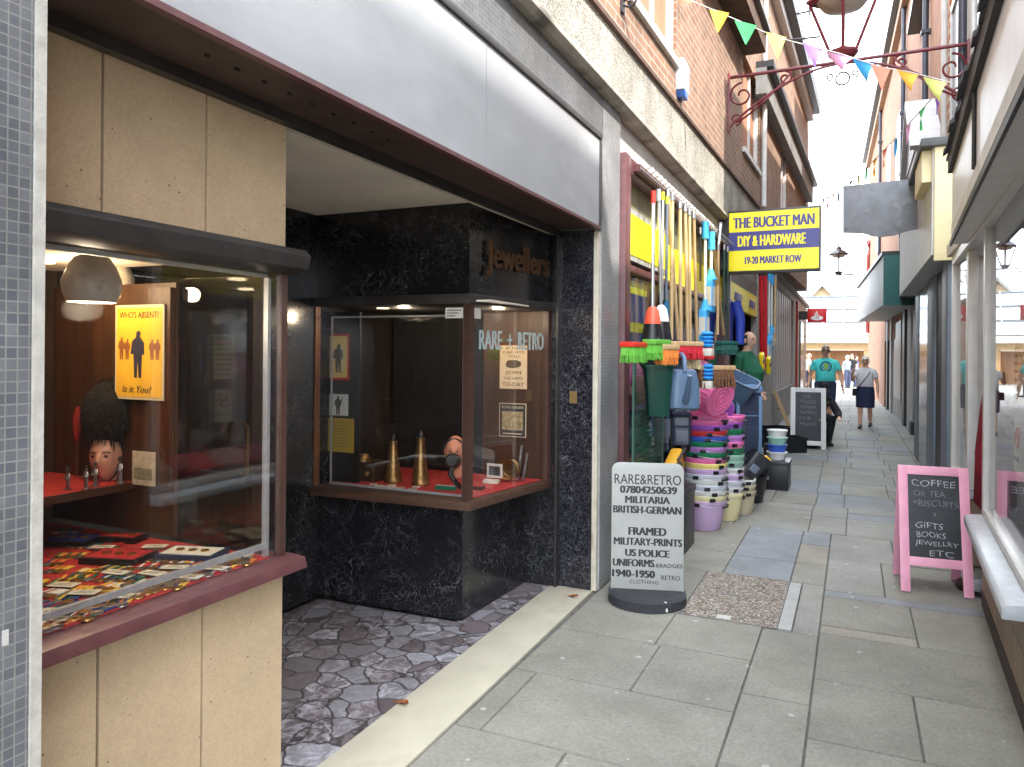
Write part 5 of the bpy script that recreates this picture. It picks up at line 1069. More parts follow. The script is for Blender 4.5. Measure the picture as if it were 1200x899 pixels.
outl = [(x, y_ - .02) for x, y_ in bs] + [(-.24, .05), (-.2, .075), (.2, .075), (.24, .05)]
mbx = MB()
lay = [(1.0, 0.0), (1.0, .055), (.97, .055), (.90, .068)]
vs_ = []; 
for sc1, z in lay: vs_ += [sc_o + sgn_r * (x * sc1) + sgn_n * (-y_ * sc1) + Z * (z + .002) for x, y_ in outl]
n_o = len(outl); fs_ = [tuple(range(n_o)), tuple(range(3 * n_o, 4 * n_o))]
for q in range(3):
    for j in range(n_o): fs_.append((q * n_o + j, q * n_o + (j + 1) % n_o, (q + 1) * n_o + (j + 1) % n_o, (q + 1) * n_o + j))
mbx.add(vs_, fs_).build('base', M('dark_recycled_rubber', (.035, .037, .045), rough=.75, var=.3, scale=60, bump=.8, bscale=160), sg, smooth=45)
MB().slab([sc_o + sgn_r * x + sgn_n * d + Z * z for x, d, z in ((.10, .2255, .012), (.112, .2235, .012), (.104, .205, .066), (.092, .207, .066))], sgn_n * .004).build('white_scuff', PAPER, sg)

def easel(name, label, cat, base, yaw, wd, ht, fcol, spread, lines, legs, chalk, group=None):
    t_ = thing(name, label, cat, base); t_.rotation_euler = (0, 0, 0); M4 = Matrix.Translation(base) @ Matrix.Rotation(yaw, 4, 'Z')
    sl_a = math.atan2(spread / 2, ht); fw = .055 * wd / .4
    def leaf(sgn, board):
        up = Vector((0, sgn * math.sin(sl_a), math.cos(sl_a))); nn = X.cross(up) * (1 if True else -1); Lh = ht / math.cos(sl_a); y0 = -sgn * spread / 2
        def q(x, h, d): return M4 @ (Vector((x, y0, 0)) + up * h + nn * d)
        def bar(x0, x1, h0, h1, d0, d1, nm, mt):
            return MB().slab([q(x0, h0, d0), q(x1, h0, d0), q(x1, h1, d0), q(x0, h1, d0)], (M4.to_3x3() @ nn) * (d1 - d0)).build(nm, mt, t_, bevel=.002)
        bar(-wd / 2, -wd / 2 + fw, 0, Lh, -.011, .011, 'leg', fcol); bar(wd / 2 - fw, wd / 2, 0, Lh, -.011, .011, 'leg', fcol)
        bar(-wd / 2 + fw, wd / 2 - fw, Lh - fw, Lh, -.010, .010, 'rail', fcol); bar(-wd / 2 + fw, wd / 2 - fw, legs, legs + fw, -.010, .010, 'rail', fcol)
        bd = bar(-wd / 2 + fw, wd / 2 - fw, legs + fw, Lh - fw, -.004, .004, 'board', M('chalkboard', (.032, .036, .042), rough=.6, var=.25, scale=5, stain=((.10, .105, .11), 4, .60, (1, 1, 1))))
        if board:
            r3 = M4.to_3x3(); ih = Lh - 2 * fw - legs
            for k, (s2, cx, cz, hh, ww) in enumerate(lines):
                letters(s2, q(cx * (wd - 2 * fw), legs + fw + cz * ih, .0045), r3 @ X, r3 @ up, hh, ww, -.012, .0006, mb=None, jitter=.10).build('chalk_writing', CHALK2 if (s2 in ('OR TEA', '+BISCUITS', '3')) else chalk, t_)
    leaf(1, True); leaf(-1, False)
    return t_
PINK = M('pink_gloss_paint', s2l((238, 165, 190)), rough=.4, var=.06, scale=10)
CHALK = M('white_chalk', (.50, .52, .54), rough=.95, var=.35, scale=120); CHALK2 = M('faint_chalk', (.22, .235, .25), rough=.95, var=.4, scale=120)
fl, fr_ = on(1063, 695, z=0), on(1134, 700, z=0)
cen = (fl + fr_) / 2; yaw = R(4)
sprd = .42; ctr = cen + Vector((-math.sin(yaw), math.cos(yaw), 0)) * (sprd / 2)
easel('chalkboard_sign', 'pink framed chalkboard sign offering coffee or tea beside the white shop sill', 'chalkboard', (ctr.x, ctr.y, .003), yaw, .42, .80, PINK, sprd,
      [('COFFEE', .0, .90, .042, .26), ('OR TEA', -.08, .77, .038, .19), ('+BISCUITS', .03, .655, .04, .27), ('3', .0, .52, .025, .02), ('GIFTS', -.10, .385, .038, .16), ('BOOKS', -.07, .275, .036, .17), ('JEWELLRY', .03, .165, .038, .25), ('ETC', .12, .06, .036, .14)], .17, CHALK)
p = on(944, 527, z=0)
easel('chalkboard_sign', 'white framed chalkboard with faint chalk lines in front of the seated man in black', 'chalkboard', (p.x + .02, p.y + .33, .003), R(4), .55, 1.0, M('white_board_frame', (.66, .66, .64), rough=.5, var=.05), .5,
      [('THE', -.05, .90, .05, .12), ('WHOLE', .0, .80, .055, .25), ('TOWN', -.02, .69, .055, .25), ('OPEN', .0, .58, .05, .25), ('FOR', -.1, .46, .05, .18), ('MUSIC', .0, .34, .05, .25)], .06, CHALK2)

# ================================================================== PROJECTING SIGNS
YS = 9.5
a_, c_ = on(853, 248, y=YS), on(962, 316, y=YS); sx0, sx1, sz0, sz1 = a_.x, c_.x, c_.z - .01, a_.z
sg = thing('projecting_sign', 'yellow and blue projecting sign of the hardware shop fixed to the left wall', 'sign', (sx0, YS, sz0))
B(sx0, sx1, YS, YS + .14, sz0, sz1).build('box', M('dark_sign_case', (.03, .03, .035), rough=.4), sg, bevel=.004)
hh = sz1 - sz0; wd = sx1 - sx0; cx = (sx0 + sx1) / 2
for z0, z1, mt in ((.655, .965, YEL), (.36, .655, NAVY), (.035, .36, YEL)):
    B(sx0 + .02, sx1 - .02, YS - .006, YS - .001, sz0 + hh * z0 + .001, sz0 + hh * z1).build('face', mt, sg)
for s2, zc, h2, w2_, mt in (('THE BUCKET MAN', .80, .17, .86, NAVY), ('DIY & HARDWARE', .507, .17, .72, YEL), ('19-20 MARKET ROW', .20, .115, .60, NAVY)):
    letters(s2, (cx + (.0 if 'DIY' not in s2 else -.02), YS - .0065, sz0 + hh * zc), X, Z, hh * h2, wd * w2_, .05, .002).build('lettering', mt, sg)
MB().box(-1.52, sx0, YS + .02, YS + .12, sz0 + .06, sz1 - .04).build('bracket', BLKP, sg)
# blank grey flag sign on the right
yg = 9.6
g_ = [on(988, 218, y=yg), on(1075, 209, y=yg), on(1076, 268, y=yg), on(1062, 271, y=yg), on(1048, 276, y=yg), on(1030, 278, y=yg), on(1010, 273.5, y=yg), on(988, 273, y=yg)]
sg = thing('blank_sign', 'blank weathered grey hanging sign with a curved lower edge on the cream shop', 'sign', tuple(g_[0]))
MB().slab(g_, (0, .022, 0)).build('panel', M('weathered_grey_sheet', (.19, .20, .225), rough=.55, var=.22, scale=4, stain=((.27, .28, .30), 6, .55, (1, 1, 1))), sg, bevel=.003)
for v in (226, 258):
    q = on(1075, v, y=yg); MB().tube([(q.x - .02, yg + .03, q.z), (.66, yg + .03, q.z)], .014, 8).build('bracket_arm', BLKP, sg)
for (u, v) in ((992, 222), (1071, 214), (992, 269), (1071, 263)):
    q = on(u, v, y=yg); MB().lathe([(.008, 0), (.008, .004), (.001, .006)], (q.x, yg - .0005, q.z), 8, mat=Matrix.Rotation(R(90), 4, 'X')).build('screw', BLKP, sg)
# red bank sign with a white flame
yb = 24.0
a_, c_ = on(946.5, 361.5, y=yb), on(969, 377.5, y=yb); bw_, bh_ = c_.x - a_.x, a_.z - c_.z
sg = thing('bank_sign', 'small red projecting sign with a white flame emblem at the far end', 'sign', (a_.x, yb, c_.z))
REDS = M('bank_red', s2l((205, 25, 30)), rough=.4, var=.05); WHT = M('sign_white', (.78, .78, .78), rough=.4, var=.02)
B(a_.x, c_.x, yb, yb + .14, c_.z, a_.z).build('box', REDS, sg, bevel=.006); B(-1.5, a_.x, yb + .03, yb + .11, c_.z + .08, a_.z - .08).build('bracket', BLKP, sg)
cx, cz = (a_.x + c_.x) / 2, c_.z + bh_ * .30
MB().slab([(cx + bw_ * .32 * math.cos(t), yb - .001, cz + bh_ * .17 * math.sin(t)) for t in [2 * PI * k / 24 for k in range(24)]], (0, -.006, 0)).build('emblem_base', WHT, sg)
for dx, sc2, mt in ((-.02, 1.0, WHT), (-.13, .72, WHT)):
    pts = [(-.10, -.1), (-.02, -.13), (.06, -.02), (.05, .12), (-.02, .26), (-.06, .40), (-.10, .26), (-.05, .12), (-.13, .0)]
    MB().slab([(cx + (x * sc2 + .06 + dx) * bw_ * .9, yb - .008, cz + (z * sc2 + .14) * bh_ * .95) for x, z in pts], (0, -.006, 0)).build('flame', mt, sg)
    MB().slab([(cx + (x * sc2 * .25 + .115 + dx) * bw_ * .9, yb - .0145, cz + (z * sc2 * .8 + .06) * bh_ * .95) for x, z in pts], (0, -.003, 0)).build('flame_gap', REDS, sg)

# ================================================================== LAMPS OVER THE STREET
def spiral(mb, c, r0, turns, a0, sgn, r, plane_y, n=26):
    pts = [(c[0] + r0 * (1 - .78 * k / n) * math.cos(a0 + sgn * turns * 2 * PI * k / n), plane_y, c[1] + r0 * (1 - .78 * k / n) * math.sin(a0 + sgn * turns * 2 * PI * k / n)) for k in range(n + 1)]
    return mb.tube(pts, r, 6)
IRON = M('dark_red_iron', s2l((112, 42, 48)), rough=.4, var=.15, scale=20); IRONB = M('weathered_iron', (.04, .035, .04), rough=.5, var=.2)
OPALG = M('lantern_reflector', (.55, .48, .40), rough=.5, var=.1, scale=5, stain=((.3, .22, .15), 5, .55, (1, 1, 1)))
def street_lamp(yl, xl, xr, zt, drop, xc, lan_h, lan_b, lan_t, label, col, s=1.0):
    t_ = thing('street_lamp', label, 'lamp', (xc, yl, zt)); th = .022 * s
    MB().tube([(xl, yl, zt), (xr, yl, zt)], th, 8).build('top_bar', col, t_, smooth=50)
    half = (xr - xl) / 2; mid = (xl + xr) / 2
    for sg_, xe in ((1, xl), (-1, xr)):
        MB().box(xe - .025 * s, xe + .025 * s, yl - .03, yl + .03, zt - drop * 1.1, zt + .05).build('wall_plate', col, t_, bevel=.005)
        MB().tube([(xe + sg_ * half * f, yl, zt - drop * (1 - math.sin(f * PI / 2) ** .9) - .02) for f in [k / 14 for k in range(15)]], th * .75, 8).build('lower_arm', col, t_, smooth=60)
        c_ = MB(); spiral(c_, (xe + sg_ * .17 * s, zt - .24 * s), .16 * s, 1.25, PI / 2 if sg_ > 0 else PI / 2, sg_, th * .6, yl)
        c_.build('scroll', col, t_, smooth=60)
        c_ = MB(); c_.tube([(xe + sg_ * half * (.08 + .5 * f), yl, zt - drop * (.92 - .86 * f ** 1.3) + .0) for f in [k / 12 for k in range(13)]], th * .6, 6)
        spiral(c_, (xe + sg_ * half * .52, zt - .10 * s), .085 * s, 1.3, PI / 2, -sg_, th * .6, yl); c_.build('scroll', col, t_, smooth=60)
        c_ = MB(); spiral(c_, (xe + sg_ * .10 * s, zt - drop + .09 * s), .08 * s, 1.2, -PI / 2, sg_, th * .55, yl); c_.build('scroll', col, t_, smooth=60)
    rg = MB().tube([(xc + .075 * s * math.cos(a), yl, zt - .20 * s + .075 * s * math.sin(a)) for a in [2 * PI * k / 24 for k in range(24)]], th * .5, 6, closed=True)
    for sg_ in (-1, 1): spiral(rg, (xc + sg_ * .13 * s, zt - .16 * s), .045 * s, 1.2, -PI / 2, sg_, th * .45, yl)
    rg.build('ring', IRONB, t_, smooth=60)
    la = MB().lathe([(.06 * s, 0), (.14 * s, .05 * s), (lan_b * 1.2, .09 * s), (lan_b * 1.2, .12 * s)], (xc, yl, zt), 8).build('lantern_base', col, t_)
    zb = zt + .12 * s; ztp = zb + lan_h
    fr4 = MB(); cor = [(math.cos(a), math.sin(a)) for a in [PI / 2 * k for k in range(4)]]
    for cx_, cy_ in cor: fr4.tube([(xc + cx_ * lan_b, yl + cy_ * lan_b, zb), (xc + cx_ * lan_t, yl + cy_ * lan_t, ztp)], max(.02 * s, .02), 6)
    for rr_, z in ((lan_b, zb), (lan_t, ztp)):
        for k in range(4): (x0, y0), (x1, y1) = cor[k], cor[(k + 1) % 4]; fr4.tube([(xc + x0 * rr_, yl + y0 * rr_, z), (xc + x1 * rr_, yl + y1 * rr_, z)], .02 * s, 6)
    fr4.build('lantern_frame', col, t_, smooth=50)
    for k in range(4):
        (x0, y0), (x1, y1) = cor[k], cor[(k + 1) % 4]; i_ = .985
        MB().slab([(xc + x0 * lan_b * i_, yl + y0 * lan_b * i_, zb), (xc + x1 * lan_b * i_, yl + y1 * lan_b * i_, zb), (xc + x1 * lan_t * i_, yl + y1 * lan_t * i_, ztp), (xc + x0 * lan_t * i_, yl + y0 * lan_t * i_, ztp)], (0, 0, .004)).build('pane', GLASS, t_)
    MB().lathe([(lan_t * 1.12, 0), (lan_t * 1.12, .03 * s), (lan_t * .55, lan_t * .55), (lan_t * .35, lan_t * .62), (lan_t * .3, lan_t * .9), (lan_t * .12, lan_t * 1.0), (lan_t * .07, lan_t * 1.35), (.005, lan_t * 1.45)], (xc, yl, ztp + .01), 4).build('roof', col, t_)
    MB().lathe([(lan_t * .8, 0), (lan_t * .62, -.09 * s), (lan_t * .2, -.12 * s), (.01, -.12 * s)], (xc, yl, ztp - .005), 16).build('reflector', OPALG, t_, smooth=50)
    return t_
yl = 9.6; xl_ = on(848, 95, y=yl).x; pr = on(1140, 46, y=yl); pc = on(988, 66, y=yl)
street_lamp(yl, UX(9.6), 1.15, on(990, 72, y=yl).z, .62, pc.x, .62, .14, .37, 'dark red street lamp on a scrolled iron arch across the alley above the near shops', IRON)
yl = 25.0; q = on(983, 322, y=yl)
street_lamp(yl, -1.35, .92, q.z, .36, q.x, .52, .10, .25, 'small distant street lamp on a thin scrolled arch over the far end', IRONB, .75)
# scroll of another bracket cut by the top edge
q = on(740, 4, x=-1.5); sb = thing('wall_bracket', 'black scrolled iron bracket at the first upper window, cut by the top edge', 'bracket', (UX(q.y), q.y, q.z))
c_ = MB().tube([(UX(q.y), q.y, q.z + .02), (UX(q.y) + .45, q.y, q.z + .35)], .014, 8); c_.build('arm', IRONB, sb, smooth=50)
c_ = MB(); spiral(c_, (UX(q.y) + .07, q.z + .03), .06, 1.3, PI, 1, .009, q.y); c_.build('scroll', IRONB, sb, smooth=60)
MB().box(UX(q.y) + .001, UX(q.y) + .02, q.y - .03, q.y + .03, q.z - .06, q.z + .3).build('wall_plate', IRONB, sb)
# aerial arms on the far left eaves
ta = thing('aerial', 'thin aerial with two horizontal bars at the left eaves under the lantern', 'aerial', (UX(15) + .3, 15, 8.0))
for (u0, v0, u1, v1) in ((917, 20, 950, 13), (926, 47, 962, 43)):
    a_, c_ = on(u0, v0, y=15), on(u1, v1, y=15); MB().tube([a_, c_], .02, 6).build('bar', IRONB, ta)
a_, c_ = on(949, 8, y=15), on(949, 18, y=15); MB().tube([a_, c_], .02, 6).build('element', IRONB, ta)
a_ = on(920, 19, y=15); MB().tube([(UX(15) + .25, 15, 7.9), (UX(15) + .25, 15, max(a_.z, on(926, 47, y=15).z) + .1)], .025, 6).build('mast', IRONB, ta)

# ================================================================== BUNTING
def pennant(o, right, ln, wd, col, par, tw):
    """a small curled cloth triangle hanging from the line"""
    right = Vector(right).normalized(); fw = right.cross(Z).normalized(); n, m = 5, 7; vs = []; fs = []
    for side in (0, 1):
        for i in range(m + 1):
            f = i / m
            for j in range(n + 1):
                g = (j / n - .5) * wd * (1 - f * .97); a = tw * f * 1.2
                p = Vector(o) + right * (g * math.cos(a) + tw * .22 * ln * f ** 1.5) + fw * (g * math.sin(a) + .05 * ln * math.sin(3 * f + 4 * j / n * .6 + tw * 3) + side * .0016) - Z * (f * ln * (1 - .08 * abs(tw)))
                vs.append(p)
    k = (m + 1) * (n + 1)
    for s_i in (0, 1):
        for i in range(m):
            for j in range(n):
                a = s_i * k + i * (n + 1) + j; fs.append((a, a + 1, a + n + 2, a + n + 1))
    for i in range(m):
        for j in (0, n): a = i * (n + 1) + j; fs.append((a, a + n + 1, a + n + 1 + k, a + k))
    for j in range(n): fs.append((j, j + 1, j + 1 + k, j + k))
    return MB().add(vs, fs).build('pennant', col, par, smooth=60)
CL = {k: P('cloth_' + k, v, rough=.85, var=.06, scale=12) for k, v in dict(coral=(240, 150, 125), orange=(245, 185, 75), green=(80, 195, 115), yellow=(235, 230, 130), lilac=(180, 145, 205), pink=(225, 165, 205), blue=(65, 160, 220), lime=(215, 225, 130), violet=(120, 70, 170), navy=(55, 65, 95), red=(190, 60, 70), grey=(90, 95, 110)).items()}
yb = 7.0
bt = thing('bunting', 'near string of pastel cloth pennants crossing below the big lantern', 'bunting', tuple(on(950, 60, y=yb)))
line = [(785, -12), (815, 3), (842, 14), (874, 28), (911, 44), (953, 55), (985, 63), (1012, 72), (1034, 79), (1064, 84), (1096, 92), (1116, 97)]
lp = [on(u, v, y=yb) for u, v in line]
MB().tube(lp, .004, 5).build('line', M('white_cord', (.6, .6, .58), rough=.8), bt)
for k, (u, v, w_, h_, c_, tw) in enumerate(((800, -2, 26, 10, 'coral', .2), (843, 12, 24, 27, 'orange', -.3), (874, 26, 26, 26, 'green', .1), (910, 40, 24, 30, 'yellow', .35), (953, 53, 24, 27, 'lilac', .5), (984, 62, 34, 22, 'pink', .9), (1012, 70, 26, 28, 'blue', .9), (1032, 77, 24, 28, 'coral', .4), (1064, 83, 26, 24, 'orange', .8), (1096, 92, 28, 28, 'lime', .9))):
    a_, c2, d2 = on(u - w_ / 2, v - 2, y=yb), on(u + w_ / 2, v + w_ * .16, y=yb), on(u, v + h_, y=yb); pennant((a_ + c2) / 2, c2 - a_, (a_.z + c2.z) / 2 - d2.z, (c2 - a_).length, CL[c_], bt, tw)
P0, P1 = on(1108, 98, y=8.6), on(938, 240, y=20.0)
bt = thing('bunting', 'far string of small pennants rising from the yellow sign to the right gables', 'bunting', tuple(P0))
def B2(f): return P0.lerp(P1, f) - Z * (.32 * math.sin(PI * f))
MB().tube([B2(k / 24) for k in range(25)], .005, 5).build('line', _mats['white_cord'], bt)
cc = ['violet', 'green', 'pink', 'blue', 'coral', 'orange', 'green', 'yellow', 'navy', 'grey', 'navy', 'red', 'red', 'grey', 'navy', 'grey', 'violet', 'coral', 'blue', 'pink']
for k, c_ in enumerate(cc):
    f = .02 + .96 * k / (len(cc) - 1); pennant(B2(f), B2(f + .01) - B2(f - .01), .24, .18, CL[c_], bt, .3 + .3 * math.sin(k * 1.7))

# ================================================================== HARDWARE GOODS
def PL(n_, rgb, **k): return P('plastic_' + n_, rgb, rough=k.get('rough', .38), var=.05, scale=8)
WOODP = wood_mat('pale_broom_wood', (.50, .33, .16), (.62, .44, .24), 'z', .55); WOODD = wood_mat('old_broom_wood', (.40, .25, .12), (.52, .35, .18), 'z', .6)
ALUP = M('brushed_aluminium_pole', (.62, .63, .65), rough=.3, metal=.8, var=.06)
HK = M('zinc_hook', (.4, .4, .4), rough=.4, metal=.8)
rl = thing('hook_rail', 'brown rail of small metal hooks along the hardware shop window head', 'rail', (-1.40, 7.6, 2.93))
MB().box(-1.468, -1.42, 5.3, 9.95, 2.885, 2.935).build('rail', MAROON, rl)
mbx = MB().box(-1.42, -1.415, 5.3, 9.95, 2.90, 2.91)
for k in range(34):
    y_ = 5.42 + k * .135; mbx.tube([(-1.417, y_, 2.92), (-1.36, y_, 2.93), (-1.345, y_, 2.90), (-1.36, y_, 2.88)], .004, 5)
mbx.build('hooks', HK, rl)
XP = -1.36
def pole(u0, v0, u1, v1, r, x1=None): return on(u0, v0, x=XP), on(u1, v1, x=x1 if x1 is not None else XP)
def bristles(mb, c, ax, ln, wd, h, down, n=60, flare=.15, seed=1):
    """tufts of bristle below a head"""
    rnd_ = random.Random(seed); ax = Vector(ax).normalized(); dn = Vector(down).normalized(); sd = ax.cross(dn).normalized()
    mb.add([c + ax * (a * ln / 2 * f) + sd * (b_ * wd / 2 * f) + dn * z for z, f in ((0, .95), (h * .55, 1.0)) for a, b_ in ((-1, -1), (1, -1), (1, 1), (-1, 1))], [(0, 1, 5, 4), (1, 2, 6, 5), (2, 3, 7, 6), (3, 0, 4, 7), (4, 5, 6, 7), (3, 2, 1, 0)])
    for k in range(n):
        a, b_ = rnd_.uniform(-1, 1), rnd_.uniform(-1, 1); p = c + ax * (a * ln / 2) + sd * (b_ * wd / 2); e_ = p + dn * h * rnd_.uniform(.9, 1.05) + ax * a * flare * h + sd * b_ * flare * h
        w_ = ax * ln * .012; q = sd * wd * .04
        mb.add([p - w_, p + w_, e_ + w_ * .8, e_ - w_ * .8, p - w_ + q, p + w_ + q, e_ + w_ * .8 + q, e_ - w_ * .8 + q], [(0, 1, 2, 3), (7, 6, 5, 4), (0, 4, 5, 1), (3, 2, 6, 7), (0, 3, 7, 4), (1, 5, 6, 2)])
    return mb
# long handled lobby dustpan brushes
for (u0, v0, u1, v1, topc, lab, shell, rim) in ((766, 224, 765, 364, PL('red', (215, 50, 40)), 'aluminium pole broom with red hood and black brush, first of the hanging row', PL('tomato', (235, 90, 60)), PL('dark_red', (130, 25, 40))),
        (772, 222, 775, 362, PL('grey', (150, 155, 160)), 'aluminium pole broom with white hood and black brush, second in the row', PL('white', (225, 225, 225)), PL('black', (22, 23, 28)))):
    a_, c_ = pole(u0, v0, u1, v1, .013); t_ = thing('lobby_broom', lab, 'broom', (c_.x, c_.y, c_.z), 'brooms hanging outside the hardware shop')
    MB().tube([a_, c_], .0145, 10).build('pole', ALUP, t_, smooth=50); MB().tube([a_ + Z * .0, a_ - Z * .09], .019, 10).build('grip', topc, t_, smooth=50)
    MB().lathe([(.02, .03), (.045, .0), (.062, -.09), (.066, -.10)], c_, 18, caps=True).build('hood', shell, t_, smooth=50)
    MB().lathe([(.064, -.101), (.088, -.25), (.11, -.262), (.112, -.285), (.075, -.288)], c_, 20).build('brush', PL('black', (22, 23, 28)), t_, smooth=40)
    MB().lathe([(.112, 0), (.145, -.02), (.145, -.04), (.10, -.045)], c_ - Z * .288, 20).build('rim', rim, t_, smooth=40)
for (u0, v0, u1, v1, mt, r, lab, topm) in ((777, 227, 776, 352, ALUP, .012, 'bare aluminium pole, third in the hanging row', PL('yellow', (235, 215, 40))), (782, 232, 781, 350, PL('slate', (95, 105, 120)), .012, 'slate grey pole between aluminium and wooden handles', PL('lime', (190, 220, 60))),
        (783, 224, 795, 398, WOODP, .016, 'pale wooden broom handle slanting beside the grey pole', None), (788, 228, 787, 398, WOODP, .016, 'second pale wooden broom handle, hanging straight', None), (797, 238, 798, 400, WOODP, .017, 'third pale wooden broom handle, darker gap before it', None),
        (803, 242, 806, 402, WOODP, .017, 'fourth pale wooden broom handle in the row', None), (808, 246, 809, 402, WOODP, .016, 'fifth pale wooden broom handle in the row', None), (813, 250, 817, 402, WOODD, .016, 'last pale wooden broom handle before the dark gap', None),
        (836, 283, 848, 392, WOODD, .019, 'thick wooden handle slanting right beside the blue mop', None), (842, 288, 841, 392, WOODP, .017, 'wooden handle behind the thick slanting one', None), (845, 262, 842, 292, PL('white', (225, 225, 225)), .015, 'short white stick poking above the rail', None),
        (849, 288, 848, 400, PL('dark_green', (25, 60, 55)), .013, 'left of two dark green metal poles', None), (853, 290, 853, 402, PL('dark_green', (25, 60, 55)), .013, 'right of two dark green metal poles', None),
        (821, 268, 821, 330, PL('black', (22, 23, 28)), .010, 'thin black pole hanging left of the blue mop', None)):
    a_, c_ = pole(u0, v0, u1, v1, r); t_ = thing('hanging_pole', lab, 'pole', (c_.x, c_.y, c_.z), 'poles hanging outside the hardware shop')
    MB().tube([a_, c_], r, 10).build('shaft', mt, t_, smooth=50)
    MB().tube([a_ + Z * .012, a_ - Z * .05], r * 1.25, 10).build('end_cap', topm or HK, t_, smooth=50)
def mop(u, v0, v1, lab, padw, sleeve=True, x=XP, grp='mops outside the hardware shop', colr=(60, 165, 225), s=1.0):
    a_, c_ = on(u, v0, x=x), on(u - .5, v1, x=x); t_ = thing('flat_mop', lab, 'mop', (c_.x, c_.y, c_.z), grp); BL = P('mop_blue_%d_%d_%d' % colr, colr, rough=.7, var=.12, scale=60)
    MB().tube([a_, c_], .014 * s, 10).build('pole', PL('white', (225, 225, 225)), t_, smooth=50)
    MB().tube([a_, a_ - Z * .17 * s], .034 * s, 12).build('grip', BL, t_, smooth=50)
    MB().tube([c_ + Z * .06, c_, c_ - Z * .05 * s], [.02, .035 * s, .06 * s], 12).build('socket', BL, t_, smooth=50)
    B(c_.x - .05 * s, c_.x + .03 * s, c_.y - .09 * s, c_.y + .09 * s, c_.z - .36 * s, c_.z - .05 * s).build('pad', BL, t_, bevel=.012)
    B(c_.x + .0305 * s, c_.x + .034 * s, c_.y - .075 * s, c_.y + .075 * s, c_.z - .30 * s, c_.z - .12 * s).build('label', PAPER, t_); B(c_.x - .045 * s, c_.x + .02 * s, c_.y - .093 * s, c_.y - .0905 * s, c_.z - .30 * s, c_.z - .12 * s).build('label', PAPER, t_)
    return t_
mop(827, 260, 358, 'blue flat mop on a white pole hanging left of the green poles', .2)
mop(834, 272, 322, 'second blue mop head on a shorter white pole behind the first', .2, s=1.1)
# brush heads clamped in a horizontal row
def brush(u, v, ln, wd, h, woodm, bm_, lab, yaw=R(75), x=-1.2, down=(0, 0, -1), seed=1, grp='brush heads in a row above the buckets'):
    c_ = on(u, v, x=x); t_ = thing('scrubbing_brush', lab, 'brush', tuple(c_), grp); ax = Vector((math.cos(yaw), math.sin(yaw), .0))
    M4 = Matrix.Translation(c_) @ Matrix.Rotation(yaw, 4, 'Z'); MB().boxm(M4, ln, wd, .035).build('stock', woodm, t_, bevel=.008)
    bristles(MB(), c_ - Z * .017, ax, ln * .94, wd * .9, h, down, 230, .12, seed).build('bristles', bm_, t_)
RB = P('red_bristle', (205, 40, 55), rough=.8, var=.25, scale=40); OB = P('orange_bristle', (240, 140, 60), rough=.8, var=.25, scale=40); WB_ = P('cream_bristle', (225, 210, 170), rough=.85, var=.2, scale=40)
BB = P('brown_bristle', (110, 75, 50), rough=.9, var=.35, scale=40); GB = P('green_bristle', (35, 90, 80), rough=.8, var=.25, scale=40); LB = P('lime_bristle', (112, 188, 72), rough=.6, var=.15, scale=30)
brush(803, 403, .34, .07, .10, WOODP, RB, 'long red bristled broom head in the middle of the row', R(58), -1.15, seed=2)
brush(782, 407, .20, .08, .10, WOODP, OB, 'orange bristled broom head left of the red one', R(70), -1.15, seed=3)
brush(826, 405, .22, .06, .10, WOODP, RB, 'smaller red broom head right of the long red one', R(70), -1.18, seed=4)
brush(808, 416, .20, .06, .09, WOODD, WB_, 'cream bristled broom head below the long red one', R(60), -1.14, seed=5)
brush(770, 401, .24, .10, .10, PL('lime_stock', (105, 180, 70)), LB, 'bright lime green broom head at the left of the row', R(78), -1.2, seed=6)
brush(744, 404, .26, .10, .10, PL('red', (215, 50, 40)), LB, 'lime green broom head with red stock beside the window post', R(82), -1.30, seed=7)
brush(852, 402, .26, .08, .09, PL('teal_stock', (30, 85, 80)), GB, 'dark green broom head beside the man in green', R(65), -1.05, seed=8)
brush(838, 431, .36, .07, .14, WOODD, BB, 'brown bristled yard broom head behind the pink bucket', R(45), -1.0, seed=9)
for k, (u, v, lab) in enumerate(((829, 398, 'upper bright blue scrubbing net pack'), (829, 436, 'lower bright blue scrubbing net pack'))):
    c_ = on(u, v, x=-1.05); t_ = thing('scrubber_pack', lab + ' hanging above the pink bucket', 'cleaning pad', tuple(c_), 'scrubber packs'); BLN = P('blue_net', (35, 140, 220), rough=.75, var=.3, scale=70)
    for q in range(4): MB().ball(c_ + Vector((0, 0, .045 - .03 * q)), (.05, .068, .021), 14, 8).build('pad', BLN, t_, smooth=80)
    B(c_.x - .04, c_.x + .045, c_.y - .06, c_.y + .06, c_.z - .13, c_.z - .07).build('label', PAPER, t_, bevel=.004)
# hanging square bucket, watering can, tubs
def open_tub(mb, c, rb, rt, h, th, sq=6, n=32, M4=None):
    pr = [(rb * .98, 0), (rb, .004), (rt, h), (rt + .012, h), (rt + .012, h + .012), (rt - th, h + .012), (rb - th, .008), (.001, .008)]
    L = MB().lathe(pr, (0, 0, 0), n, sq=sq, caps=False); L.f.append(tuple(range(n))[::-1]); L.c.append(None)
    return mb.add([(M4 @ p if M4 else p) + Vector(c) for p in L.v], L.f)
c_ = on(771, 487, x=-1.3)
t_ = thing('square_bucket', 'dark green square bucket hanging in front of the wire mesh', 'bucket', tuple(c_))
rz = Matrix.Rotation(R(20), 4, 'Z'); open_tub(MB(), c_, .075, .105, .36, .006, 6, 32, rz).build('bucket', PL('bottle_green', (20, 72, 60)), t_, smooth=40)
MB().tube([c_ + Vector((.0, -.10, .36)), c_ + Vector((0, -.06, .52)), c_ + Vector((0, 0, .57)), c_ + Vector((0, .06, .52)), c_ + Vector((0, .10, .36))], .005, 6).build('handle', PL('black', (22, 23, 28)), t_)
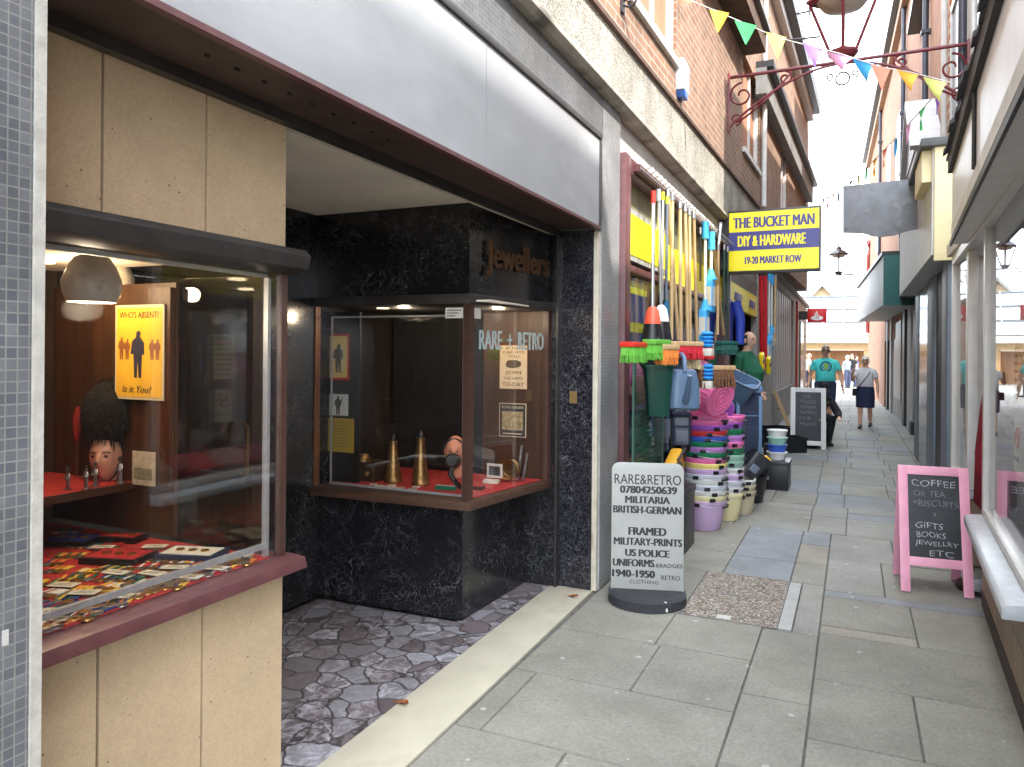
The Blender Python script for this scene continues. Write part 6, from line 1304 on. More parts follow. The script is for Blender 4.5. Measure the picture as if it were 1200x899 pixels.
B(c_.x + .085, c_.x + .0885, c_.y - .02, c_.y + .06, c_.z + .18, c_.z + .30).build('label', P('pink_label', (225, 175, 185), rough=.5), t_)
c_ = on(799, 480, x=-1.15)
t_ = thing('watering_can', 'blue grey plastic watering can with top handle hanging by the pink bucket', 'watering can', tuple(c_)); WG = PL('slate_blue', (85, 108, 135))
rz = Matrix.Rotation(R(25), 4, 'Z'); L = MB().lathe([(.10, 0), (.12, .02), (.115, .2), (.095, .29), (.07, .30), (.07, .27), (.1, .18)], c_, 28, sq=4, mat=rz, caps=False); L.f.append(tuple(range(28))[::-1]); L.c.append(None); L.build('body', WG, t_, smooth=45)
MB().tube([c_ + rz @ Vector(p) for p in ((0, -.09, .28), (0, -.07, .38), (0, .02, .41), (0, .11, .36), (0, .12, .12))], .018, 10).build('handle', WG, t_, smooth=60)
MB().tube([c_ + rz @ Vector(p) for p in ((0, -.10, .06), (0, -.17, .12), (0, -.24, .26))], [.03, .022, .016], 10).build('spout', WG, t_, smooth=60)
B(c_.x + .117, c_.x + .121, c_.y - .0, c_.y + .08, c_.z + .04, c_.z + .16).build('label', P('pink_label', (225, 175, 185), rough=.5), t_)
c_ = on(858, 474, x=-1.25)
t_ = thing('plastic_tub', 'blue grey square tub tilted behind the pink bucket', 'tub', tuple(c_)); open_tub(MB(), c_, .13, .17, .33, .006, 5, 32, Matrix.Rotation(R(25), 4, 'Y') @ Matrix.Rotation(R(15), 4, 'X')).build('tub', WG, t_, smooth=40)
MB().tube([c_ + Vector((.05, -.14, .27)), c_ + Vector((.12, -.1, .38)), c_ + Vector((.16, .05, .38)), c_ + Vector((.12, .14, .27))], .006, 6).build('handle', PL('black', (22, 23, 28)), t_)
# wire mesh panel
wm = thing('wire_mesh_panel', 'green wire mesh panel across the lower left of the hardware window', 'mesh panel', (-1.43, 5.6, .6)); mbx = MB()
for k in range(32): mbx.tube([(-1.43, 5.23 + k * .028, .60), (-1.43, 5.23 + k * .028, 1.62)], .0014, 4)
for k in range(29): mbx.tube([(-1.4325, 5.22, .62 + k * .0345), (-1.4325, 6.12, .62 + k * .0345)], .0014, 4)
mbx.build('wires', PL('mesh_green', (70, 105, 90)), wm); B(-1.44, -1.425, 5.21, 5.225, .58, 1.64).build('edge_bar', PL('mesh_green', (70, 105, 90)), wm); B(-1.44, -1.425, 6.11, 6.13, .58, 1.64).build('edge_bar', PL('mesh_green', (70, 105, 90)), wm)
# stacks of buckets: every bucket a thing of its own
BC = dict(lilac=(205, 175, 215), cream=(232, 222, 170), white=(222, 222, 220), pearl=(205, 210, 220), yellow=(238, 222, 130), pink=(238, 120, 180), purple=(150, 85, 185), green=(30, 125, 85), blue=(60, 95, 190), red=(205, 55, 60), mauve=(190, 130, 205), beige=(200, 190, 160), mint=(150, 195, 175), black=(24, 25, 30))
def bucket(x, y, z, rb, rt, h, col, label, group, yaw, M4=None):
    t_ = thing('bucket', label, 'bucket', (x, y, z), group); R4 = M4 or Matrix.Rotation(yaw, 4, 'Z'); n = 36
    pr = [(rb * .96, 0), (rb, .006), (rt - .006, h - .03), (rt, h - .028), (rt + .004, h - .003), (rt + .001, h), (rt - .006, h - .002), (rt - .010, h - .035), (rb - .004, .010), (.001, .010)]
    L = MB().lathe(pr, (0, 0, 0), n, caps=False); L.f.append(tuple(range(n))[::-1]); L.c.append(None); L.v = [R4 @ p + Vector((x, y, z)) for p in L.v]; L.build('shell', PL('bucket_' + col, BC[col]), t_, smooth=35)
    hb_ = [R4 @ Vector((math.cos(a) * (rt + .009), math.sin(a) * (rt + .009), h - .028 - .05 * abs(math.sin(a - .0)) * .5)) + Vector((x, y, z)) for a in [PI * k / 16 for k in range(17)]]
    ho = MB().tube(hb_, .0025, 5).build('handle', HK, t_)
    MB().tube(hb_[6:11], .009, 8).build('grip', PL('black', (22, 23, 28)), ho, smooth=50)
    for sg_ in (-1, 1): MB().boxm(Matrix.Translation((x, y, z)) @ R4 @ Matrix.Translation((sg_ * (rt + .004), 0, h - .03)), .014, .05, .03).build('lug', PL('black', (22, 23, 28)) if col not in ('black',) else PL('grey', (150, 155, 160)), t_, bevel=.004)
    return t_
ords = ['lowest', 'second', 'third', 'fourth', 'fifth', 'sixth', 'seventh', 'eighth', 'ninth', 'tenth', 'eleventh', 'twelfth', 'thirteenth', 'fourteenth', 'fifteenth', 'sixteenth', 'topmost']
rnd = random.Random(9)
st1 = ['lilac', 'cream', 'white', 'pearl', 'white', 'pearl', 'lilac', 'yellow', 'pink', 'green', 'mauve', 'green', 'blue', 'red', 'purple', 'pink', 'pink']
bx_, by_ = -1.20, 6.75
for k, c_ in enumerate(st1):
    nm = '%s bucket, %s from the ground in the tall front stack' % (c_, ords[k]) if 0 < k < 16 else '%s bucket, %s of the tall front stack' % (c_, ords[k])
    bucket(bx_ + rnd.uniform(-.004, .004), by_ + rnd.uniform(-.004, .004), .002 + .0475 * k, .142, .197, .265, c_, nm, 'buckets in the tall front stack', R(-60) + rnd.uniform(-.9, .9))
st2 = ['cream', 'white', 'pearl', 'lilac', 'white', 'mint', 'mint', 'green', 'pink', 'mauve', 'green', 'purple', 'pink']
for k, c_ in enumerate(st2):
    bucket(-1.085 + rnd.uniform(-.004, .004), 7.22 + rnd.uniform(-.004, .004), .002 + .060 * k, .12, .165, .26, c_, '%s bucket, %s from the ground in the narrower second stack' % (c_, ords[k]), 'buckets in the second stack', R(-40) + rnd.uniform(-.9, .9))
for k, c_ in enumerate(('beige', 'beige', 'white')):
    bucket(-1.0 + rnd.uniform(-.004, .004), 7.56, .002 + .055 * k, .115, .15, .23, c_, '%s bucket, %s in the short third stack' % (c_, ords[k]), 'buckets in the short third stack', R(-40) + rnd.uniform(-.6, .6))
bucket(-.97, 8.2, .002, .12, .165, .28, 'black', 'black bucket on the ground holding a yellow brush', 'single buckets', R(20))
# pink bucket lying on top of the tall stack, base towards the street
ctr = on(833, 470, x=-1.05); dv = Vector((.80, -.48, -.36)).normalized(); M4 = (-dv).to_track_quat('Z', 'Y').to_matrix().to_4x4()
o_ = Vector((-1.165, 6.60, 1.235)) + dv * .18
BC['hot_pink'] = (252, 125, 185)
bucket(o_.x, o_.y, o_.z, .165, .228, .38, 'hot_pink', 'hot pink ribbed bucket lying on its side on top of the tall stack', 'single buckets', 0, M4)
q = o_ - dv * .004
L = MB()
for k in range(28):
    a = 2 * PI * k / 28; L.tube([M4 @ Vector((math.cos(a) * .170, math.sin(a) * .170, .02)) + o_, M4 @ Vector((math.cos(a) * .217, math.sin(a) * .217, .33)) + o_], .0035, 5)
rb_ = [o for o in bpy.data.objects if o.get('label', '').startswith('hot pink')][0]
L.build('ribs', PL('bucket_hot_pink', BC['hot_pink']), rb_, smooth=60)
L = MB()
for rr_ in (.105, .07, .03): L.tube([M4 @ Vector((math.cos(a) * rr_, math.sin(a) * rr_, -.001)) + o_ for a in [2 * PI * k / 24 for k in range(24)]], .004, 5, closed=True)
L.build('base_rings', PL('bucket_hot_pink', BC['hot_pink']), rb_, smooth=60)
c_ = Vector((-.93, 7.05, 1.10)); BC['violet'] = (165, 120, 225); bucket(-1.10, 7.22, 1.0, .12, .16, .24, 'violet', 'violet bucket lying behind the hot pink one', 'single buckets', 0, (Vector((-.5, .4, .35))).to_track_quat('Z', 'Y').to_matrix().to_4x4())
# shopping trolley bags
def trolley(c_, yaw, w_, d_, h_, lab, body, trim):
    t_ = thing('shopping_trolley', lab, 'trolley bag', tuple(c_)); M4 = Matrix.Translation(c_) @ Matrix.Rotation(yaw, 4, 'Z')
    def bx2(x, y, z, sx, sy, sz, nm, mt, bev=.015): return MB().boxm(M4 @ Matrix.Translation((x, y, z)), sx, sy, sz).build(nm, mt, t_, bevel=bev)
    bx2(0, 0, h_ * .46 + .06, w_, d_, h_ * .92, 'bag', body, .03); bx2(0, -.01, h_ * .97 + .06, w_ * 1.03, d_ * 1.05, h_ * .12, 'flap', trim, .03)
    for sg_ in (-1, 1): bx2(sg_ * w_ * .43, -d_ / 2 - .002, h_ * .45 + .06, w_ * .13, .012, h_ * .85, 'side_panel', trim, .004)
    bx2(0, -d_ / 2 - .012, h_ * .28 + .06, w_ * .66, .03, h_ * .36, 'pocket', body, .012); bx2(0, -d_ / 2 - .004, h_ * .60 + .06, w_ * .7, .008, .012, 'zip', trim, 0)
    MB().tube([M4 @ Vector(p) for p in ((-w_ * .3, d_ / 2 + .02, .08), (-w_ * .3, d_ / 2 + .02, h_ * 1.2), (0, d_ / 2 + .04, h_ * 1.28), (w_ * .3, d_ / 2 + .02, h_ * 1.2), (w_ * .3, d_ / 2 + .02, .08))], .011, 8).build('frame', HK, t_, smooth=60)
    for sg_ in (-1, 1): MB().lathe([(.06, -.015), (.06, .015), (.02, .02), (.02, -.02)], M4 @ Vector((sg_ * w_ * .45, d_ / 2, .06)), 16, mat=Matrix.Rotation(yaw, 4, 'Z') @ Matrix.Rotation(R(90), 4, 'Y')).build('wheel', BK, t_, smooth=40)
    return t_
NVC = P('navy_canvas', (44, 52, 74), rough=.85, var=.15, scale=50); STB = P('steel_blue_canvas', (100, 130, 165), rough=.8, var=.12, scale=50); GRC = P('grey_canvas', (118, 126, 138), rough=.85, var=.12, scale=50)
q = on(874, 528, x=-1.02); q = Vector((-1.11, 8.75, .33))
ck = thing('storage_crate', 'dark plastic storage crate under the shopping trolley', 'crate', (q.x, q.y, .0)); MB().box(q.x - .22, q.x + .22, q.y - .22, q.y + .22, .002, .32).build('crate', PL('charcoal', (40, 42, 48)), ck, bevel=.01); B(q.x - .24, q.x + .24, q.y - .24, q.y + .24, .285, .328).build('rim', PL('black', (22, 23, 28)), ck, bevel=.006)
trolley(Vector((-1.11, 8.75, .33)), R(30), .30, .24, .80, 'navy and steel blue shopping trolley bag standing behind the bucket stacks', NVC, STB)
trolley(Vector((-1.36, 6.50, .70)), R(20), .16, .12, .28, 'grey shopping trolley bag between wire mesh and tall bucket stack', GRC, NVC)
# odd boxes and tools around the stacks
def odd(name, lab, cat, c_, dims, mt, yaw, tilt, lidm):
    t_ = thing(name, lab, cat, tuple(c_)); M4 = Matrix.Translation(c_) @ Matrix.Rotation(yaw, 4, 'Z') @ Matrix.Rotation(tilt, 4, 'Y'); L = MB(); open_tub(L, (0, 0, 0), .5, .6, 1.0, .04, 8, 32)
    L.v = [M4 @ Vector((p.x * dims[0], p.y * dims[1], p.z * dims[2])) for p in L.v]; L.build('tub', mt, t_, smooth=40); MB().boxm(M4 @ Matrix.Translation((0, 0, dims[2] * .4)), dims[0] * .5, dims[1] * 1.25, dims[2] * .3).build('band', lidm, t_, bevel=.006)
odd('waste_bin', 'dark grey waste bin tipped over on the short bucket stack', 'bin', Vector((-.97, 7.70, .35)), (.16, .2, .26), PL('charcoal', (58, 62, 72)), R(20), R(38), PL('slate', (95, 105, 120)))
odd('small_tub', 'pale yellow tub leaning against the dark bin', 'tub', Vector((-1.02, 7.50, .34)), (.12, .12, .17), P('plastic_pale_yellow', (225, 222, 150), rough=.4), R(10), R(-15), P('plastic_olive', (165, 160, 80), rough=.5))
t_ = thing('yellow_brush', 'yellow plastic brush sticking out of the black bucket', 'brush', (-.88, 8.3, .28)); YP2 = PL('bright_yellow', (245, 200, 30))
MB().tube([(-.99, 8.22, .12), (-.92, 8.15, .36), (-.88, 8.12, .44)], .016, 8).build('handle', YP2, t_, smooth=60); MB().boxm(Matrix.Translation((-.86, 8.1, .40)) @ Matrix.Rotation(R(40), 4, 'Y'), .09, .12, .22).build('head', YP2, t_, bevel=.02)
t_ = thing('paint_tub', 'stack of small colourful tubs beside the shopping trolley', 'tub', (-.80, 9.2, .33))
for k, cl_ in enumerate(('white', 'blue', 'mint', 'white')): MB().lathe([(.09, 0), (.11, .075), (.118, .078), (.118, .09), (.02, .09)], (-.80, 9.2, .332 + .085 * k), 20).build('tub', PL('bucket_' + cl_, BC[cl_]), t_, smooth=40)
ck = thing('storage_crate', 'low black crate under the small colourful tubs', 'crate', (-.82, 9.2, .0)); B(-1.02, -.66, 9.0, 9.42, .002, .33).build('crate', PL('black', (22, 23, 28)), ck, bevel=.01); B(-1.03, -.65, 8.99, 9.43, .29, .331).build('rim', PL('charcoal', (40, 42, 48)), ck, bevel=.005)
q = on(790, 548, x=-1.30); t_ = thing('yellow_tool_bag', 'yellow and black tool bag on the ground behind the metal sign', 'bag', (q.x, q.y, .35))
MB().boxm(Matrix.Translation((q.x, q.y, .62)) @ Matrix.Rotation(R(20), 4, 'X'), .10, .34, .24).build('bag', PL('amber', (240, 180, 40)), t_, bevel=.03); MB().boxm(Matrix.Translation((q.x + .02, q.y - .1, .60)) @ Matrix.Rotation(R(55), 4, 'X'), .12, .22, .06).build('flap', BK, t_, bevel=.02)
MB().tube([(q.x + .06, q.y - .14, .72), (q.x + .09, q.y, .80), (q.x + .06, q.y + .12, .70)], .01, 8).build('handle', BK, t_)
ck = thing('storage_crate', 'black crate against the stall riser under the yellow tool bag', 'crate', (q.x, q.y, 0)); B(q.x - .13, q.x + .13, q.y - .2, q.y + .2, .002, .49).build('crate', PL('black', (22, 23, 28)), ck, bevel=.01); B(q.x - .14, q.x + .14, q.y - .21, q.y + .21, .44, .491).build('rim', PL('charcoal', (40, 42, 48)), ck, bevel=.005)
# goods right of the doorway
for k, (u0, v0, u1, v1, lab) in enumerate(((892, 316, 893, 432, 'left red pole by the far door jamb'), (897, 316, 897, 432, 'right red pole by the far door jamb'))):
    a_, c_ = on(u0, v0, x=-1.40), on(u1, v1, x=-1.40); t_ = thing('red_pole', lab, 'pole', tuple(c_), 'red poles at the far jamb'); MB().tube([a_, c_], .035, 10).build('shaft', PL('signal_red', (200, 30, 40)), t_, smooth=50); MB().tube([a_, a_ - Z * .1], .04, 10).build('end_cap', BK, t_, smooth=50)
mop(902, 316, 395, 'blue topped mop right of the red poles', .2, x=-1.40, s=1.2, grp='mops at the far jamb'); mop(905, 322, 385, 'second blue mop at the far jamb, in a clear wrapper', .2, x=-1.38, s=1.1, grp='mops at the far jamb')
a_, c_ = on(909, 322, x=-1.38), on(908, 400, x=-1.38); t_ = thing('hanging_pole', 'wooden handle right of the blue mops at the far jamb', 'pole', tuple(c_)); MB().tube([a_, c_], .025, 10).build('shaft', WOODP, t_, smooth=50); MB().tube([a_, a_ - Z * .05], .03, 10).build('end_cap', HK, t_)
for k, (u, v, lab) in enumerate(((893, 424, 'left yellow sponge pack by the far jamb'), (901, 428, 'right yellow sponge pack by the far jamb'))):
    c_ = on(u, v, x=-1.22); t_ = thing('sponge_pack', lab, 'cleaning pad', tuple(c_), 'yellow sponge packs'); MB().boxm(Matrix.Translation(c_) @ Matrix.Rotation(.3, 4, 'X'), .07, .15, .26).build('pack', PL('lemon', (245, 215, 20)), t_, bevel=.02); MB().boxm(Matrix.Translation(c_ + Vector((.0, -.0, .02))) @ Matrix.Rotation(.3, 4, 'X'), .076, .156, .06).build('label', NAVY, t_, bevel=.004)
pk = on(912, 500, x=-1.36); t_ = thing('wood_plank', 'short wooden plank leaning against the grey stall riser', 'plank', (pk.x, pk.y, 0))
a_, c_ = on(906, 458, x=-1.49), on(921, 506, x=-1.15); MB().slab([Vector((-1.485, a_.y - .12, a_.z)), Vector((-1.485, a_.y + .16, a_.z)), Vector((-1.15, a_.y + .16, .003)), Vector((-1.15, a_.y - .12, .003))], (.04, 0, .01)).build('plank', WOODD, t_); MB().box(-1.40, -1.36, a_.y - .05, a_.y, .45, .47).build('knot', BR2, t_)
# blue jacket hanging in the doorway
c_ = on(850, 372, x=-1.42); t_ = thing('blue_jacket', 'blue rain jacket hanging in the hardware shop doorway', 'jacket', (c_.x, c_.y, c_.z + .3)); JB = P('royal_blue_nylon', (45, 70, 175), rough=.6, var=.15, scale=14)
c_ = on(850, 374, y=10.2)
MB().tube([c_ + Vector((0, 0, .30)), c_ + Vector((0, 0, .24)), c_ + Vector((0, 0, .1)), c_ + Vector((0, 0, -.2)), c_ + Vector((0, 0, -.42))], [.06, (.15, .09), (.18, .11), (.16, .1), (.18, .1)], 16).build('body', JB, t_, smooth=60)
for sg_ in (-1, 1): MB().tube([c_ + Vector((sg_ * .13, 0, .22)), c_ + Vector((sg_ * .2, -.03, .0)), c_ + Vector((sg_ * .2, -.05, -.34))], [.07, .065, .05], 12).build('sleeve', JB, t_, smooth=60)
MB().tube([c_ + Vector((0, 0, .30)), c_ + Vector((0, 0, .42)), c_ + Vector((.03, 0, .46))], .006, 6).build('hanger', HK, t_)
# black trays on the pavement
for k, (u0, v0, u1, v1, hgt, dp, lab) in enumerate(((893, 512, 925, 514, .20, .5, 'long low black tray nearest the leaning plank'), (911, 531, 946, 531, .24, .45, 'black tray in front of the white framed chalkboard'), (895, 533, 911, 534, .16, .35, 'smallest black tray at the front of the group'))):
    a_, c_ = on(u0, v0, z=0), on(u1, v1, z=0)
    if k == 0: a_, c_ = on(893, 524, z=0), on(938, 521, z=0); hgt = .30
    rt_ = (c_ - a_).normalized(); bk = Vector((-rt_.y, rt_.x, 0)); t_ = thing('black_tray', lab, 'tray', tuple((a_ + c_) / 2), 'black trays on the pavement'); ML = MB(); BTR = PL('tray_black', (26, 28, 34)); W_ = (c_ - a_).length; th = .02
    ML.slab([a_, c_, c_ + bk * dp, a_ + bk * dp], (0, 0, th)); 
    for p0, p1, nn in ((a_, c_, bk), (a_ + bk * (dp - th), c_ + bk * (dp - th), bk), (a_, a_ + bk * dp, rt_), (c_ - rt_ * th, c_ - rt_ * th + bk * dp, rt_)): ML.slab([p0 + Z * th, p1 + Z * th, p1 + nn * th + Z * th, p0 + nn * th + Z * th], (0, 0, hgt - th))
    ML.build('tray', BTR, t_); MB().slab([a_ - bk * .012 - rt_ * .01 + Z * (hgt - .04), c_ - bk * .012 + rt_ * .01 + Z * (hgt - .04), c_ - bk * .001 + rt_ * .01 + Z * (hgt - .04), a_ - bk * .001 - rt_ * .01 + Z * (hgt - .04)], (0, 0, .045)).build('rim', BTR, t_)
# goods glimpsed on shelves inside window and doorway
rnd = random.Random(21); cs5 = ['pink', 'purple', 'blue', 'green', 'yellow', 'red', 'white']
for k in range(12):
    c1 = cs5[k % 7]; x, y_, z = -1.75, 5.42 + .37 * k, .64 + .48 * (k % 3); t_ = thing('shelf_tub', '%s plastic tub, tub %d from the left on the window shelves' % (c1, k + 1), 'tub', (x, y_, z), 'tubs on the window shelves')
    open_tub(MB(), Vector((x, y_, z + .001)), .10, .13, .22, .006, 3, 24).build('tub', PL('bucket_' + c1, BC[c1]), t_, smooth=40); MB().box(x + .1335, x + .137, y_ - .05, y_ + .05, z + .10, z + .17).build('label', PAPER, t_)
for k in range(8):
    c1 = cs5[(k * 3) % 7]; x, y_, z = -3.95, 10.6 + .3 * k, .33 + .45 * (1 + k % 3); t_ = thing('shelf_box', '%s goods box, box %d along the shelves deep inside the doorway' % (c1, k + 1), 'box', (x, y_, z), 'boxes deep in the doorway')
    B(x - .1, x + .1, y_ - .11, y_ + .11, z + .001, z + .26).build('box', PL('bucket_' + c1, BC[c1]), t_, bevel=.006); B(x + .1005, x + .103, y_ - .07, y_ + .07, z + .08, z + .18).build('label', PAPER, t_)

# ================================================================== PEOPLE
def person(label, base, face, H, skin, top, bottom, hair, group=None, kind='shorts', arms=((.27, 0, .05), (.27, 0, .05)), stride=.16, belly=0.0, build=1.0, hands=None, detail=True, sit=False, head_turn=0, head_tilt=0, shoes=None, hairstyle='short', sleeve=.55, bend=0.0, vox=.009):
    """figure facing local -Y, feet on base; arms = (elbow offset, hand offset) per side"""
    t_ = thing('person', label, 'person', tuple(base), group)
    k = H / 1.75; M4 = Matrix.Translation(base) @ Matrix.Rotation(face, 4, 'Z') @ Matrix.Scale(k, 4)
    V = lambda *a: M4 @ Vector(a)
    b_ = build
    seat = .46 if sit else .93
    sh_y = -bend * .45; sh_z = seat + .50 - bend * .16          # shoulders
    def trunk(mb, grow_=0.0, z0=0.0, z1=1.0, flat_top=False):
        prof = [(0, .165 * b_, .115, 0), (.12, .16 * b_, .115 + belly * .45, -belly * .5), (.24, .158 * b_, .112 + belly * .6, -belly * .55), (.36, .168 * b_, .115 + belly * .25, -belly * .2), (.43, .172 * b_, .105, 0), (.49, .125 * b_, .085, .005), (.525, .072, .062, .0)]
        pts, rr = [], []
        for (z, rx, ry, oy) in prof:
            f = z / .5; f = min(f, 1.08); pts.append(Vector((0, sh_y * f + oy, seat + (sh_z - seat) * f))); rr.append((rx + grow_, ry + grow_))
        n = 20; vs = []; fs = []
        for p, (rx, ry) in zip(pts, rr):
            for j in range(n): a = 2 * PI * j / n; vs.append(M4 @ (p + Vector((rx * math.cos(a), ry * math.sin(a), 0))))
        for i in range(len(pts) - 1):
            for j in range(n): fs.append((i * n + j, i * n + (j + 1) % n, (i + 1) * n + (j + 1) % n, (i + 1) * n + j))
        fs += [tuple(range(n))[::-1], tuple(range((len(pts) - 1) * n, len(pts) * n))]
        return mb.add(vs, fs)
    S = []
    for i, sx in enumerate((-1, 1)):
        sh = Vector((sx * .175 * b_, sh_y, sh_z - .075)); el = sh + Vector(arms[i][0]); ha = el + Vector(arms[i][1]); S.append((sh, el, ha))
    legs = []
    for i, sx in enumerate((-1, 1)):
        st_ = stride * (1 if i == 0 else -1)
        hip = Vector((sx * .09 * b_, 0, seat + .0))
        if sit: kn = Vector((sx * .16, -.44, .48)); an = Vector((sx * .14, -.40 + .1 * i, .085))
        else: kn = Vector((sx * .095, -st_ * .55 - .02, .50)); an = Vector((sx * .095, -st_ + (.05 if st_ < 0 else 0), .085 + (.03 if st_ < 0 else 0)))
        legs.append((hip, kn, an))
    body = MB(); trunk(body)
    body.tube([V(0, sh_y, sh_z - .04), V(0, sh_y - .01, sh_z + .04), V(0, sh_y - .03 - bend * .05, sh_z + .11)], [.078 * k, .062 * k, .058 * k], 12)
    for (sh, el, ha) in S:
        body.tube([M4 @ (sh + Vector((-.06 if sh.x > 0 else .06, 0, .01))), M4 @ sh, M4 @ ((sh + el) / 2), M4 @ el, M4 @ ((el * 2 + ha) / 3), M4 @ ha], [.055 * k, .058 * k, .048 * k, .040 * k, .038 * k, .027 * k], 12)
        d = (ha - el).normalized(); sd = d.cross(Vector((0, 1, 0)) if abs(d.y) < .8 else Vector((1, 0, 0))).normalized(); up_ = sd.cross(d)
        body.tube([M4 @ ha, M4 @ (ha + d * .05), M4 @ (ha + d * .095)], [(.026 * k, .018 * k), (.038 * k, .017 * k), (.036 * k, .013 * k)], 10)
        for q, (o4, ln) in enumerate(((-.028, .070), (-.009, .082), (.010, .077), (.028, .060))):
            p0 = ha + d * .085 + up_ * o4; body.tube([M4 @ p0, M4 @ (p0 + d * ln * .5 + sd * .006), M4 @ (p0 + d * ln * .9 + sd * .022)], [.0095 * k, .009 * k, .0075 * k], 8)
        body.tube([M4 @ (ha + d * .03 - up_ * .022), M4 @ (ha + d * .06 - up_ * .048 + sd * .01), M4 @ (ha + d * .09 - up_ * .052 + sd * .02)], [.012 * k, .011 * k, .009 * k], 8)
    for (hip, kn, an) in legs:
        body.tube([M4 @ (hip + Vector((0, 0, .04))), M4 @ ((hip + kn) / 2), M4 @ kn, M4 @ ((kn * 2 + an) / 3 + Vector((0, .02, 0))), M4 @ an], [.088 * k * b_, .075 * k * b_, .056 * k, .056 * k, .036 * k], 14)
        body.tube([M4 @ (an + Vector((0, .04, -.05))), M4 @ (an + Vector((0, -.05, -.05))), M4 @ (an + Vector((0, -.15, -.06)))], [.035 * k, .038 * k, .03 * k], 10)
    hc = Vector((0, sh_y - .035 - bend * .10, sh_z + .172 - bend * .03)); HM = M4 @ Matrix.Translation(hc) @ Matrix.Rotation(head_turn, 4, 'Z') @ Matrix.Rotation(head_tilt, 4, 'X')
    head_mb(body, HM, 1.0, False)
    bo = merged(body, 'body', skin, t_, vox, 3)
    # clothes
    cl = MB(); trunk(cl, .014)
    cl.v = [p for p in cl.v]
    for (sh, el, ha) in S:
        e2 = sh.lerp(el, min(1, sleeve * 1.0)) if sleeve <= 1 else el
        pts = [sh + Vector((-.08 if sh.x > 0 else .08, 0, .035)), sh + Vector((0, 0, .0)), sh.lerp(e2, .5), e2]; rr = [.055 * k, .064 * k, .066 * k, .066 * k]
        if sleeve > 1: pts += [el.lerp(ha, .5), el.lerp(ha, .92)]; rr += [.05 * k, .042 * k]
        cl.tube([M4 @ p for p in pts], rr, 14)
    merged(cl, 'jacket' if sleeve > 1 else 'shirt', top, t_, vox, 4)
    lo = MB()
    n = 20
    if kind == 'skirt':
        rings = [(seat + .12, .168, .135), (seat, .195, .165), (seat - .2, .205, .19), (seat - .43, .20, .195)]
        vs = [V(rx * 1.02 * math.cos(2 * PI * j / n), ry * 1.02 * math.sin(2 * PI * j / n), z) for z, rx, ry in rings for j in range(n)]; fs = [(i * n + j, i * n + (j + 1) % n, (i + 1) * n + (j + 1) % n, (i + 1) * n + j) for i in range(3) for j in range(n)]
        lo.add(vs, fs + [tuple(range(n)), tuple(range(3 * n, 4 * n))]); lo.build('skirt', bottom, t_, smooth=60)
    else:
        rings = [(seat + .10, .168 * b_, .122 + belly * .3), (seat + .02, .176 * b_, .13 + belly * .2), (seat - .07, .17 * b_, .12)]
        vs = [V(rx * 1.01 * math.cos(2 * PI * j / n), ry * 1.01 * math.sin(2 * PI * j / n) - belly * .25, z) for z, rx, ry in rings for j in range(n)]; fs = [(i * n + j, i * n + (j + 1) % n, (i + 1) * n + (j + 1) % n, (i + 1) * n + j) for i in range(2) for j in range(n)]
        lo.add(vs, fs + [tuple(range(n)), tuple(range(2 * n, 3 * n))])
        for (hip, kn, an) in legs:
            if kind == 'shorts': pts, rr = [hip + Vector((0, 0, .02)), hip.lerp(kn, .5), hip.lerp(kn, .92)], [.105 * k * b_, .098 * k * b_, .088 * k * b_]
            else: pts, rr = [hip + Vector((0, 0, .02)), hip.lerp(kn, .5), kn, kn.lerp(an, .5), an + Vector((0, 0, .01))], [.105 * k * b_, .09 * k * b_, .073 * k, .065 * k, .058 * k]
            lo.tube([M4 @ p for p in pts], rr, 14)
        merged(lo, 'shorts' if kind == 'shorts' else 'trousers', bottom, t_, vox, 3)
    for (hip, kn, an) in legs:
        MB().tube([M4 @ (an + Vector((0, .062, -.045))), M4 @ (an + Vector((0, .0, -.03))), M4 @ (an + Vector((0, -.09, -.045))), M4 @ (an + Vector((0, -.185, -.058)))], [(.04 * k, .038 * k), (.048 * k, .05 * k), (.05 * k, .038 * k), (.036 * k, .024 * k)], 12).build('shoe', shoes or BK, t_, smooth=60)
    if detail and vox < .012:
        for sx in (-1, 1):
            MB().ball(HM @ Vector((sx * .030, -.087, .010)), (.012 * k, .008 * k, .007 * k), 10, 6).build('eye', M('dark_eye', (.03, .022, .018), rough=.3), t_)
            MB().tube([HM @ Vector((sx * .016, -.097, .030)), HM @ Vector((sx * .032, -.094, .034)), HM @ Vector((sx * .047, -.083, .028))], .004 * k, 6).build('eyebrow', M('brow_hair', (.10, .08, .065), rough=.9), t_)
        MB().ball(HM @ Vector((0, -.092, -.063)), (.022 * k, .007 * k, .006 * k), 10, 6).build('mouth', M('lip', (.30, .11, .09), rough=.5), t_)
    # hair
    hb_ = MB(); n_, m_ = 24, 12
    top_r = {'short': 1.05, 'bald': 1.02, 'bob': 1.16, 'cap': 1.07}[hairstyle]
    vs = []; fs = []
    for i in range(m_ + 1):
        t = PI / 2 - (PI * .60 if hairstyle != 'bob' else PI * .74) * i / m_
        for j in range(n_):
            a = 2 * PI * j / n_; x, y_, z = math.cos(t) * math.cos(a), math.cos(t) * math.sin(a), math.sin(t)
            lim = ((.62 if hairstyle == 'short' else .40) if y_ < -.3 else -.45) if hairstyle != 'bob' else (.50 if y_ < -.5 else -.95)
            if hairstyle == 'bald': t = R(38) - R(72) * i / m_; x, y_, z = math.cos(t) * math.cos(a), math.cos(t) * math.sin(a), math.sin(t); lim = -9
            zz = max(z, lim * 1.0); r_ = top_r
            vs.append(HM @ Vector((x * .078 * r_ , y_ * .098 * r_ + .004, zz * .120 * (r_ if zz > 0 else 1))))
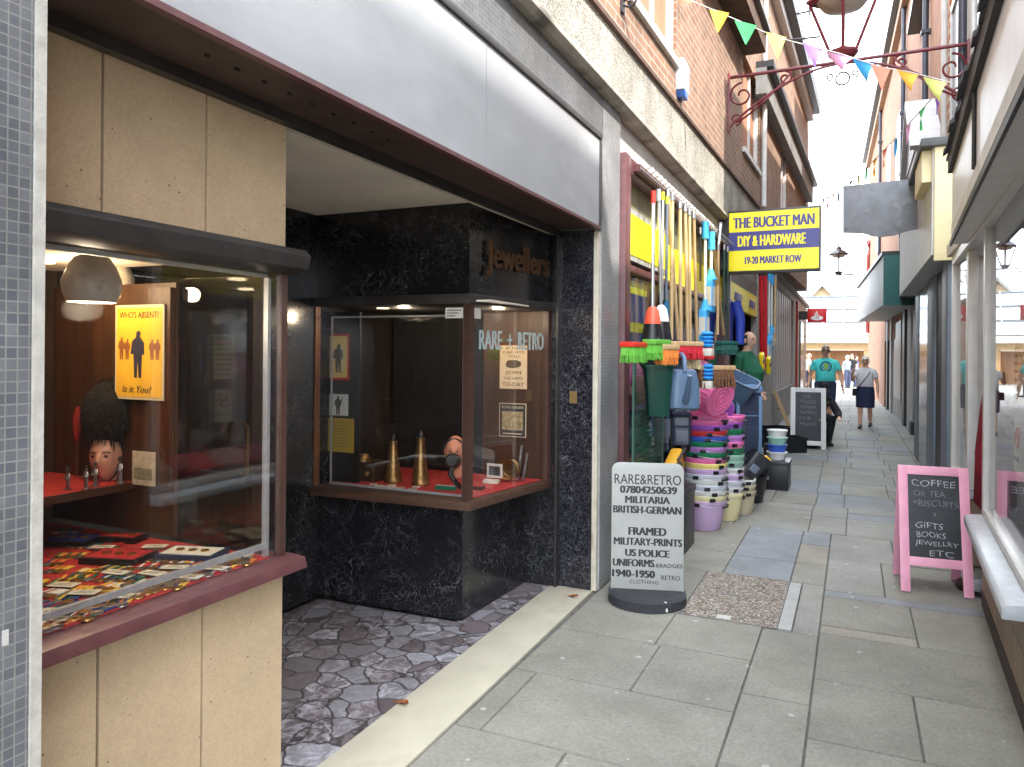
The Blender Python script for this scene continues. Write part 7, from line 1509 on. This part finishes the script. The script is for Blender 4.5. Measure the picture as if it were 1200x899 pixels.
    for i in range(m_):
        for j in range(n_):
            if hairstyle == 'bald' and math.sin(2 * PI * (j + .5) / n_) < -.25: continue
            fs.append((i * n_ + j, i * n_ + (j + 1) % n_, (i + 1) * n_ + (j + 1) % n_, (i + 1) * n_ + j))
    hb_.add(vs, fs); ho = hb_.build('cap' if hairstyle == 'cap' else 'hair', hair, t_, smooth=70)
    if hairstyle == 'cap': MB().slab([HM @ Vector(p) for p in ((-.07, -.085, .045), (.07, -.085, .045), (.055, -.165, .025), (0, -.185, .02), (-.055, -.165, .025))], Vector((0, 0, .008))).build('peak', hair, ho)
    return t_, M4, HM, S, k
SK1 = P('tanned_skin', (226, 172, 144), rough=.55, var=.08, scale=14); SK2 = P('fair_skin', (222, 175, 150), rough=.55, var=.06, scale=14)
TUR = P('turquoise_cotton', (85, 220, 214), rough=.85, var=.08, scale=10, bump=.4, bscale=9); NAVS = P('navy_denim', (52, 62, 88), rough=.85, var=.15, scale=14, bump=.4, bscale=12); WHC = P('white_cotton', (225, 222, 225), rough=.85, var=.04, scale=10, bump=.4, bscale=10)
NAVK = P('navy_skirt_cloth', (34, 42, 75), rough=.85, var=.12, scale=12, bump=.4, bscale=10); GRN = P('bottle_green_cotton', (30, 100, 72), rough=.85, var=.1, scale=10, bump=.5, bscale=8); GREYH = P('grey_hair', (172, 168, 162), rough=.9, var=.3, scale=90); SILH = P('silver_hair', (240, 236, 226), rough=.8, var=.2, scale=90)
DKH = P('dark_cropped_hair', (70, 62, 58), rough=.9, var=.3, scale=90); BLKC = P('black_clothing', (24, 24, 28), rough=.85, var=.2, scale=14); NVSH = P('navy_shoe', (30, 34, 50), rough=.5)
DOWN = ((-.05, .02, -.27), (-.01, -.07, -.24)); DOWNR = ((.05, .02, -.27), (.01, -.07, -.24))
g_ = on(967, 503, z=0); t_, M4, HM, S, k = person('man in turquoise printed t-shirt, navy shorts and sunglasses walking towards the camera', Vector((g_.x, g_.y, 0)), R(4), 1.80, SK1, TUR, NAVS, GREYH, belly=.05, build=1.12, arms=(((-.10, .03, -.26), (-.03, -.08, -.23)), ((.10, -.02, -.26), (.02, -.10, -.22))), stride=.15, shoes=NVSH, vox=.008)
for sx in (-1, 1): MB().slab([HM @ Vector((sx * .036 + a, -.100, .012 + b)) for a, b in ((-.028, -.018), (.028, -.018), (.03, .016), (-.03, .016))], (0, -.012, 0)).build('sunglasses', BK, t_, bevel=.002)
bad = M4 @ Vector((0, -.155, 1.28)); yy_ = bad.y - .012
def disc(mb, c, rx, rz, th, n=24): return mb.slab([c + Vector((rx * math.cos(2 * PI * q / n), 0, rz * math.sin(2 * PI * q / n))) for q in range(n)], (0, -th, 0))
disc(MB(), Vector((bad.x, yy_, bad.z)), .115, .115, .006).build('shirt_emblem', P('print_navy', (30, 55, 90), rough=.8), t_); disc(MB(), Vector((bad.x, yy_ - .0062, bad.z)), .092, .092, .002).build('shirt_emblem_ring', P('print_aqua', (90, 180, 190), rough=.8), t_)
MB().slab([Vector((bad.x + a, yy_ - .0085, bad.z + b)) for a, b in ((-.06, .03), (.0, .07), (.06, .04), (.02, .0), (.05, -.05), (-.04, -.05), (-.01, .0))], (0, -.002, 0)).build('shirt_emblem_shape', P('print_lime', (170, 205, 60), rough=.8), t_)
MB().tube([M4 @ (S[1][1].lerp(S[1][2], .88) + Vector((.03 * math.cos(a), .03 * math.sin(a), 0))) for a in [2 * PI * q / 14 for q in range(14)]], .007, 6, closed=True).build('wristwatch', BK, t_)
for sx in (-1, 1): pass
g_ = on(1014, 502, z=0); t_, M4, HM, S, k = person('silver haired woman in white top and navy skirt with crossbody bag, hand raised', Vector((g_.x, g_.y, 0)), R(-6), 1.57, SK1, WHC, NAVK, SILH, kind='skirt', belly=.04, build=1.05, arms=(((-.10, -.06, -.22), (.03, -.10, .17)), ((.07, .02, -.27), (.02, -.07, -.23))), stride=.14, hairstyle='bob', shoes=NVSH, head_tilt=R(10), vox=.008)
MB().tube([M4 @ Vector(p) for p in ((.13, -.03, 1.42), (.09, -.14, 1.30), (-.02, -.185, 1.14), (-.13, -.15, 1.0), (-.19, -.08, .92))], .009, 8).build('bag_strap', BK, t_); MB().boxm(M4 @ Matrix.Translation((-.22, -.06, .86)), .10, .19, .17).build('bag', BLKC, t_, bevel=.02)
g_ = Vector((-1.37, 10.9, .105)); t_, M4, HM, S, k = person('balding man in bottle green t-shirt standing in the hardware shop doorway facing the street', g_, R(72), 1.80, SK2, GRN, P('grey_trousers', (75, 75, 88), rough=.85, var=.12, scale=12), DKH, kind='trousers', belly=.10, build=1.15, arms=(((-.06, .03, -.27), (.02, -.09, -.21)), ((.06, .03, -.27), (-.02, -.12, -.18))), stride=.04, hairstyle='bald', head_turn=R(-5), vox=.008)
g_ = on(958, 521, z=0); g_ = Vector((g_.x - .06, 14.15, 0)); t_, M4, HM, S, k = person('seated person in black jacket and cap bending forward behind the white framed chalkboard', g_, R(20), 1.75, SK2, BLKC, BLKC, BLKC, kind='trousers', sit=True, bend=.75, arms=(((-.06, -.16, -.20), (.05, -.20, -.06)), ((.06, -.16, -.20), (-.05, -.20, -.06))), hairstyle='cap', head_tilt=R(35), sleeve=1.5, vox=.009)
st_ = thing('folding_stool', 'low folding stool under the seated person in black', 'stool', (g_.x, g_.y, 0)); MB().boxm(Matrix.Translation((g_.x, g_.y + .03, .345)) @ Matrix.Rotation(R(20), 4, 'Z'), .38, .32, .03).build('seat', BLKC, st_, bevel=.008)
for sx in (-1, 1):
    for sy in (-1, 1): MB().tube([(g_.x + sx * .15, g_.y + .03 + sy * .13, .33), (g_.x - sx * .15, g_.y + .03 + sy * .13, .003)], .011, 8).build('leg', HK, st_)
far = [(943, 457, 1.68, 'blonde woman in pale patterned top standing at the left corner of the far square', WHC, 'bob', P('blonde_hair', (215, 190, 140), rough=.8), NAVS, R(150)), (948, 456, 1.70, 'person in pale blue striped top beside the blonde woman at the far corner', P('pale_blue_shirt', (170, 205, 220), rough=.85, var=.2, scale=30), 'short', GREYH, BLKC, R(100)),
       (993, 453, 1.62, 'distant person in grey jacket near the market shutters', P('grey_jacket', (120, 128, 140), rough=.85), 'bob', SILH, NAVS, R(30)), (999, 453, 1.72, 'distant person in dark clothes beside the grey jacketed one', BLKC, 'short', DKH, NAVS, R(-20)), (1003, 452, 1.6, 'distant person in blue top at the right of the far group', P('mid_blue_top', (60, 90, 160), rough=.85), 'short', DKH, BLKC, R(60))]
for (u, v, H_, lab, tp, hs, hr, bt_, fa) in far:
    g_ = on(u, v + 1.2, z=0); g_.y = min(g_.y, 44); person(lab, Vector((on(u, 430, y=g_.y).x, g_.y, -.034)), fa, H_, SK2, tp, bt_, hr, 'people in the far square', kind='trousers', arms=(DOWN, DOWNR), stride=.08, hairstyle=hs, vox=.02)

# coloured tubs added inside the glass to imitate reflections of the bucket stack
for k, c1 in enumerate(('white', 'yellow', 'blue', 'green', 'purple', 'pink')):
    bucket(-1.78, 5.62, .47 + .055 * k, .11, .155, .24, c1, '%s tub, %s of the stack standing inside the window behind the mesh' % (c1, ords[k]), 'tubs stacked inside the window', R(-30) + k)
B(-2.1, -1.60, 5.22, 9.95, .45, .465).build('window_shelf', DKWOOD, hw)
# dry leaves blown against the step
LEAF = P('dry_leaf_brown', (150, 85, 40), rough=.9, var=.3, scale=60)
for k, (u, v, lab) in enumerate(((472, 826, 'curled brown dry leaf on the inner edge of the cream step'), (672, 700, 'small brown dry leaf at the far end of the cream step'))):
    q = on(u, v, z=.004); t_ = thing('dry_leaf', lab, 'leaf', tuple(q)); L = MB(); vs = []
    for sd_ in (0, 1):
        for i_ in range(7):
            f = i_ / 6; w_ = .018 * math.sin(PI * min(1, f * 1.05)) + .001
            for c_ in (-1, 0, 1): vs.append(q + Vector((f * .07 - .035, c_ * w_ + .01 * math.sin(f * 4), .004 + .012 * abs(c_) * f + .008 * f * f + sd_ * .001)))
    fs = []
    for sd_ in (0, 1):
        for i_ in range(6):
            for c_ in (0, 1): a = sd_ * 21 + i_ * 3 + c_; fs.append((a, a + 1, a + 4, a + 3))
    L.add(vs, fs).build('blade', LEAF, t_, smooth=70); MB().tube([q + Vector((-.035, 0, .005)), q + Vector((-.06, .004, .008))], .0015, 5).build('stalk', LEAF, t_)
